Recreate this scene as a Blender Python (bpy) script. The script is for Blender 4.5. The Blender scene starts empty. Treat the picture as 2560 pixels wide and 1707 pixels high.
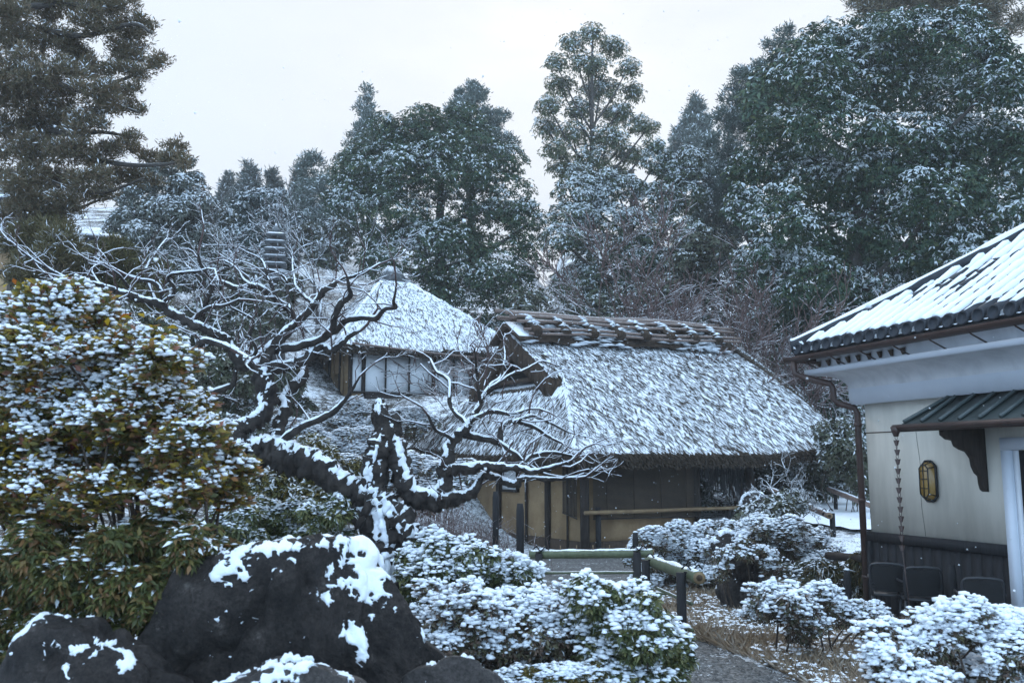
import bpy, math, random
import numpy as np
from mathutils import Vector, Matrix

# ------------------------------------------------------------------ camera, sky, sun, exposure
SC = bpy.context.scene
COL = SC.collection
PITCH = math.atan(306.0 / 2240.0)
CAMZ = 1.6
cam = bpy.data.cameras.new("camera")
camo = bpy.data.objects.new("camera", cam)
COL.objects.link(camo)
cam.sensor_width = 36.0
cam.lens = 2240.0 * 36.0 / 2560.0
cam.clip_start = 0.05
cam.clip_end = 2000.0
camo.location = (0, 0, CAMZ)
camo.rotation_euler = (math.pi / 2 + PITCH, 0, 0)
cam.dof.use_dof = True
cam.dof.focus_distance = 15.0
cam.dof.aperture_fstop = 5.0
SC.camera = camo

SUN_EL = math.radians(32)
SUN_AZ = math.radians(4)          # clockwise from +Y
world = bpy.data.worlds.new("World")
SC.world = world
world.use_nodes = True
wn, wl = world.node_tree.nodes, world.node_tree.links
wn.clear()
wo = wn.new('ShaderNodeOutputWorld')
bg = wn.new('ShaderNodeBackground')
bg.inputs['Strength'].default_value = 0.14
sky = wn.new('ShaderNodeTexSky')
sky.sky_type = 'NISHITA'
sky.sun_disc = False
sky.sun_elevation = SUN_EL
sky.sun_rotation = SUN_AZ
sky.air_density = 1.0
sky.dust_density = 2.0
tc = wn.new('ShaderNodeTexCoord')
cn = wn.new('ShaderNodeTexNoise')
cn.inputs['Scale'].default_value = 2.2
cn.inputs['Detail'].default_value = 6
cn.inputs['Roughness'].default_value = 0.55
mp = wn.new('ShaderNodeMapping')
mp.inputs['Scale'].default_value = (1, 1, 2.6)
wl.new(tc.outputs['Generated'], mp.inputs['Vector'])
wl.new(mp.outputs['Vector'], cn.inputs['Vector'])
# thin overcast: whiter towards the veiled sun, bluer away from it
sd = Vector((math.sin(SUN_AZ) * math.cos(SUN_EL), math.cos(SUN_AZ) * math.cos(SUN_EL), math.sin(SUN_EL)))
dot = wn.new('ShaderNodeVectorMath'); dot.operation = 'DOT_PRODUCT'
wl.new(tc.outputs['Generated'], dot.inputs[0])
dot.inputs[1].default_value = sd
cr = wn.new('ShaderNodeMapRange')
cr.inputs['From Min'].default_value = -0.6
cr.inputs['From Max'].default_value = 1.0
cr.inputs['To Min'].default_value = 0.0
cr.inputs['To Max'].default_value = 1.0
wl.new(dot.outputs['Value'], cr.inputs['Value'])
cc = wn.new('ShaderNodeMix'); cc.data_type = 'RGBA'
cc.inputs['A'].default_value = (5.6, 8.4, 11.8, 1)
cc.inputs['B'].default_value = (3.2, 3.27, 3.38, 1)
wl.new(cr.outputs['Result'], cc.inputs['Factor'])
nr = wn.new('ShaderNodeMapRange')
nr.inputs['From Min'].default_value = 0.3
nr.inputs['From Max'].default_value = 0.7
nr.inputs['To Min'].default_value = 0.94
nr.inputs['To Max'].default_value = 0.995
wl.new(cn.outputs['Fac'], nr.inputs['Value'])
mx = wn.new('ShaderNodeMix'); mx.data_type = 'RGBA'
# overcast sky: brighter overhead than at the horizon
sz = wn.new('ShaderNodeSeparateXYZ')
wl.new(tc.outputs['Generated'], sz.inputs[0])
zr = wn.new('ShaderNodeMapRange')
zr.inputs['From Min'].default_value = 0.0
zr.inputs['From Max'].default_value = 1.0
zr.inputs['To Min'].default_value = 0.90
zr.inputs['To Max'].default_value = 1.55
wl.new(sz.outputs['Z'], zr.inputs['Value'])
zm = wn.new('ShaderNodeVectorMath'); zm.operation = 'SCALE'
wl.new(cc.outputs['Result'], zm.inputs[0])
wl.new(zr.outputs['Result'], zm.inputs['Scale'])
wl.new(nr.outputs['Result'], mx.inputs['Factor'])
wl.new(sky.outputs['Color'], mx.inputs['A'])
wl.new(zm.outputs['Vector'], mx.inputs['B'])
wl.new(mx.outputs['Result'], bg.inputs['Color'])
wl.new(bg.outputs['Background'], wo.inputs['Surface'])

sl = bpy.data.lights.new("sun", 'SUN')
sl.energy = 0.6
sl.angle = math.radians(16)
sl.color = (1.0, 0.94, 0.86)
so = bpy.data.objects.new("sun", sl)
COL.objects.link(so)
so.rotation_euler = (-sd).to_track_quat('-Z', 'Y').to_euler()

vs = SC.view_settings
vs.view_transform = 'Standard'
vs.look = 'None'
vs.exposure = 0.62
vs.gamma = 1.0
vs.use_curve_mapping = False
SC.cycles.max_bounces = 5
SC.cycles.diffuse_bounces = 3
SC.cycles.glossy_bounces = 2
SC.cycles.transmission_bounces = 3
SC.cycles.volume_bounces = 1
SC.cycles.transparent_max_bounces = 8
SC.cycles.caustics_reflective = False
SC.cycles.caustics_refractive = False
SC.cycles.use_adaptive_sampling = True
SC.cycles.adaptive_threshold = 0.02

# ------------------------------------------------------------------ helpers
rng = np.random.default_rng(11)
random.seed(5)
F = 2240.0
CT, ST = math.cos(PITCH), math.sin(PITCH)


def P(px, py, D):
    """world point seen at photograph pixel (px, py), D metres ahead"""
    dx, dy = (px - 1280.0) / F, (853.5 - py) / F
    t = D / (CT - dy * ST)
    return np.array((dx * t, D, CAMZ + t * (ST + dy * CT)))


def mpp(D):
    return D / F


def hsh(ix, iy, iz, s):
    h = (ix * 374761393 + iy * 668265263 + iz * 2147483647 + s * 1274126177) & 0xFFFFFFFF
    h = ((h ^ (h >> 13)) * 1274126177) & 0xFFFFFFFF
    h = (h ^ (h >> 16)) & 0xFFFF
    return h / 65535.0


def vnoise(p, s=0):
    p = np.asarray(p, float)
    i = np.floor(p).astype(np.int64)
    f = p - i
    f = f * f * (3 - 2 * f)
    r = 0
    for a in (0, 1):
        for b in (0, 1):
            for c in (0, 1):
                w = (f[..., 0] if a else 1 - f[..., 0]) * (f[..., 1] if b else 1 - f[..., 1]) * (f[..., 2] if c else 1 - f[..., 2])
                r = r + w * hsh(i[..., 0] + a, i[..., 1] + b, i[..., 2] + c, s)
    return r


def fbm(p, s=0, o=4):
    p = np.asarray(p, float)
    r, a, t = 0, 0.5, 0
    for k in range(o):
        r = r + a * vnoise(p * (2 ** k) + 17.3 * k, s + k)
        t += a
        a *= 0.5
    return r / t


def unit(v):
    v = np.asarray(v, float)
    return v / (np.linalg.norm(v, axis=-1, keepdims=True) + 1e-12)


def rdir(n):
    return unit(rng.normal(size=(n, 3)))


def smooth(x):
    x = np.clip(x, 0, 1)
    return x * x * (3 - 2 * x)


def tag(o, label=None, cat=None, group=None, kind=None):
    if label:
        o['label'] = label
    if cat:
        o['category'] = cat
    if group:
        o['group'] = group
    if kind:
        o['kind'] = kind
    return o


def empty(name, loc, label=None, cat=None, group=None):
    o = bpy.data.objects.new(name, None)
    o.location = tuple(float(c) for c in loc)
    o.empty_display_size = 0.2
    COL.objects.link(o)
    return tag(o, label, cat, group)


def mesh(name, verts, faces, mats, midx=None, sm=False, parent=None, kind=None):
    """verts in world metres; faces = list of int arrays (n,3) or (n,4)"""
    verts = np.asarray(verts, np.float32)
    org = np.zeros(3, np.float32)
    if parent is not None:
        pr = parent
        while pr is not None:
            org = org + np.array(pr.location[:], np.float32)
            pr = pr.parent
    me = bpy.data.meshes.new(name)
    if not isinstance(faces, list):
        faces = [faces]
    faces = [np.asarray(f, np.int32) for f in faces if len(f)]
    nf = sum(len(f) for f in faces)
    li = np.concatenate([f.ravel() for f in faces])
    tot = np.concatenate([np.full(len(f), f.shape[1], np.int32) for f in faces])
    st = np.concatenate([[0], np.cumsum(tot)[:-1]]).astype(np.int32)
    me.vertices.add(len(verts))
    me.vertices.foreach_set('co', (verts - org).ravel())
    me.loops.add(len(li))
    me.loops.foreach_set('vertex_index', li)
    me.polygons.add(nf)
    me.polygons.foreach_set('loop_start', st)
    me.polygons.foreach_set('loop_total', tot)
    if midx is not None:
        me.polygons.foreach_set('material_index', np.asarray(midx, np.int32))
    if sm:
        me.polygons.foreach_set('use_smooth', np.ones(nf, bool))
    me.update(calc_edges=True)
    for m in (mats if isinstance(mats, (list, tuple)) else [mats]):
        me.materials.append(m)
    o = bpy.data.objects.new(name, me)
    COL.objects.link(o)
    if parent is not None:
        o.parent = parent
    if kind:
        o['kind'] = kind
    return o


class MB:
    """collects boxes, tubes and polygons, links them as one mesh object"""

    def __init__(s):
        s.v, s.q, s.t, s.n = [], [], [], 0

    def add(s, v, q=None, t=None):
        v = np.asarray(v, float).reshape(-1, 3)
        if q is not None and len(q):
            s.q.append(np.asarray(q, int) + s.n)
        if t is not None and len(t):
            s.t.append(np.asarray(t, int) + s.n)
        s.v.append(v)
        s.n += len(v)
        return s

    def hexa(s, c8):
        return s.add(c8, [(0, 3, 2, 1), (4, 5, 6, 7), (0, 1, 5, 4), (1, 2, 6, 5), (2, 3, 7, 6), (3, 0, 4, 7)])

    def box(s, lo, hi, fr=None):
        (x0, y0, z0), (x1, y1, z1) = lo, hi
        c = np.array([(x0, y0, z0), (x1, y0, z0), (x1, y1, z0), (x0, y1, z0), (x0, y0, z1), (x1, y0, z1), (x1, y1, z1), (x0, y1, z1)], float)
        if fr is not None:
            c = fr(c)
        return s.hexa(c)

    def tube(s, pts, rad, n=8, cap=True, fr=None):
        v, q, t = tube(pts, rad, n, cap)
        if fr is not None:
            v = fr(v)
        return s.add(v, q, t)

    def build(s, name, mat, parent=None, sm=False, kind=None):
        f = []
        if s.q:
            f.append(np.concatenate(s.q))
        if s.t:
            f.append(np.concatenate(s.t))
        return mesh(name, np.concatenate(s.v), f, mat, None, sm, parent, kind)


def tube(pts, rad, n=8, cap=True):
    pts = np.asarray(pts, float)
    rad = np.broadcast_to(np.asarray(rad, float), (len(pts),))
    tg = unit(np.gradient(pts, axis=0))
    a = np.array((0.0, 0.0, 1.0)) if abs(tg[0][2]) < 0.9 else np.array((1.0, 0, 0))
    fr = []
    u = unit(a - tg[0] * a.dot(tg[0]))
    for k in range(len(pts)):
        u = unit(u - tg[k] * u.dot(tg[k]))
        fr.append(u)
    U = np.array(fr)
    W = np.cross(tg, U)
    ang = np.arange(n) * 2 * math.pi / n
    v = pts[:, None] + rad[:, None, None] * (np.cos(ang)[None, :, None] * U[:, None] + np.sin(ang)[None, :, None] * W[:, None])
    v = v.reshape(-1, 3)
    m = len(pts)
    i = np.arange(m - 1)[:, None] * n
    j = np.arange(n)[None]
    j2 = (j + 1) % n
    q = np.stack([i + j, i + j2, i + n + j2, i + n + j], -1).reshape(-1, 4)
    t = np.zeros((0, 3), int)
    if cap:
        v = np.concatenate([v, pts[:1], pts[-1:]])
        c0, c1 = m * n, m * n + 1
        jj = np.arange(n)
        t = np.concatenate([np.stack([np.full(n, c0), (jj + 1) % n, jj], -1),
                            np.stack([np.full(n, c1), (m - 1) * n + jj, (m - 1) * n + (jj + 1) % n], -1)])
    return v, q, t


def catmull(pts, per=4):
    p = np.asarray(pts, float)
    e = np.concatenate([2 * p[:1] - p[1:2], p, 2 * p[-1:] - p[-2:-1]])
    out = []
    for k in range(len(p) - 1):
        p0, p1, p2, p3 = e[k:k + 4]
        for t in np.arange(per) / per:
            out.append(0.5 * (2 * p1 + (p2 - p0) * t + (2 * p0 - 5 * p1 + 4 * p2 - p3) * t * t + (3 * p1 - p0 - 3 * p2 + p3) * t ** 3))
    out.append(p[-1])
    return np.array(out)


class Frame:
    """local axes u (along), v (into), z up"""

    def __init__(s, o, ang):
        s.o = np.array(o, float)
        s.u = np.array((math.cos(ang), math.sin(ang), 0))
        s.v = np.array((-math.sin(ang), math.cos(ang), 0))

    def __call__(s, c):
        c = np.asarray(c, float)
        return s.o + c[..., 0:1] * s.u + c[..., 1:2] * s.v + c[..., 2:3] * np.array((0, 0, 1.0))


def copy_part(o, parent, loc=None, rot=None, scale=None):
    c = o.copy()
    COL.objects.link(c)
    c.parent = parent
    if loc is not None:
        c.location = tuple(float(q) for q in loc)
    if rot is not None:
        c.rotation_euler = rot
    if scale is not None:
        c.scale = scale
    return c


def copy_tree(o, parent=None):
    c = o.copy()
    COL.objects.link(c)
    c.parent = parent
    for ch in list(o.children):
        copy_tree(ch, c)
    return c

# ------------------------------------------------------------------ materials


def newmat(name):
    m = bpy.data.materials.new(name)
    m.use_nodes = True
    n, l = m.node_tree.nodes, m.node_tree.links
    b = n['Principled BSDF']
    b.inputs['Specular IOR Level'].default_value = 0.3
    return m, n, l, b


def nnoise(n, l, scale, detail=4, rough=0.6, vec=None, stretch=None, coord='Object'):
    t = n.new('ShaderNodeTexNoise')
    t.inputs['Scale'].default_value = scale
    t.inputs['Detail'].default_value = detail
    t.inputs['Roughness'].default_value = rough
    c = n.new('ShaderNodeTexCoord')
    src = c.outputs[coord]
    if stretch is not None:
        mp = n.new('ShaderNodeMapping')
        mp.inputs['Scale'].default_value = stretch
        l.new(src, mp.inputs['Vector'])
        src = mp.outputs['Vector']
    l.new(src, t.inputs['Vector'])
    return t


def ramp(n, stops, interp='LINEAR'):
    r = n.new('ShaderNodeValToRGB')
    r.color_ramp.interpolation = interp
    e = r.color_ramp.elements
    while len(e) < len(stops):
        e.new(0.5)
    for k, (p, c) in enumerate(stops):
        e[k].position = p
        e[k].color = (*c, 1)
    return r


def M_solid(name, c1, c2=None, rough=0.7, scale=8, bump=0.3, bscale=None, stretch=None, spec=0.3, metal=0.0, lo=0.35, hi=0.65, bdist=0.01):
    m, n, l, b = newmat(name)
    b.inputs['Roughness'].default_value = rough
    b.inputs['Specular IOR Level'].default_value = spec
    b.inputs['Metallic'].default_value = metal
    c2 = c2 or tuple(x * 0.7 for x in c1)
    t = nnoise(n, l, scale, 6, 0.62, stretch=stretch)
    r = ramp(n, [(lo, c2), (hi, c1)])
    l.new(t.outputs['Fac'], r.inputs['Fac'])
    l.new(r.outputs['Color'], b.inputs['Base Color'])
    if bump:
        t2 = nnoise(n, l, bscale or scale * 4, 5, 0.65, stretch=stretch)
        bm = n.new('ShaderNodeBump')
        bm.inputs['Strength'].default_value = bump
        bm.inputs['Distance'].default_value = bdist
        l.new(t2.outputs['Fac'], bm.inputs['Height'])
        l.new(bm.outputs['Normal'], b.inputs['Normal'])
    return m


SNOWC = (0.86, 0.885, 0.92)


def M_snow(name='snow', bscale=60, bump=0.35):
    m = M_solid(name, SNOWC, (0.80, 0.835, 0.88), 0.65, 3, bump, bscale, spec=0.25, bdist=0.012)
    return m


def M_leaf(name, cols, snow=False, transl=0.0, rough=0.45, frost=0.95):
    """leaf colours picked per leaf; snow=True puts snow on the upper (front) face only"""
    m, n, l, b = newmat(name)
    g = n.new('ShaderNodeNewGeometry')
    st = [(k / max(1, len(cols) - 1), c) for k, c in enumerate(cols)]
    r = ramp(n, st)
    l.new(g.outputs['Random Per Island'], r.inputs['Fac'])
    col = r.outputs['Color']
    b.inputs['Roughness'].default_value = rough
    if snow:
        inv = n.new('ShaderNodeMath'); inv.operation = 'SUBTRACT'
        inv.inputs[0].default_value = 1.0
        l.new(g.outputs['Backfacing'], inv.inputs[1])
        mul = n.new('ShaderNodeMath'); mul.operation = 'MULTIPLY'
        mul.inputs[1].default_value = frost
        l.new(inv.outputs[0], mul.inputs[0])
        mix = n.new('ShaderNodeMix'); mix.data_type = 'RGBA'
        l.new(mul.outputs[0], mix.inputs['Factor'])
        l.new(col, mix.inputs['A'])
        mix.inputs['B'].default_value = (*SNOWC, 1)
        col = mix.outputs['Result']
    l.new(col, b.inputs['Base Color'])
    if transl:
        tr = n.new('ShaderNodeBsdfTranslucent')
        l.new(r.outputs['Color'], tr.inputs['Color'])
        ms = n.new('ShaderNodeMixShader')
        ms.inputs[0].default_value = transl
        l.new(b.outputs[0], ms.inputs[1])
        l.new(tr.outputs[0], ms.inputs[2])
        l.new(ms.outputs[0], n['Material Output'].inputs['Surface'])
    return m


def M_bark_snow(name, c1, c2, thr=0.35, soft=0.25, nscale=9.0, amt=0.5, rough=0.85, bscale=60, bump=0.6):
    """bark with snow lying on whatever faces up"""
    m, n, l, b = newmat(name)
    t = nnoise(n, l, 14, 5, 0.65)
    r = ramp(n, [(0.35, c2), (0.68, c1)])
    l.new(t.outputs['Fac'], r.inputs['Fac'])
    g = n.new('ShaderNodeNewGeometry')
    sx = n.new('ShaderNodeSeparateXYZ')
    l.new(g.outputs['Normal'], sx.inputs[0])
    t2 = nnoise(n, l, nscale, 5, 0.65)
    ad = n.new('ShaderNodeMath'); ad.operation = 'MULTIPLY_ADD'
    l.new(t2.outputs['Fac'], ad.inputs[0])
    ad.inputs[1].default_value = amt * 2
    l.new(sx.outputs['Z'], ad.inputs[2])
    mr = n.new('ShaderNodeMapRange')
    mr.inputs['From Min'].default_value = thr + amt
    mr.inputs['From Max'].default_value = thr + amt + soft
    l.new(ad.outputs[0], mr.inputs['Value'])
    mix = n.new('ShaderNodeMix'); mix.data_type = 'RGBA'
    l.new(mr.outputs['Result'], mix.inputs['Factor'])
    l.new(r.outputs['Color'], mix.inputs['A'])
    mix.inputs['B'].default_value = (*SNOWC, 1)
    l.new(mix.outputs['Result'], b.inputs['Base Color'])
    b.inputs['Roughness'].default_value = rough
    t3 = nnoise(n, l, bscale, 5, 0.7)
    bm = n.new('ShaderNodeBump')
    bm.inputs['Strength'].default_value = bump
    bm.inputs['Distance'].default_value = 0.01
    l.new(t3.outputs['Fac'], bm.inputs['Height'])
    l.new(bm.outputs['Normal'], b.inputs['Normal'])
    return m


MAT = {}
MAT['snow'] = M_snow(bump=0.6, bscale=45)
MAT['snow_soft'] = M_snow('soft_snow', 25, 0.5)
MAT['thatch'] = M_solid('thatch', (0.085, 0.062, 0.043), (0.03, 0.022, 0.016), 0.9, 30, 0.9, 120, bdist=0.02)
MAT['thatch_snowy'] = M_bark_snow('snowy_thatch', (0.09, 0.066, 0.046), (0.03, 0.022, 0.016), 0.76, 0.08, 34, 0.55, 0.9, 90, 1.0)
MAT['reed'] = M_leaf('reed', [(0.03, 0.022, 0.016), (0.09, 0.065, 0.045), (0.05, 0.038, 0.028)], rough=0.9)
MAT['thatch_cut'] = M_solid('cut_thatch', (0.070, 0.045, 0.029), (0.028, 0.018, 0.012), 0.95, 24, 0.9, 90, stretch=(1, 1, 0.4), bdist=0.02)
MAT['dark_wood'] = M_solid('dark_wood', (0.042, 0.030, 0.023), (0.018, 0.013, 0.011), 0.75, 12, 0.5, 40, stretch=(3, 3, 0.4))
MAT['char_wood'] = M_solid('charred_wood', (0.020, 0.019, 0.020), (0.010, 0.009, 0.010), 0.7, 14, 0.6, 50, stretch=(3, 3, 0.4))
MAT['wainscot'] = M_solid('wainscot_wood', (0.024, 0.022, 0.024), (0.011, 0.010, 0.011), 0.7, 10, 0.6, 40, stretch=(5, 5, 0.35))
MAT['brown_wood'] = M_solid('brown_wood', (0.075, 0.047, 0.030), (0.04, 0.026, 0.018), 0.75, 10, 0.4, 40, stretch=(3, 3, 0.5))
MAT['ochre'] = M_solid('ochre_plaster', (0.35, 0.235, 0.13), (0.22, 0.14, 0.075), 0.9, 2.0, 0.3, 60)
MAT['paper'] = M_solid('shoji_paper', (0.88, 0.89, 0.90), (0.83, 0.84, 0.86), 0.85, 1.5, 0.1, 40)
MAT['white_plaster'] = M_solid('white_plaster', (0.72, 0.73, 0.76), (0.52, 0.53, 0.56), 0.8, 2.0, 0.15, 40, stretch=(2, 2, 0.6), lo=0.26, hi=0.55)
MAT['cream'] = M_solid('cream_plaster', (0.70, 0.66, 0.585), (0.50, 0.47, 0.41), 0.85, 1.6, 0.2, 70, stretch=(2.2, 2.2, 0.45), lo=0.28, hi=0.62)
MAT['white_frame'] = M_solid('white_painted_frame', (0.66, 0.70, 0.77), (0.6, 0.64, 0.71), 0.5, 3, 0.1, 30)
MAT['tile'] = M_solid('dark_roof_tile', (0.040, 0.044, 0.052), (0.020, 0.022, 0.027), 0.7, 9, 0.35, 60, spec=0.25)
MAT['brown_metal'] = M_solid('brown_gutter_metal', (0.062, 0.032, 0.024), (0.038, 0.02, 0.016), 0.5, 7, 0.15, 60, spec=0.5)
MAT['green_metal'] = M_solid('green_canopy_metal', (0.062, 0.078, 0.076), (0.042, 0.054, 0.053), 0.45, 5, 0.15, 60, spec=0.5)
MAT['black_metal'] = M_solid('black_metal', (0.018, 0.018, 0.02), (0.011, 0.011, 0.012), 0.5, 7, 0.1, 60, spec=0.5)
MAT['chair'] = M_solid('dark_chair_metal', (0.034, 0.034, 0.038), (0.02, 0.02, 0.023), 0.45, 7, 0.1, 60, spec=0.5)
MAT['bamboo_green'] = M_bark_snow('green_bamboo', (0.135, 0.15, 0.085), (0.08, 0.092, 0.052), 0.80, 0.12, 26, 0.18, 0.4, 50, 0.1)
MAT['bamboo_tan'] = M_solid('tan_bamboo', (0.25, 0.17, 0.09), (0.16, 0.10, 0.055), 0.5, 6, 0.1, 40)
MAT['bamboo_grey'] = M_bark_snow('weathered_bamboo', (0.22, 0.155, 0.125), (0.13, 0.09, 0.075), 0.85, 0.14, 12, 0.3, 0.6, 50, 0.1)
MAT['rope'] = M_solid('black_rope', (0.012, 0.012, 0.014), (0.007, 0.007, 0.008), 0.9, 30, 0.5, 90)
MAT['blind'] = M_solid('bamboo_blind', (0.06, 0.05, 0.043), (0.035, 0.029, 0.025), 0.8, 18, 0.5, 60, stretch=(1, 1, 14))
MAT['shade_black'] = M_solid('recess_shade', (0.012, 0.010, 0.009), (0.008, 0.007, 0.006), 0.9, 6, 0)  # near-black colour stands for the shade inside openings
MAT['rock'] = M_solid('dark_rock', (0.050, 0.042, 0.038), (0.013, 0.011, 0.011), 0.5, 5.5, 1.0, 32, spec=0.5, bdist=0.03, lo=0.36, hi=0.72)
MAT['rock_pale'] = M_solid('weathered_rock', (0.12, 0.105, 0.10), (0.045, 0.04, 0.04), 0.8, 4.5, 0.8, 26, bdist=0.02)
MAT['stone'] = M_bark_snow('grey_stone', (0.17, 0.175, 0.18), (0.10, 0.105, 0.11), 0.62, 0.2, 9, 0.15, 0.9, 40, 0.5)
MAT['plum_bark'] = M_bark_snow('plum_bark', (0.058, 0.047, 0.040), (0.016, 0.013, 0.012), 0.62, 0.1, 22, 0.42, 0.85, 45, 1.0)
MAT['twig'] = M_bark_snow('plum_twig', (0.10, 0.06, 0.055), (0.055, 0.035, 0.033), 0.30, 0.2, 30, 0.3)
MAT['twig_far'] = M_bark_snow('bare_branch', (0.19, 0.12, 0.105), (0.11, 0.07, 0.063), 0.55, 0.2, 4, 0.45)
MAT['twig_white'] = M_bark_snow('snowy_branch', (0.10, 0.085, 0.08), (0.05, 0.042, 0.04), 0.12, 0.2, 5, 0.4)
MAT['trunk'] = M_bark_snow('tree_bark', (0.085, 0.07, 0.058), (0.04, 0.033, 0.028), 0.7, 0.2, 9, 0.2)
MAT['stem'] = M_solid('shrub_stem', (0.10, 0.075, 0.058), (0.05, 0.037, 0.03), 0.85, 20, 0.5, 60)
MAT['lamp_glass'] = M_solid('amber_glass', (0.36, 0.22, 0.065), (0.24, 0.14, 0.045), 0.25, 5, 0.1, 30, spec=0.6)
MAT['copper'] = M_solid('dark_copper', (0.055, 0.028, 0.022), (0.03, 0.017, 0.015), 0.5, 20, 0.2, 60, spec=0.5)


def M_rock(name, c1, c2, lich):
    m, n, l, b = newmat(name)
    b.inputs['Roughness'].default_value = 0.5
    t = nnoise(n, l, 4.5, 8, 0.7)
    r = ramp(n, [(0.36, c2), (0.70, c1)])
    l.new(t.outputs['Fac'], r.inputs['Fac'])
    t2 = nnoise(n, l, 9.0, 8, 0.75)
    mr = n.new('ShaderNodeMapRange')
    mr.inputs['From Min'].default_value = 0.60
    mr.inputs['From Max'].default_value = 0.68
    mr.inputs['To Max'].default_value = 0.7
    l.new(t2.outputs['Fac'], mr.inputs['Value'])
    mx_ = n.new('ShaderNodeMix'); mx_.data_type = 'RGBA'
    l.new(mr.outputs['Result'], mx_.inputs['Factor'])
    l.new(r.outputs['Color'], mx_.inputs['A'])
    mx_.inputs['B'].default_value = (*lich, 1)
    t4 = nnoise(n, l, 48, 6, 0.85)
    r4 = ramp(n, [(0.35, (0.35, 0.35, 0.35)), (0.65, (1.7, 1.66, 1.62))])
    l.new(t4.outputs['Fac'], r4.inputs['Fac'])
    ml = n.new('ShaderNodeMix'); ml.data_type = 'RGBA'; ml.blend_type = 'MULTIPLY'
    ml.inputs['Factor'].default_value = 1.0
    l.new(mx_.outputs['Result'], ml.inputs['A']); l.new(r4.outputs['Color'], ml.inputs['B'])
    l.new(ml.outputs['Result'], b.inputs['Base Color'])
    t3 = nnoise(n, l, 26, 8, 0.78)
    bm = n.new('ShaderNodeBump'); bm.inputs['Strength'].default_value = 1.0; bm.inputs['Distance'].default_value = 0.035
    l.new(t3.outputs['Fac'], bm.inputs['Height'])
    l.new(bm.outputs['Normal'], b.inputs['Normal'])
    return m


MAT['rock'] = M_rock('dark_rock', (0.068, 0.056, 0.050), (0.014, 0.012, 0.012), (0.14, 0.125, 0.115))
MAT['rock_pale'] = M_rock('weathered_rock', (0.11, 0.098, 0.092), (0.04, 0.035, 0.034), (0.17, 0.165, 0.155))
# ------------------------------------------------------------------ terrain


def gz(x, y):
    x = np.asarray(x, float); y = np.asarray(y, float)
    z = 3.1 * smooth((y - 18.6 + 0.25 * np.clip(x + 3, -6, 3)) / 6.5) * smooth((3.2 - x) / 3.5)
    z = z + np.clip(y - 26, 0, 40) * 0.36
    z = z + smooth((x - 2.4) / 1.6) * (0.5 * smooth((y - 12.2) / 1.6) + 2.6 * smooth((y - 23) / 7) )
    z = z + np.clip(-4.5 - x, 0, 9) * 0.34 * smooth((y - 9) / 9)
    z = z + 0.55 * np.exp(-(((x + 1.4) / 1.6) ** 2 + ((y - 6.6) / 2.4) ** 2))
    z = z + 0.35 * smooth((-0.3 - x) / 0.8) * smooth((y - 2.5) / 2.0)
    q = np.stack([x * 0.5, y * 0.5, 0 * x], -1)
    return z + (fbm(q, 3, 3) - 0.5) * 0.16 * smooth((np.abs(x - 1.6) - 1.0) / 1.5 + (y - 17) * 0.3)


def gzs(x, y):
    return float(gz(np.array([x]), np.array([y]))[0])


# ------------------------------------------------------------------ foliage
ICO_V = None


def _ico(sub):
    t = (1 + 5 ** 0.5) / 2
    v = [(-1, t, 0), (1, t, 0), (-1, -t, 0), (1, -t, 0), (0, -1, t), (0, 1, t), (0, -1, -t), (0, 1, -t), (t, 0, -1), (t, 0, 1), (-t, 0, -1), (-t, 0, 1)]
    f = [(0, 11, 5), (0, 5, 1), (0, 1, 7), (0, 7, 10), (0, 10, 11), (1, 5, 9), (5, 11, 4), (11, 10, 2), (10, 7, 6), (7, 1, 8),
         (3, 9, 4), (3, 4, 2), (3, 2, 6), (3, 6, 8), (3, 8, 9), (4, 9, 5), (2, 4, 11), (6, 2, 10), (8, 6, 7), (9, 8, 1)]
    v = [np.array(p, float) / np.linalg.norm(p) for p in v]
    for _ in range(sub):
        c, nf = {}, []

        def mid(a, b):
            k = (min(a, b), max(a, b))
            if k not in c:
                m = v[a] + v[b]
                v.append(m / np.linalg.norm(m))
                c[k] = len(v) - 1
            return c[k]
        for a, b, d in f:
            x, y, z = mid(a, b), mid(b, d), mid(d, a)
            nf += [(a, x, z), (b, y, x), (d, z, y), (x, y, z)]
        f = nf
    return np.array(v), np.array(f)


_h = [(math.cos(k * math.pi / 3), math.sin(k * math.pi / 3), 0.0) for k in range(6)]
BIP = (np.array(_h + [(0, 0, 1.0), (0, 0, -1.0)]), np.array([(k, (k + 1) % 6, 6) for k in range(6)] + [((k + 1) % 6, k, 7) for k in range(6)]))
DOME = (BIP[0][:7] - np.array((0, 0, 0.12)), BIP[1][:6])
ICO = [BIP, _ico(0), _ico(1)]


def breakup(lo, k=5, smin=0.3, smax=0.55):
    """smaller lobes budding from each lobe, so that no crown reads as smooth balls"""
    out = [lo]
    for L in lo:
        d = rdir(k)
        d[:, 1] = np.where(d[:, 1] > 0.4, -d[:, 1], d[:, 1])
        s = rng.uniform(smin, smax, k)[:, None]
        c = L[:3] + d * L[3:6] * rng.uniform(0.7, 1.0, (k, 1))
        out.append(np.concatenate([c, L[3:6] * s * rng.uniform(0.8, 1.25, (k, 3))], 1))
    q = lo.copy()
    q[:, 3:6] *= 0.88
    out[0] = q
    return np.concatenate(out)


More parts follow.
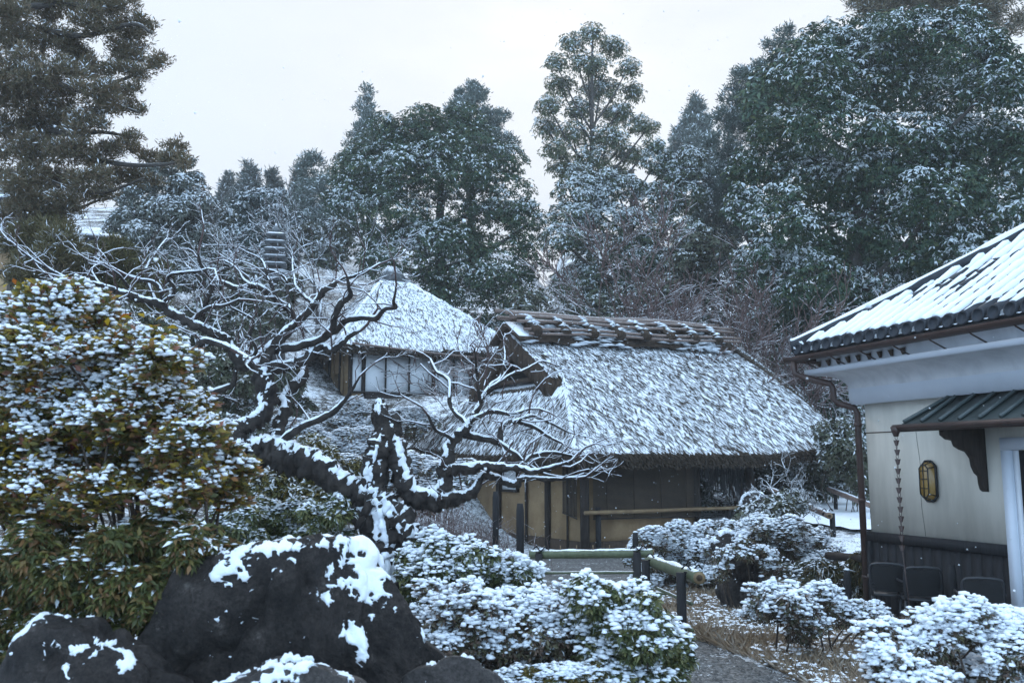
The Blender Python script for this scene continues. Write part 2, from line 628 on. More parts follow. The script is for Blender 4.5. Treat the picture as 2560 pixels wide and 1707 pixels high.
def puffs(c, r, flat=0.5, sub=0, jit=0.25, axis=None, stretch=1.0):
    """lumps of snow: centres c (n,3), radii r (n,)"""
    V, Fc = DOME if sub < 0 else ICO[sub]
    n = len(c)
    ang = rng.uniform(0, 2 * math.pi, n)
    if axis is not None:
        ang = np.arctan2(axis[:, 1], axis[:, 0])
    ca, sa = np.cos(ang)[:, None], np.sin(ang)[:, None]
    sx = rng.uniform(0.8, 1.3, n)[:, None] * stretch
    sy = rng.uniform(0.75, 1.1, n)[:, None]
    x, y, z = V[:, 0][None] * sx, V[:, 1][None] * sy, V[:, 2][None] * np.ones((n, 1))
    z = np.where(z < 0, z * 0.35, z) * flat
    k = 1 + rng.uniform(-jit, jit, (n, len(V)))
    loc = np.stack([(x * ca - y * sa) * k, (x * sa + y * ca) * k, z * k], -1)
    if axis is not None:
        loc[..., 2] += (V[:, 0][None] * sx) * (axis[:, 2] / (np.hypot(axis[:, 0], axis[:, 1]) + 1e-6))[:, None]
    v = c[:, None] + loc * r[:, None, None]
    f = Fc[None] + (np.arange(n) * len(V))[:, None, None]
    return v.reshape(-1, 3), f.reshape(-1, 3)


def leafmesh(pos, d, nn, L, W, droop=0.15, fold=0.12):
    """four-cornered folded leaves; the front faces look along +nn"""
    d = unit(d)
    s = unit(np.cross(d, nn))
    n = np.cross(s, d)
    flip = n[:, 2] < 0
    s = np.where(flip[:, None], -s, s)
    n = np.where(flip[:, None], -n, n)
    L = np.broadcast_to(L, (len(pos),))[:, None]
    W = np.broadcast_to(W, (len(pos),))[:, None]
    a = pos
    b = pos + d * L * 0.48 + s * W * 0.5 + n * W * fold
    c = pos + d * L - n * L * droop
    e = pos + d * L * 0.48 - s * W * 0.5 + n * W * fold
    v = np.stack([a, b, c, e], 1).reshape(-1, 3)
    i = np.arange(len(pos)) * 4
    t = np.stack([np.stack([i, i + 1, i + 2], -1), np.stack([i, i + 2, i + 3], -1)], 1).reshape(-1, 3)
    return v, t


def lobes_px(lst, D, depth=0.8, jd=0.0):
    """lobes traced in the photograph -> world ellipsoids; entry = (px, py, rx, ry[, dD])"""
    out = []
    for e in lst:
        px, py, rx, ry = e[:4]
        dd = e[4] if len(e) > 4 else rng.uniform(-jd, jd)
        c = P(px, py, D + dd)
        k = mpp(D + dd)
        out.append([*c, rx * k, depth * (rx + ry) * 0.5 * k, ry * k])
    return np.array(out)


def sample_lobes(lo, n, back=0.35, rmin=0.72, rmax=1.05):
    area = lo[:, 3] * lo[:, 5] + lo[:, 3] * lo[:, 4]
    w = area / area.sum()
    k = rng.choice(len(lo), n, p=w)
    d = rdir(n)
    drop = (d[:, 1] > 0.35) & (rng.random(n) > back)
    d[drop, 1] *= -1
    r = rng.uniform(rmin, rmax, n) ** 1.0
    L = lo[k]
    pos = L[:, :3] + d * L[:, 3:6] * r[:, None]
    nrm = unit(d / L[:, 3:6])
    return pos, nrm, d, r


def crown(lo, n, k=7, L=0.16, W=0.05, droop=0.3, up=0.6, snow=(0.3, 0.5), patch=0.35, style='broad', inner=0.15, ns=0.8, back=0.35, rmin=0.72, zmix=0.0):
    pos, nrm, d, r = sample_lobes(lo, n, back, rmin)
    q = rng.random(n) < inner
    ctr = pos - nrm * 0
    pos[q] -= d[q] * 0.35 * np.mean(lo[:, 3:6])
    ax = unit(nrm * (1 - up) + np.array((0, 0, up)) + 0.25 * rng.normal(size=(n, 3)))
    pn = fbm(pos * ns, 5, 3)
    z0, z1 = pos[:, 2].min(), pos[:, 2].max()
    hz = (pos[:, 2] - z0) / (z1 - z0 + 1e-6)
    p = snow[0] + snow[1] * nrm[:, 2] + patch * (pn - 0.5) * 3 + zmix * (hz - 0.5)
    p = np.where(q, p - 0.35, p)
    P_, A_ = np.repeat(pos, k, 0), np.repeat(ax, k, 0)
    m = n * k
    a0 = np.tile(np.arange(k) * 2 * math.pi / k, n) + np.repeat(rng.uniform(0, 6.28, n), k) + rng.uniform(-0.4, 0.4, m)
    e1 = unit(np.cross(A_, np.array((0.31, 0.17, 0.93)) + 0 * A_))
    e2 = np.cross(A_, e1)
    rad = np.cos(a0)[:, None] * e1 + np.sin(a0)[:, None] * e2
    if style == 'broad':
        dr = unit(rad + A_ * rng.uniform(0.0, 0.5, m)[:, None] - np.array((0, 0, 1)) * droop)
        nn = unit(A_ + 0.3 * rng.normal(size=(m, 3)))
        st = P_ + rad * L * 0.12
    else:
        dr = unit(rad * rng.uniform(0.2, 1.0, m)[:, None] + A_ * rng.uniform(0.2, 1.1, m)[:, None])
        nn = unit(np.cross(dr, rdir(m)))
        nn[nn[:, 2] < 0] *= -1
        st = P_ + 0.4 * L * rng.normal(size=(m, 3))
    Ls = L * rng.uniform(0.65, 1.25, m)
    v, t = leafmesh(st, dr, nn, Ls, W * rng.uniform(0.75, 1.25, m), droop=0.2 if style == 'broad' else 0.02)
    isn = rng.random(m) < np.repeat(np.clip(p, 0.01, 0.96), k)
    return v, t, np.repeat(isn.astype(int), 2)


def trunk_mb(base, top, r0, r1, limbs=(), seed=1, wob=0.15):
    mb = MB()
    base, top = np.array(base, float), np.array(top, float)
    h = np.linalg.norm(top - base)
    t = np.linspace(0, 1, 9)
    pts = base + (top - base) * t[:, None]
    w = np.stack([fbm(np.stack([t * 3, 0 * t + seed, 0 * t], -1), 1, 2) - 0.5, fbm(np.stack([t * 3, 0 * t + seed, 0 * t], -1), 9, 2) - 0.5, 0 * t], -1)
    pts = pts + w * wob * h * 0.15 * t[:, None]
    mb.tube(pts, r0 + (r1 - r0) * t, 9)
    for (f, tip, r) in limbs:
        s = pts[0] + (pts[-1] - pts[0]) * f
        tip = np.array(tip, float)
        c = (s + tip) / 2 + np.array((0, 0, -0.06 * np.linalg.norm(tip - s)))
        mb.tube(catmull([s, c, tip], 4), np.linspace(r, r * 0.3, 9), 6)
    return mb


def tree(name, label, lo, leafmats, n, trunk_r=0.25, group=None, cat='tree', base=None, nlimb=10, top_f=0.8, bud=3, **kw):
    """root at the foot of the trunk > trunk, crown"""
    c = (lo[:, :3] * (lo[:, 3:4] * lo[:, 5:6])).sum(0) / (lo[:, 3] * lo[:, 5]).sum()
    if base is None:
        base = (c[0], c[1] + 0.3)
    b = np.array((base[0], base[1], gzs(base[0], base[1]) - 0.15))
    root = empty(name, b, label, cat, group)
    tl = lo[np.argmax(lo[:, 2])]
    cx_ = (tl[0], tl[1]) if top_f > 0.8 else (c[0], c[1])
    top = np.array((cx_[0], cx_[1], lo[:, 2].min() * (1 - top_f) + (lo[:, 2] + lo[:, 5]).max() * top_f))
    lim = []
    for i in rng.choice(len(lo), min(nlimb, len(lo)), replace=False):
        tip = lo[i, :3]
        f = np.clip((tip[2] - b[2]) / (top[2] - b[2] + 1e-6) - 0.22, 0.15, 0.92)
        lim.append((f, tip, trunk_r * (1 - f) * 0.55 + 0.03))
    trunk_mb(b, top, trunk_r, trunk_r * 0.2, lim, seed=len(name) + int(c[0] * 7) % 50).build('trunk', MAT['trunk'], root, True)
    v, t, mi = crown(breakup(lo, bud) if bud else lo, n, **kw)
    mesh('crown', v, t, leafmats, mi, False, root, kind='stuff')
    return root


def bush(name, label, lo, leafmats, n, k=6, L=0.05, W=0.02, puff=None, stems=14, group=None, cat='shrub', stem_r=0.012, base=None, leafcol=None, psub=0, pflat=0.55, pthr=-0.1, pclump=11.0, up=0.5, pstretch=1.15, snow=(0.0, 0.1), droop=0.2, patch=0.2, back=0.35, inner=0.2, pn=None, pgap=0.0, stemmat='stem', rmin=0.6, bud=6, clump=1):
    """root on the ground > stems, foliage, snow"""
    c = lo[:, :3].mean(0)
    lo = lo.copy()
    lo[:, :3] += rng.normal(size=(len(lo), 3)) * lo[:, 3:6] * np.array((0.18, 0.25, 0.2))
    lo[:, 3:6] *= rng.uniform(0.8, 1.25, (len(lo), 1))
    lo0 = lo
    if bud:
        lo = breakup(lo, bud)
    if base is None:
        base = (c[0], c[1])
    b = np.array((base[0], base[1], gzs(base[0], base[1])))
    root = empty(name, b, label, cat, group)
    v, t, mi = crown(lo, n, k=k, L=L, W=W, droop=droop, up=up, snow=snow, patch=patch, inner=inner, ns=3.0, back=back, rmin=rmin)
    mesh('foliage', v, t, leafmats, mi, False, root, kind='stuff')
    mb = MB()
    for _ in range(stems):
        j = rng.integers(len(lo0))
        tip = lo0[j, :3] + rdir(1)[0] * lo0[j, 3:6] * rng.uniform(0.3, 0.8)
        s = np.array((b[0], b[1], 0)) + np.array((rng.normal() * 0.12 * np.ptp(lo[:, 0]) + (lo[j, 0] - b[0]) * 0.5, abs(rng.normal()) * 0.05 + 0.12 + max(0.0, (lo[j, 1] - b[1])) * 0.5, 0))
        s[2] = gzs(s[0], s[1]) - 0.05
        mid = (s + tip) / 2 + rng.normal(size=3) * 0.08 * np.linalg.norm(tip - s)
        mb.tube(catmull([s, mid, tip], 3), np.linspace(stem_r, stem_r * 0.35, 7), 5)
    mb.build('stem', MAT[stemmat], root, True)
    if puff:
        npf, pr = puff
        pos, nrm, d, r = sample_lobes(lo, int(npf * 1.6), back, 0.9, 1.06)
        cl = fbm(pos * pclump, 8, 3)
        gn = unit((pos - lo0[:, :3].mean(0)) / (lo0[:, :3].std(0) + lo0[:, 3:6].mean(0)))
        nrm = unit(nrm * 0.7 + gn * 0.7)
        keep = (nrm[:, 2] > pthr + rng.uniform(-0.35, 0.35, len(pos))) & (cl > 0.47 + pgap - 0.09 * nrm[:, 2])
        pos = pos[keep][:npf]
        pos[:, 2] += pr * 0.35
        rr = pr * rng.uniform(0.55, 1.35, len(pos))
        if clump > 1:
            n0 = len(pos)
            pos = np.repeat(pos, clump, 0) + rng.normal(size=(n0 * clump, 3)) * np.repeat(rr, clump)[:, None] * np.array((0.75, 0.75, 0.28))
            rr = np.repeat(rr, clump) * rng.uniform(0.4, 0.85, n0 * clump)
        v, f = puffs(pos, rr, pflat, psub if clump == 1 else 1, 0.22, stretch=pstretch)
        mesh('snow', v, f, MAT['snow_soft'], None, True, root, kind='stuff')
    return root


# ------------------------------------------------------------------ bare branching trees


def grow(start, direc, length, r, depth, segs, spread=0.5, upb=0.15, ratio=0.76, nseg=4, wig=0.18, kids=(2, 3), rr=None, minr=0.004):
    rr = rr or random
    p = np.array(start, float)
    d = unit(np.array(direc, float))
    for i in range(nseg):
        d = unit(d + wig * np.array((rr.gauss(0, 1), rr.gauss(0, 1), rr.gauss(0, 1))) + np.array((0, 0, upb * 0.25)))
        q = p + d * length / nseg
        r1 = max(minr, r * (1 - 0.32 / nseg))
        segs.append((p, q, r, r1))
        if depth > 0 and i >= 1 and rr.random() < 0.45:
            e = unit(d + spread * 1.2 * np.array((rr.gauss(0, 1), rr.gauss(0, 1), rr.gauss(0, 0.8))))
            grow(q, e, length * ratio * rr.uniform(0.5, 0.8), r1 * 0.5, depth - 1, segs, spread, upb, ratio, max(2, nseg - 1), wig, kids, rr, minr)
        p, r = q, r1
    if depth > 0:
        for _ in range(rr.randint(*kids)):
            e = unit(d + spread * np.array((rr.gauss(0, 1), rr.gauss(0, 1), rr.gauss(0, 0.8))))
            grow(p, e, length * ratio * rr.uniform(0.75, 1.15), r * 0.68, depth - 1, segs, spread, upb, ratio, nseg, wig, kids, rr, minr)


def segmesh(segs, n=4):
    a = np.array([s[0] for s in segs]); b = np.array([s[1] for s in segs])
    ra = np.array([s[2] for s in segs]); rb = np.array([s[3] for s in segs])
    d = unit(b - a)
    b = b + d * rb[:, None] * 0.5
    ref = np.where(np.abs(d[:, 2:3]) < 0.9, np.array((0, 0, 1.0)), np.array((1.0, 0, 0)))
    u = unit(np.cross(d, ref)); w = np.cross(u, d)
    an = np.arange(n) * 2 * math.pi / n + math.pi / n
    ring = np.cos(an)[None, :, None] * u[:, None] + np.sin(an)[None, :, None] * w[:, None]
    v = np.concatenate([a[:, None] + ring * ra[:, None, None], b[:, None] + ring * rb[:, None, None]], 1)
    i = (np.arange(len(segs)) * 2 * n)[:, None]
    j = np.arange(n)[None]; j2 = (j + 1) % n
    q = np.stack([i + j, i + n + j, i + n + j2, i + j2], -1).reshape(-1, 4)
    return v.reshape(-1, 3), q


def bare_tree(name, label, base, stems, depth=5, mat='twig_far', group=None, minr=0.006, cat='bare tree', **kw):
    """stems: list of (direction, length, radius[, offset])"""
    b = np.array(base, float)
    root = empty(name, b, label, cat, group)
    big, small = [], []
    for s in stems:
        segs = []
        grow(b + np.array(s[3] if len(s) > 3 else (0, 0, 0)), s[0], s[1], s[2], depth, segs, minr=minr, **kw)
        lim = s[2] * 0.42
        big += [q for q in segs if q[2] > lim]
        small += [q for q in segs if q[2] <= lim]
    v, q = segmesh(big, 6)
    mesh('trunk', v, q, MAT[mat], None, True, root)
    if small:
        v, q = segmesh(small, 3)
        mesh('twig', v, q, MAT[mat], None, False, root, kind='stuff')
    return root, len(big) + len(small)
# ------------------------------------------------------------------ thatch helper: snow clumps and reed tips on a roof surface


def thatch_cover(fn, samples, n_snow, n_reed, size, root_roof, dens=0.5, seed=3, band=0.0, reedL=0.22, stretch=2.6, lift=0.006, ns=(0.9, 6.0), zflat=0.09):
    """fn(a,b)->world point; samples(n)->a,b ; da direction = down slope found numerically"""
    a, b = samples(n_snow)
    p = fn(a, b)
    e = 0.02
    pa = fn(a + e, b) - p
    pb = fn(a, b + e) - p
    nn = unit(np.cross(pa, pb))
    nn[nn[:, 2] < 0] *= -1
    down = unit(np.stack([nn[:, 0] * nn[:, 2], nn[:, 1] * nn[:, 2], -(nn[:, 0] ** 2 + nn[:, 1] ** 2)], -1))
    side = np.cross(nn, down)
    m1 = fbm(p * ns[0], seed, 4)
    m2 = fbm(p * ns[1], seed + 5, 3)
    mask = (m1 - 0.5) * 1.0 + (m2 - 0.5) * 1.5 + dens - 0.5
    if band:
        mask = mask + band * np.sin(p[:, 2] * 19 + 5 * fbm(p * np.array((0.5, 0.5, 0.2)), 4, 2) * 3.0)
    keep = mask > rng.uniform(-0.12, 0.12, len(p))
    p, nn, down, side = p[keep], nn[keep], down[keep], side[keep]
    n = len(p)
    tw = rng.normal(size=n) * 0.35
    dd = unit(down * np.cos(tw)[:, None] + side * np.sin(tw)[:, None])
    ss = np.cross(nn, dd)
    V, Fc = DOME
    sl = size * rng.uniform(0.6, 1.5, n)
    sw = size * rng.uniform(0.7, 1.3, n) / stretch
    k = 1 + rng.uniform(-0.3, 0.3, (n, len(V)))
    loc = (V[:, 0][None] * sl[:, None] * k)[..., None] * dd[:, None] + (V[:, 1][None] * sw[:, None] * k)[..., None] * ss[:, None] + (V[:, 2][None] * (size * zflat) * rng.uniform(0.6, 1.3, n)[:, None] * k)[..., None] * nn[:, None]
    v = (p + nn * lift)[:, None] + loc
    f = Fc[None] + (np.arange(n) * len(V))[:, None, None]
    mesh('snow', v.reshape(-1, 3), f.reshape(-1, 3), MAT['snow'], None, True, root_roof, kind='stuff')
    a, b = samples(n_reed)
    p = fn(a, b)
    pa = fn(a + e, b) - p
    pb = fn(a, b + e) - p
    nn = unit(np.cross(pa, pb))
    nn[nn[:, 2] < 0] *= -1
    down = unit(np.stack([nn[:, 0] * nn[:, 2], nn[:, 1] * nn[:, 2], -(nn[:, 0] ** 2 + nn[:, 1] ** 2)], -1))
    n = len(p)
    side = np.cross(nn, down)
    d = unit(down + 0.3 * rng.normal(size=(n, 1)) * side + rng.uniform(0.0, 0.28, n)[:, None] * nn)
    v, t = leafmesh(p + nn * 0.004, d, nn + 0.3 * rng.normal(size=(n, 3)), reedL * rng.uniform(0.5, 1.3, n), 0.016, 0.03, 0.2)
    mesh('reed', v, t, MAT['reed'], None, False, root_roof, kind='stuff')


def grid_panel(fn, A, B, th, inset=0.0):
    """fn over index grids A x B (0..1); thick panel: returns verts, quads"""
    a, b = np.meshgrid(np.linspace(0, 1, A), np.linspace(0, 1, B), indexing='ij')
    top = fn(a.ravel(), b.ravel())
    bot = top - np.array((0, 0, th))
    n = A * B
    i = (np.arange(A - 1)[:, None] * B + np.arange(B - 1)[None]).ravel()
    qt = np.stack([i, i + B, i + B + 1, i + 1], -1)
    q = [qt, qt[:, ::-1] + n]
    e = np.arange(B - 1)
    q.append(np.stack([e, e + 1, e + 1 + n, e + n], -1))
    o = (A - 1) * B
    q.append(np.stack([e + o + 1, e + o, e + o + n, e + o + 1 + n], -1))
    e = np.arange(A - 1) * B
    q.append(np.stack([e + B, e, e + n, e + B + n], -1))
    q.append(np.stack([e + B - 1, e + 2 * B - 1, e + 2 * B - 1 + n, e + B - 1 + n], -1))
    return np.concatenate([top, bot]), np.concatenate(q)


# ------------------------------------------------------------------ thatched hut in the middle
HPHI = math.radians(31)
HO = np.array((1.10, 15.6, 0.0))


class RidgeFrame(Frame):
    """the old ridge climbs a little towards its far end"""

    def __call__(s, c):
        c = np.array(c, float)
        c[..., 2] += 0.034 * np.clip(c[..., 0] - 0.7, 0, 8) * np.clip((c[..., 2] - 1.95) / 2.4, 0, 1)
        return Frame.__call__(s, c)


HF = RidgeFrame(HO, HPHI)
HU, HV, HR, HG, HVG = 7.35, 7.0, 3.5, 1.02, 1.87     # footprint, ridge offset, gable set-back, gable foot
ZR = 4.36


def eave_z(u):
    return 1.80 + 0.17 * smooth((u - 4.2) / 2.9)


def eave_zl(v):
    return 1.80 + 0.2 * smooth((v - 3.0) / 4.0)


def hut_front(u, v):
    t = np.clip(v / HR, 0, 1)
    e = eave_z(u)
    z = e + (ZR - e) * (t + 0.05 * np.sin(math.pi * t))
    return HF(np.stack([u, v, z], -1))


ZG = float(eave_z(1.0) + (ZR - 1.80) * (HVG / HR + 0.05 * math.sin(math.pi * HVG / HR)))


def front_ulo(v):
    return np.where(v < HVG, v * HG / HVG, 0.74)


def hut_front_ab(a, b):       # a: along u 0..1, b: up the slope 0..1
    v = b * HR
    lo = front_ulo(v)
    hi = HU - 0.5 * (v / HR) ** 1.1
    u = lo + (hi - lo) * a
    w = hut_front(u, v)
    return w


def hut_front_low(a, b):
    v = b * HVG
    lo = v * HG / HVG
    hi = HU - 0.5 * (v / HR) ** 1.1
    return hut_front(lo + (hi - lo) * a, v)


def hut_front_up(a, b):
    v = HVG + b * (HR - HVG)
    hi = HU - 0.5 * (v / HR) ** 1.1
    return hut_front(0.74 + (hi - 0.74) * a, v)


def mirror_back(fn):
    def g(a, b):
        w = fn(a, b) - HF.o
        u = w @ HF.u; v = w @ HF.v
        return HF(np.stack([u, HV - v, w[:, 2]], -1))
    return g


def hut_left(a, b):           # a along v, b up the skirt
    u = b * HG
    v0 = b * HVG
    v = v0 + (HV - 2 * v0) * a
    e = eave_zl(v)
    z = e + (ZG - e) * (b + 0.06 * np.sin(math.pi * b))
    return HF(np.stack([u, v, z], -1))


def hut_right(a, b):
    v = b * HR
    u = HU - 0.5 * (v / HR) ** 1.1
    z = hut_front(u, v)[:, 2]
    vv = v + (HV - 2 * v) * a
    return HF(np.stack([u, vv, z], -1))


def build_hut():
    root = empty('thatched_hut', HF(np.array((2.5, 3.0, gzs(2, 18)))), 'low thatched hut with snowy roof, bamboo ridge poles and hanging blinds, nearest the fence', 'hut')
    mb = MB()
    v, q = grid_panel(hut_front_low, 60, 16, 0.24); mb.add(v, q)
    v, q = grid_panel(hut_front_up, 60, 16, 0.30); mb.add(v, q)
    v, q = grid_panel(mirror_back(hut_front_low), 30, 8, 0.24); mb.add(v, q)
    v, q = grid_panel(mirror_back(hut_front_up), 30, 8, 0.30); mb.add(v, q)
    v, q = grid_panel(hut_left, 40, 10, 0.24); mb.add(v, q)
    v, q = grid_panel(hut_right, 20, 14, 0.2); mb.add(v, q)
    roof = mb.build('thatch_roof', MAT['thatch_snowy'], root, False)

    def smp_front(n):
        return rng.random(n), rng.random(n) ** 1.05 * 0.97

    def smp_left(n):
        return rng.random(n), 1 - np.sqrt(1 - rng.random(n) * 0.97)
    thatch_cover(hut_front_ab, smp_front, 37000, 11000, 0.048, roof, 0.86, stretch=2.0)
    thatch_cover(hut_left, smp_left, 11500, 3200, 0.048, roof, 0.88, stretch=2.0)
    # shaggy eave fringe
    n = 3800
    a = rng.random(n)
    w = np.concatenate([hut_front_low(a[:2500], np.full(2500, 0.004)), hut_left(a[2500:], np.full(n - 2500, 0.004))])
    w[:, 2] -= rng.uniform(0.0, 0.24, n)
    outw = np.concatenate([np.tile(-HF.v, (2500, 1)), np.tile(-HF.u, (n - 2500, 1))])
    d = unit(outw * 0.7 + np.array((0, 0, -1)) * rng.uniform(0.3, 1.0, n)[:, None] + 0.2 * rng.normal(size=(n, 3)))
    vv, t = leafmesh(w, d, outw + 0.4 * rng.normal(size=(n, 3)), 0.10 * rng.uniform(0.5, 1.3, n), 0.02, 0.02, 0.2)
    mesh('eave_fringe', vv, t, MAT['reed'], None, False, roof, kind='stuff')
    # gable: cut thatch verge, face coloured as the recess shade, lattice
    def gz_front(vv):
        return float(hut_front(np.array([1.2]), np.array([vv]))[0, 2]) - HF.o[2]
    g = MB()
    for side in (0, 1):
        for k in range(8):
            v0, v1 = HVG - 0.08 + (HR - HVG + 0.08) * k / 8, HVG - 0.08 + (HR - HVG + 0.08) * (k + 1) / 8
            c = []
            for uu in (0.70, 1.06):
                for (vv, dz) in ((v0, -0.50), (v1, -0.50), (v1, -0.035), (v0, -0.035)):
                    y = vv if side == 0 else HV - vv
                    c.append((uu, y, gz_front(vv) + dz))
            g.hexa(HF(np.array(c)))
    g.build('gable_verge', MAT['thatch_cut'], root)
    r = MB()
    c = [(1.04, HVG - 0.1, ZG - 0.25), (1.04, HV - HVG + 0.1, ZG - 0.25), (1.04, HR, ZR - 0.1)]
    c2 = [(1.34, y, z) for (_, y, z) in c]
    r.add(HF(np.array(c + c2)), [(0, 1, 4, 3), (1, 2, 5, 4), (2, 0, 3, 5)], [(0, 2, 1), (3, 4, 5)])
    r.build('gable_shade_face', MAT['shade_black'], root)
    s = MB()
    s.tube(HF(np.array([(0.92, HVG + 0.1, ZG + 0.04), (0.90, HV - HVG - 0.1, ZG + 0.04)])), 0.05, 6)
    s.build('gable_sill', MAT['brown_wood'], root)
    # bark cap board with snow at the verge head
    for side in (-1, 1):
        cb = MB()
        sl = (gz_front(HR - 0.02) - gz_front(HR - 0.5)) / 0.48
        y0, y1 = HR + side * 0.05, HR + side * 0.62
        z0, z1 = ZR + 0.20, ZR + 0.20 - 0.57 * sl
        c = [(uu, y, z + dz) for uu in (0.62, 0.98) for (y, z, dz) in ((y0, z0, -0.05), (y1, z1, -0.05), (y1, z1, 0.02), (y0, z0, 0.02))]
        cb.hexa(HF(np.array(c)))
        o = cb.build('verge_board', MAT['brown_wood'], root)
        sn = MB()
        c = [(uu, y, z + dz) for uu in (0.63, 0.97) for (y, z, dz) in ((y0, z0, 0.022), (y1 - side * 0.02, z1, 0.022), (y1 - side * 0.02, z1, 0.05), (y0, z0, 0.05))]
        sn.hexa(HF(np.array(c)))
        sn.build('snow', MAT['snow'], o)
    # ridge roll
    mb = MB()
    us = np.linspace(0.80, HU - 0.45, 26)
    yy = np.linspace(-1, 1, 11)
    pts = []
    for u in us:
        for y in yy:
            pts.append((u, HR + 0.54 * y, ZR + 0.26 - 0.50 * abs(y) ** 1.35 + 0.03 * random.uniform(-1, 1)))
    pts = HF(np.array(pts))
    q = [(i * 11 + j, (i + 1) * 11 + j, (i + 1) * 11 + j + 1, i * 11 + j + 1) for i in range(25) for j in range(10)]
    mb.add(pts, q)
    mb.add(pts[:11], [], [(0, j, j + 1) for j in range(1, 10)])
    mb.add(pts[-11:], [], [(0, j + 1, j) for j in range(1, 10)])
    mb.build('ridge_bark', MAT['thatch_cut'], root, False)
    # bamboo poles along the ridge
    poles = [(0.0, 0.46, 0.42, -0.5, 0.04), (-0.24, 0.35, 0.62, -0.3, 0.034), (-0.40, 0.23, 0.70, -0.42, 0.032), (-0.56, 0.05, 0.78, -0.36, 0.032), (-0.66, -0.05, 0.86, -0.40, 0.028), (-0.12, 0.42, 0.60, -0.9, 0.035), (0.26, 0.36, 0.62, -0.4, 0.045), (0.5, 0.18, 0.7, -0.4, 0.04)]
    for (dv, dz, ua, ub, rad) in poles:
        x = np.linspace(ua, HU + ub, 22)
        pts = np.stack([x, HR + dv + 0.02 * np.sin(x * 2.1 + dv * 9), ZR + dz + 0.02 * np.sin(x * 1.7 + dv * 5)], -1)
        rr = rad * (1 + 0.10 * (np.arange(22) % 4 == 0))
        MB().tube(HF(pts), rr, 8).build('ridge_pole', MAT['bamboo_grey'], root, True)
    # straddling bundles with snow
    for k in range(8):
        u = 1.05 + k * 0.735
        for side in (-1, 1):
            path = np.array([(u + 0.03 * side, HR + side * 0.02, ZR + 0.34), (u, HR + side * 0.26, ZR + 0.27), (u, HR + side * 0.50, ZR + 0.11), (u, HR + side * 0.70, ZR - 0.06)])
            o = MB().tube(HF(catmull(path, 4)), np.array([0.085] * 9 + [0.10, 0.115, 0.125, 0.10]), 8).build('ridge_bundle', MAT['thatch_cut'], root, True)
            if side < 0:
                m = 30
                t = rng.random(m)
                pp = catmull(path, 8)
                c = HF(pp[(t * (len(pp) - 1)).astype(int)] + np.stack([rng.uniform(-0.075, 0.075, m), rng.uniform(-0.03, 0.03, m), rng.uniform(0.06, 0.10, m)], -1))
                vv, f = puffs(c, rng.uniform(0.05, 0.1, m), 0.45, 0, 0.3)
                mesh('snow', vv, f, MAT['snow'], None, True, o)
    # snow lying on the ridge between poles
    m = 420
    u = rng.uniform(0.85, HU - 0.5, m); y = -rng.uniform(0.08, 0.62, m)
    keep = fbm(np.stack([u * 2.2, y * 4, y * 0], -1), 4, 3) > 0.44
    u, y = u[keep], y[keep]
    c = HF(np.stack([u, HR + y, ZR + 0.27 - 0.56 * np.abs(y / 0.62) ** 1.35], -1))
    vv, f = puffs(c, rng.uniform(0.05, 0.13, len(c)), 0.32, 0, 0.35, axis=np.tile(HF.u, (len(c), 1)), stretch=1.5)
    mesh('ridge_snow', vv, f, MAT['snow'], None, True, root, kind='stuff')
    # ---- walls, posts. wall corner at local (0.9, 0.9)
    zf = gzs(2.2, 17.5)
    A0 = 0.62
    wtop = 1.93
    LW = HV - 1.15
    FWALL = 2.72          # front wall length to the open veranda
    def base(u, v):
        return zf - 0.02
    top = 1.98
    mat_d = MAT['dark_wood']
    w = MB()
    w.box((A0 + 0.05, A0 + 0.06, zf - 0.3), (A0 + 0.13, LW, wtop), HF)
    w.build('left_wall', MAT['ochre'], root)
    w = MB()
    w.box((A0 + 0.134, A0 + 0.05, zf - 0.3), (A0 + FWALL, A0 + 0.13, wtop), HF)
    w.build('front_wall', MAT['ochre'], root)
    for (lo, hi) in (((A0 + 0.02, A0 + 0.1, zf - 0.3), (A0 + 0.045, LW - 0.02, zf + 0.2)), ((A0 + 0.14, A0 + 0.02, zf - 0.3), (A0 + FWALL - 0.01, A0 + 0.045, zf + 0.2))):
        MB().box(lo, hi, HF).build('wall_footing', MAT['brown_wood'], root)
    MB().box((A0 + FWALL - 0.1, A0 + 0.134, zf - 0.3), (A0 + FWALL - 0.02, LW, wtop), HF).build('side_wall', MAT['ochre'], root)
    def post(u, v, r=0.062, z1=top, mat=mat_d, z0=None):
        b = HF(np.array([(u, v, (zf if z0 is None else z0) - 0.25), (u, v, z1)]))
        return MB().tube(b, r, 9).build('post', mat, root, True)
    post(A0, A0, 0.085)
    post(A0 + FWALL, A0, 0.06)
    post(A0 + FWALL + 1.42, A0 - 0.02, 0.10)
    for v in (A0 + 1.22, A0 + 2.0, A0 + 3.1, LW):
        post(A0, v, 0.062 if v != A0 + 2.0 else 0.03)
    post(A0, A0 + 0.55, 0.022)
    post(A0 + FWALL + 1.42, LW, 0.09)
    # beams under the eaves
    for pts in ([(A0 - 0.02, A0 - 0.02, top), (A0 + FWALL + 1.6, A0 - 0.02, top)], [(A0 - 0.02, A0, top - 0.003), (A0 - 0.02, LW + 0.2, top - 0.003)]):
        MB().tube(HF(np.array(pts)), 0.075, 8).build('eave_beam', mat_d, root, True)
    # rafters under the front eave
    for k in range(15):
        u = 0.35 + k * 0.45
        z = float(eave_z(u)) - 0.25
        MB().tube(HF(np.array([(u, 0.06, z - 0.03), (u, 1.0, z + 0.62)])), 0.025, 5).build('rafter', mat_d, root, True)
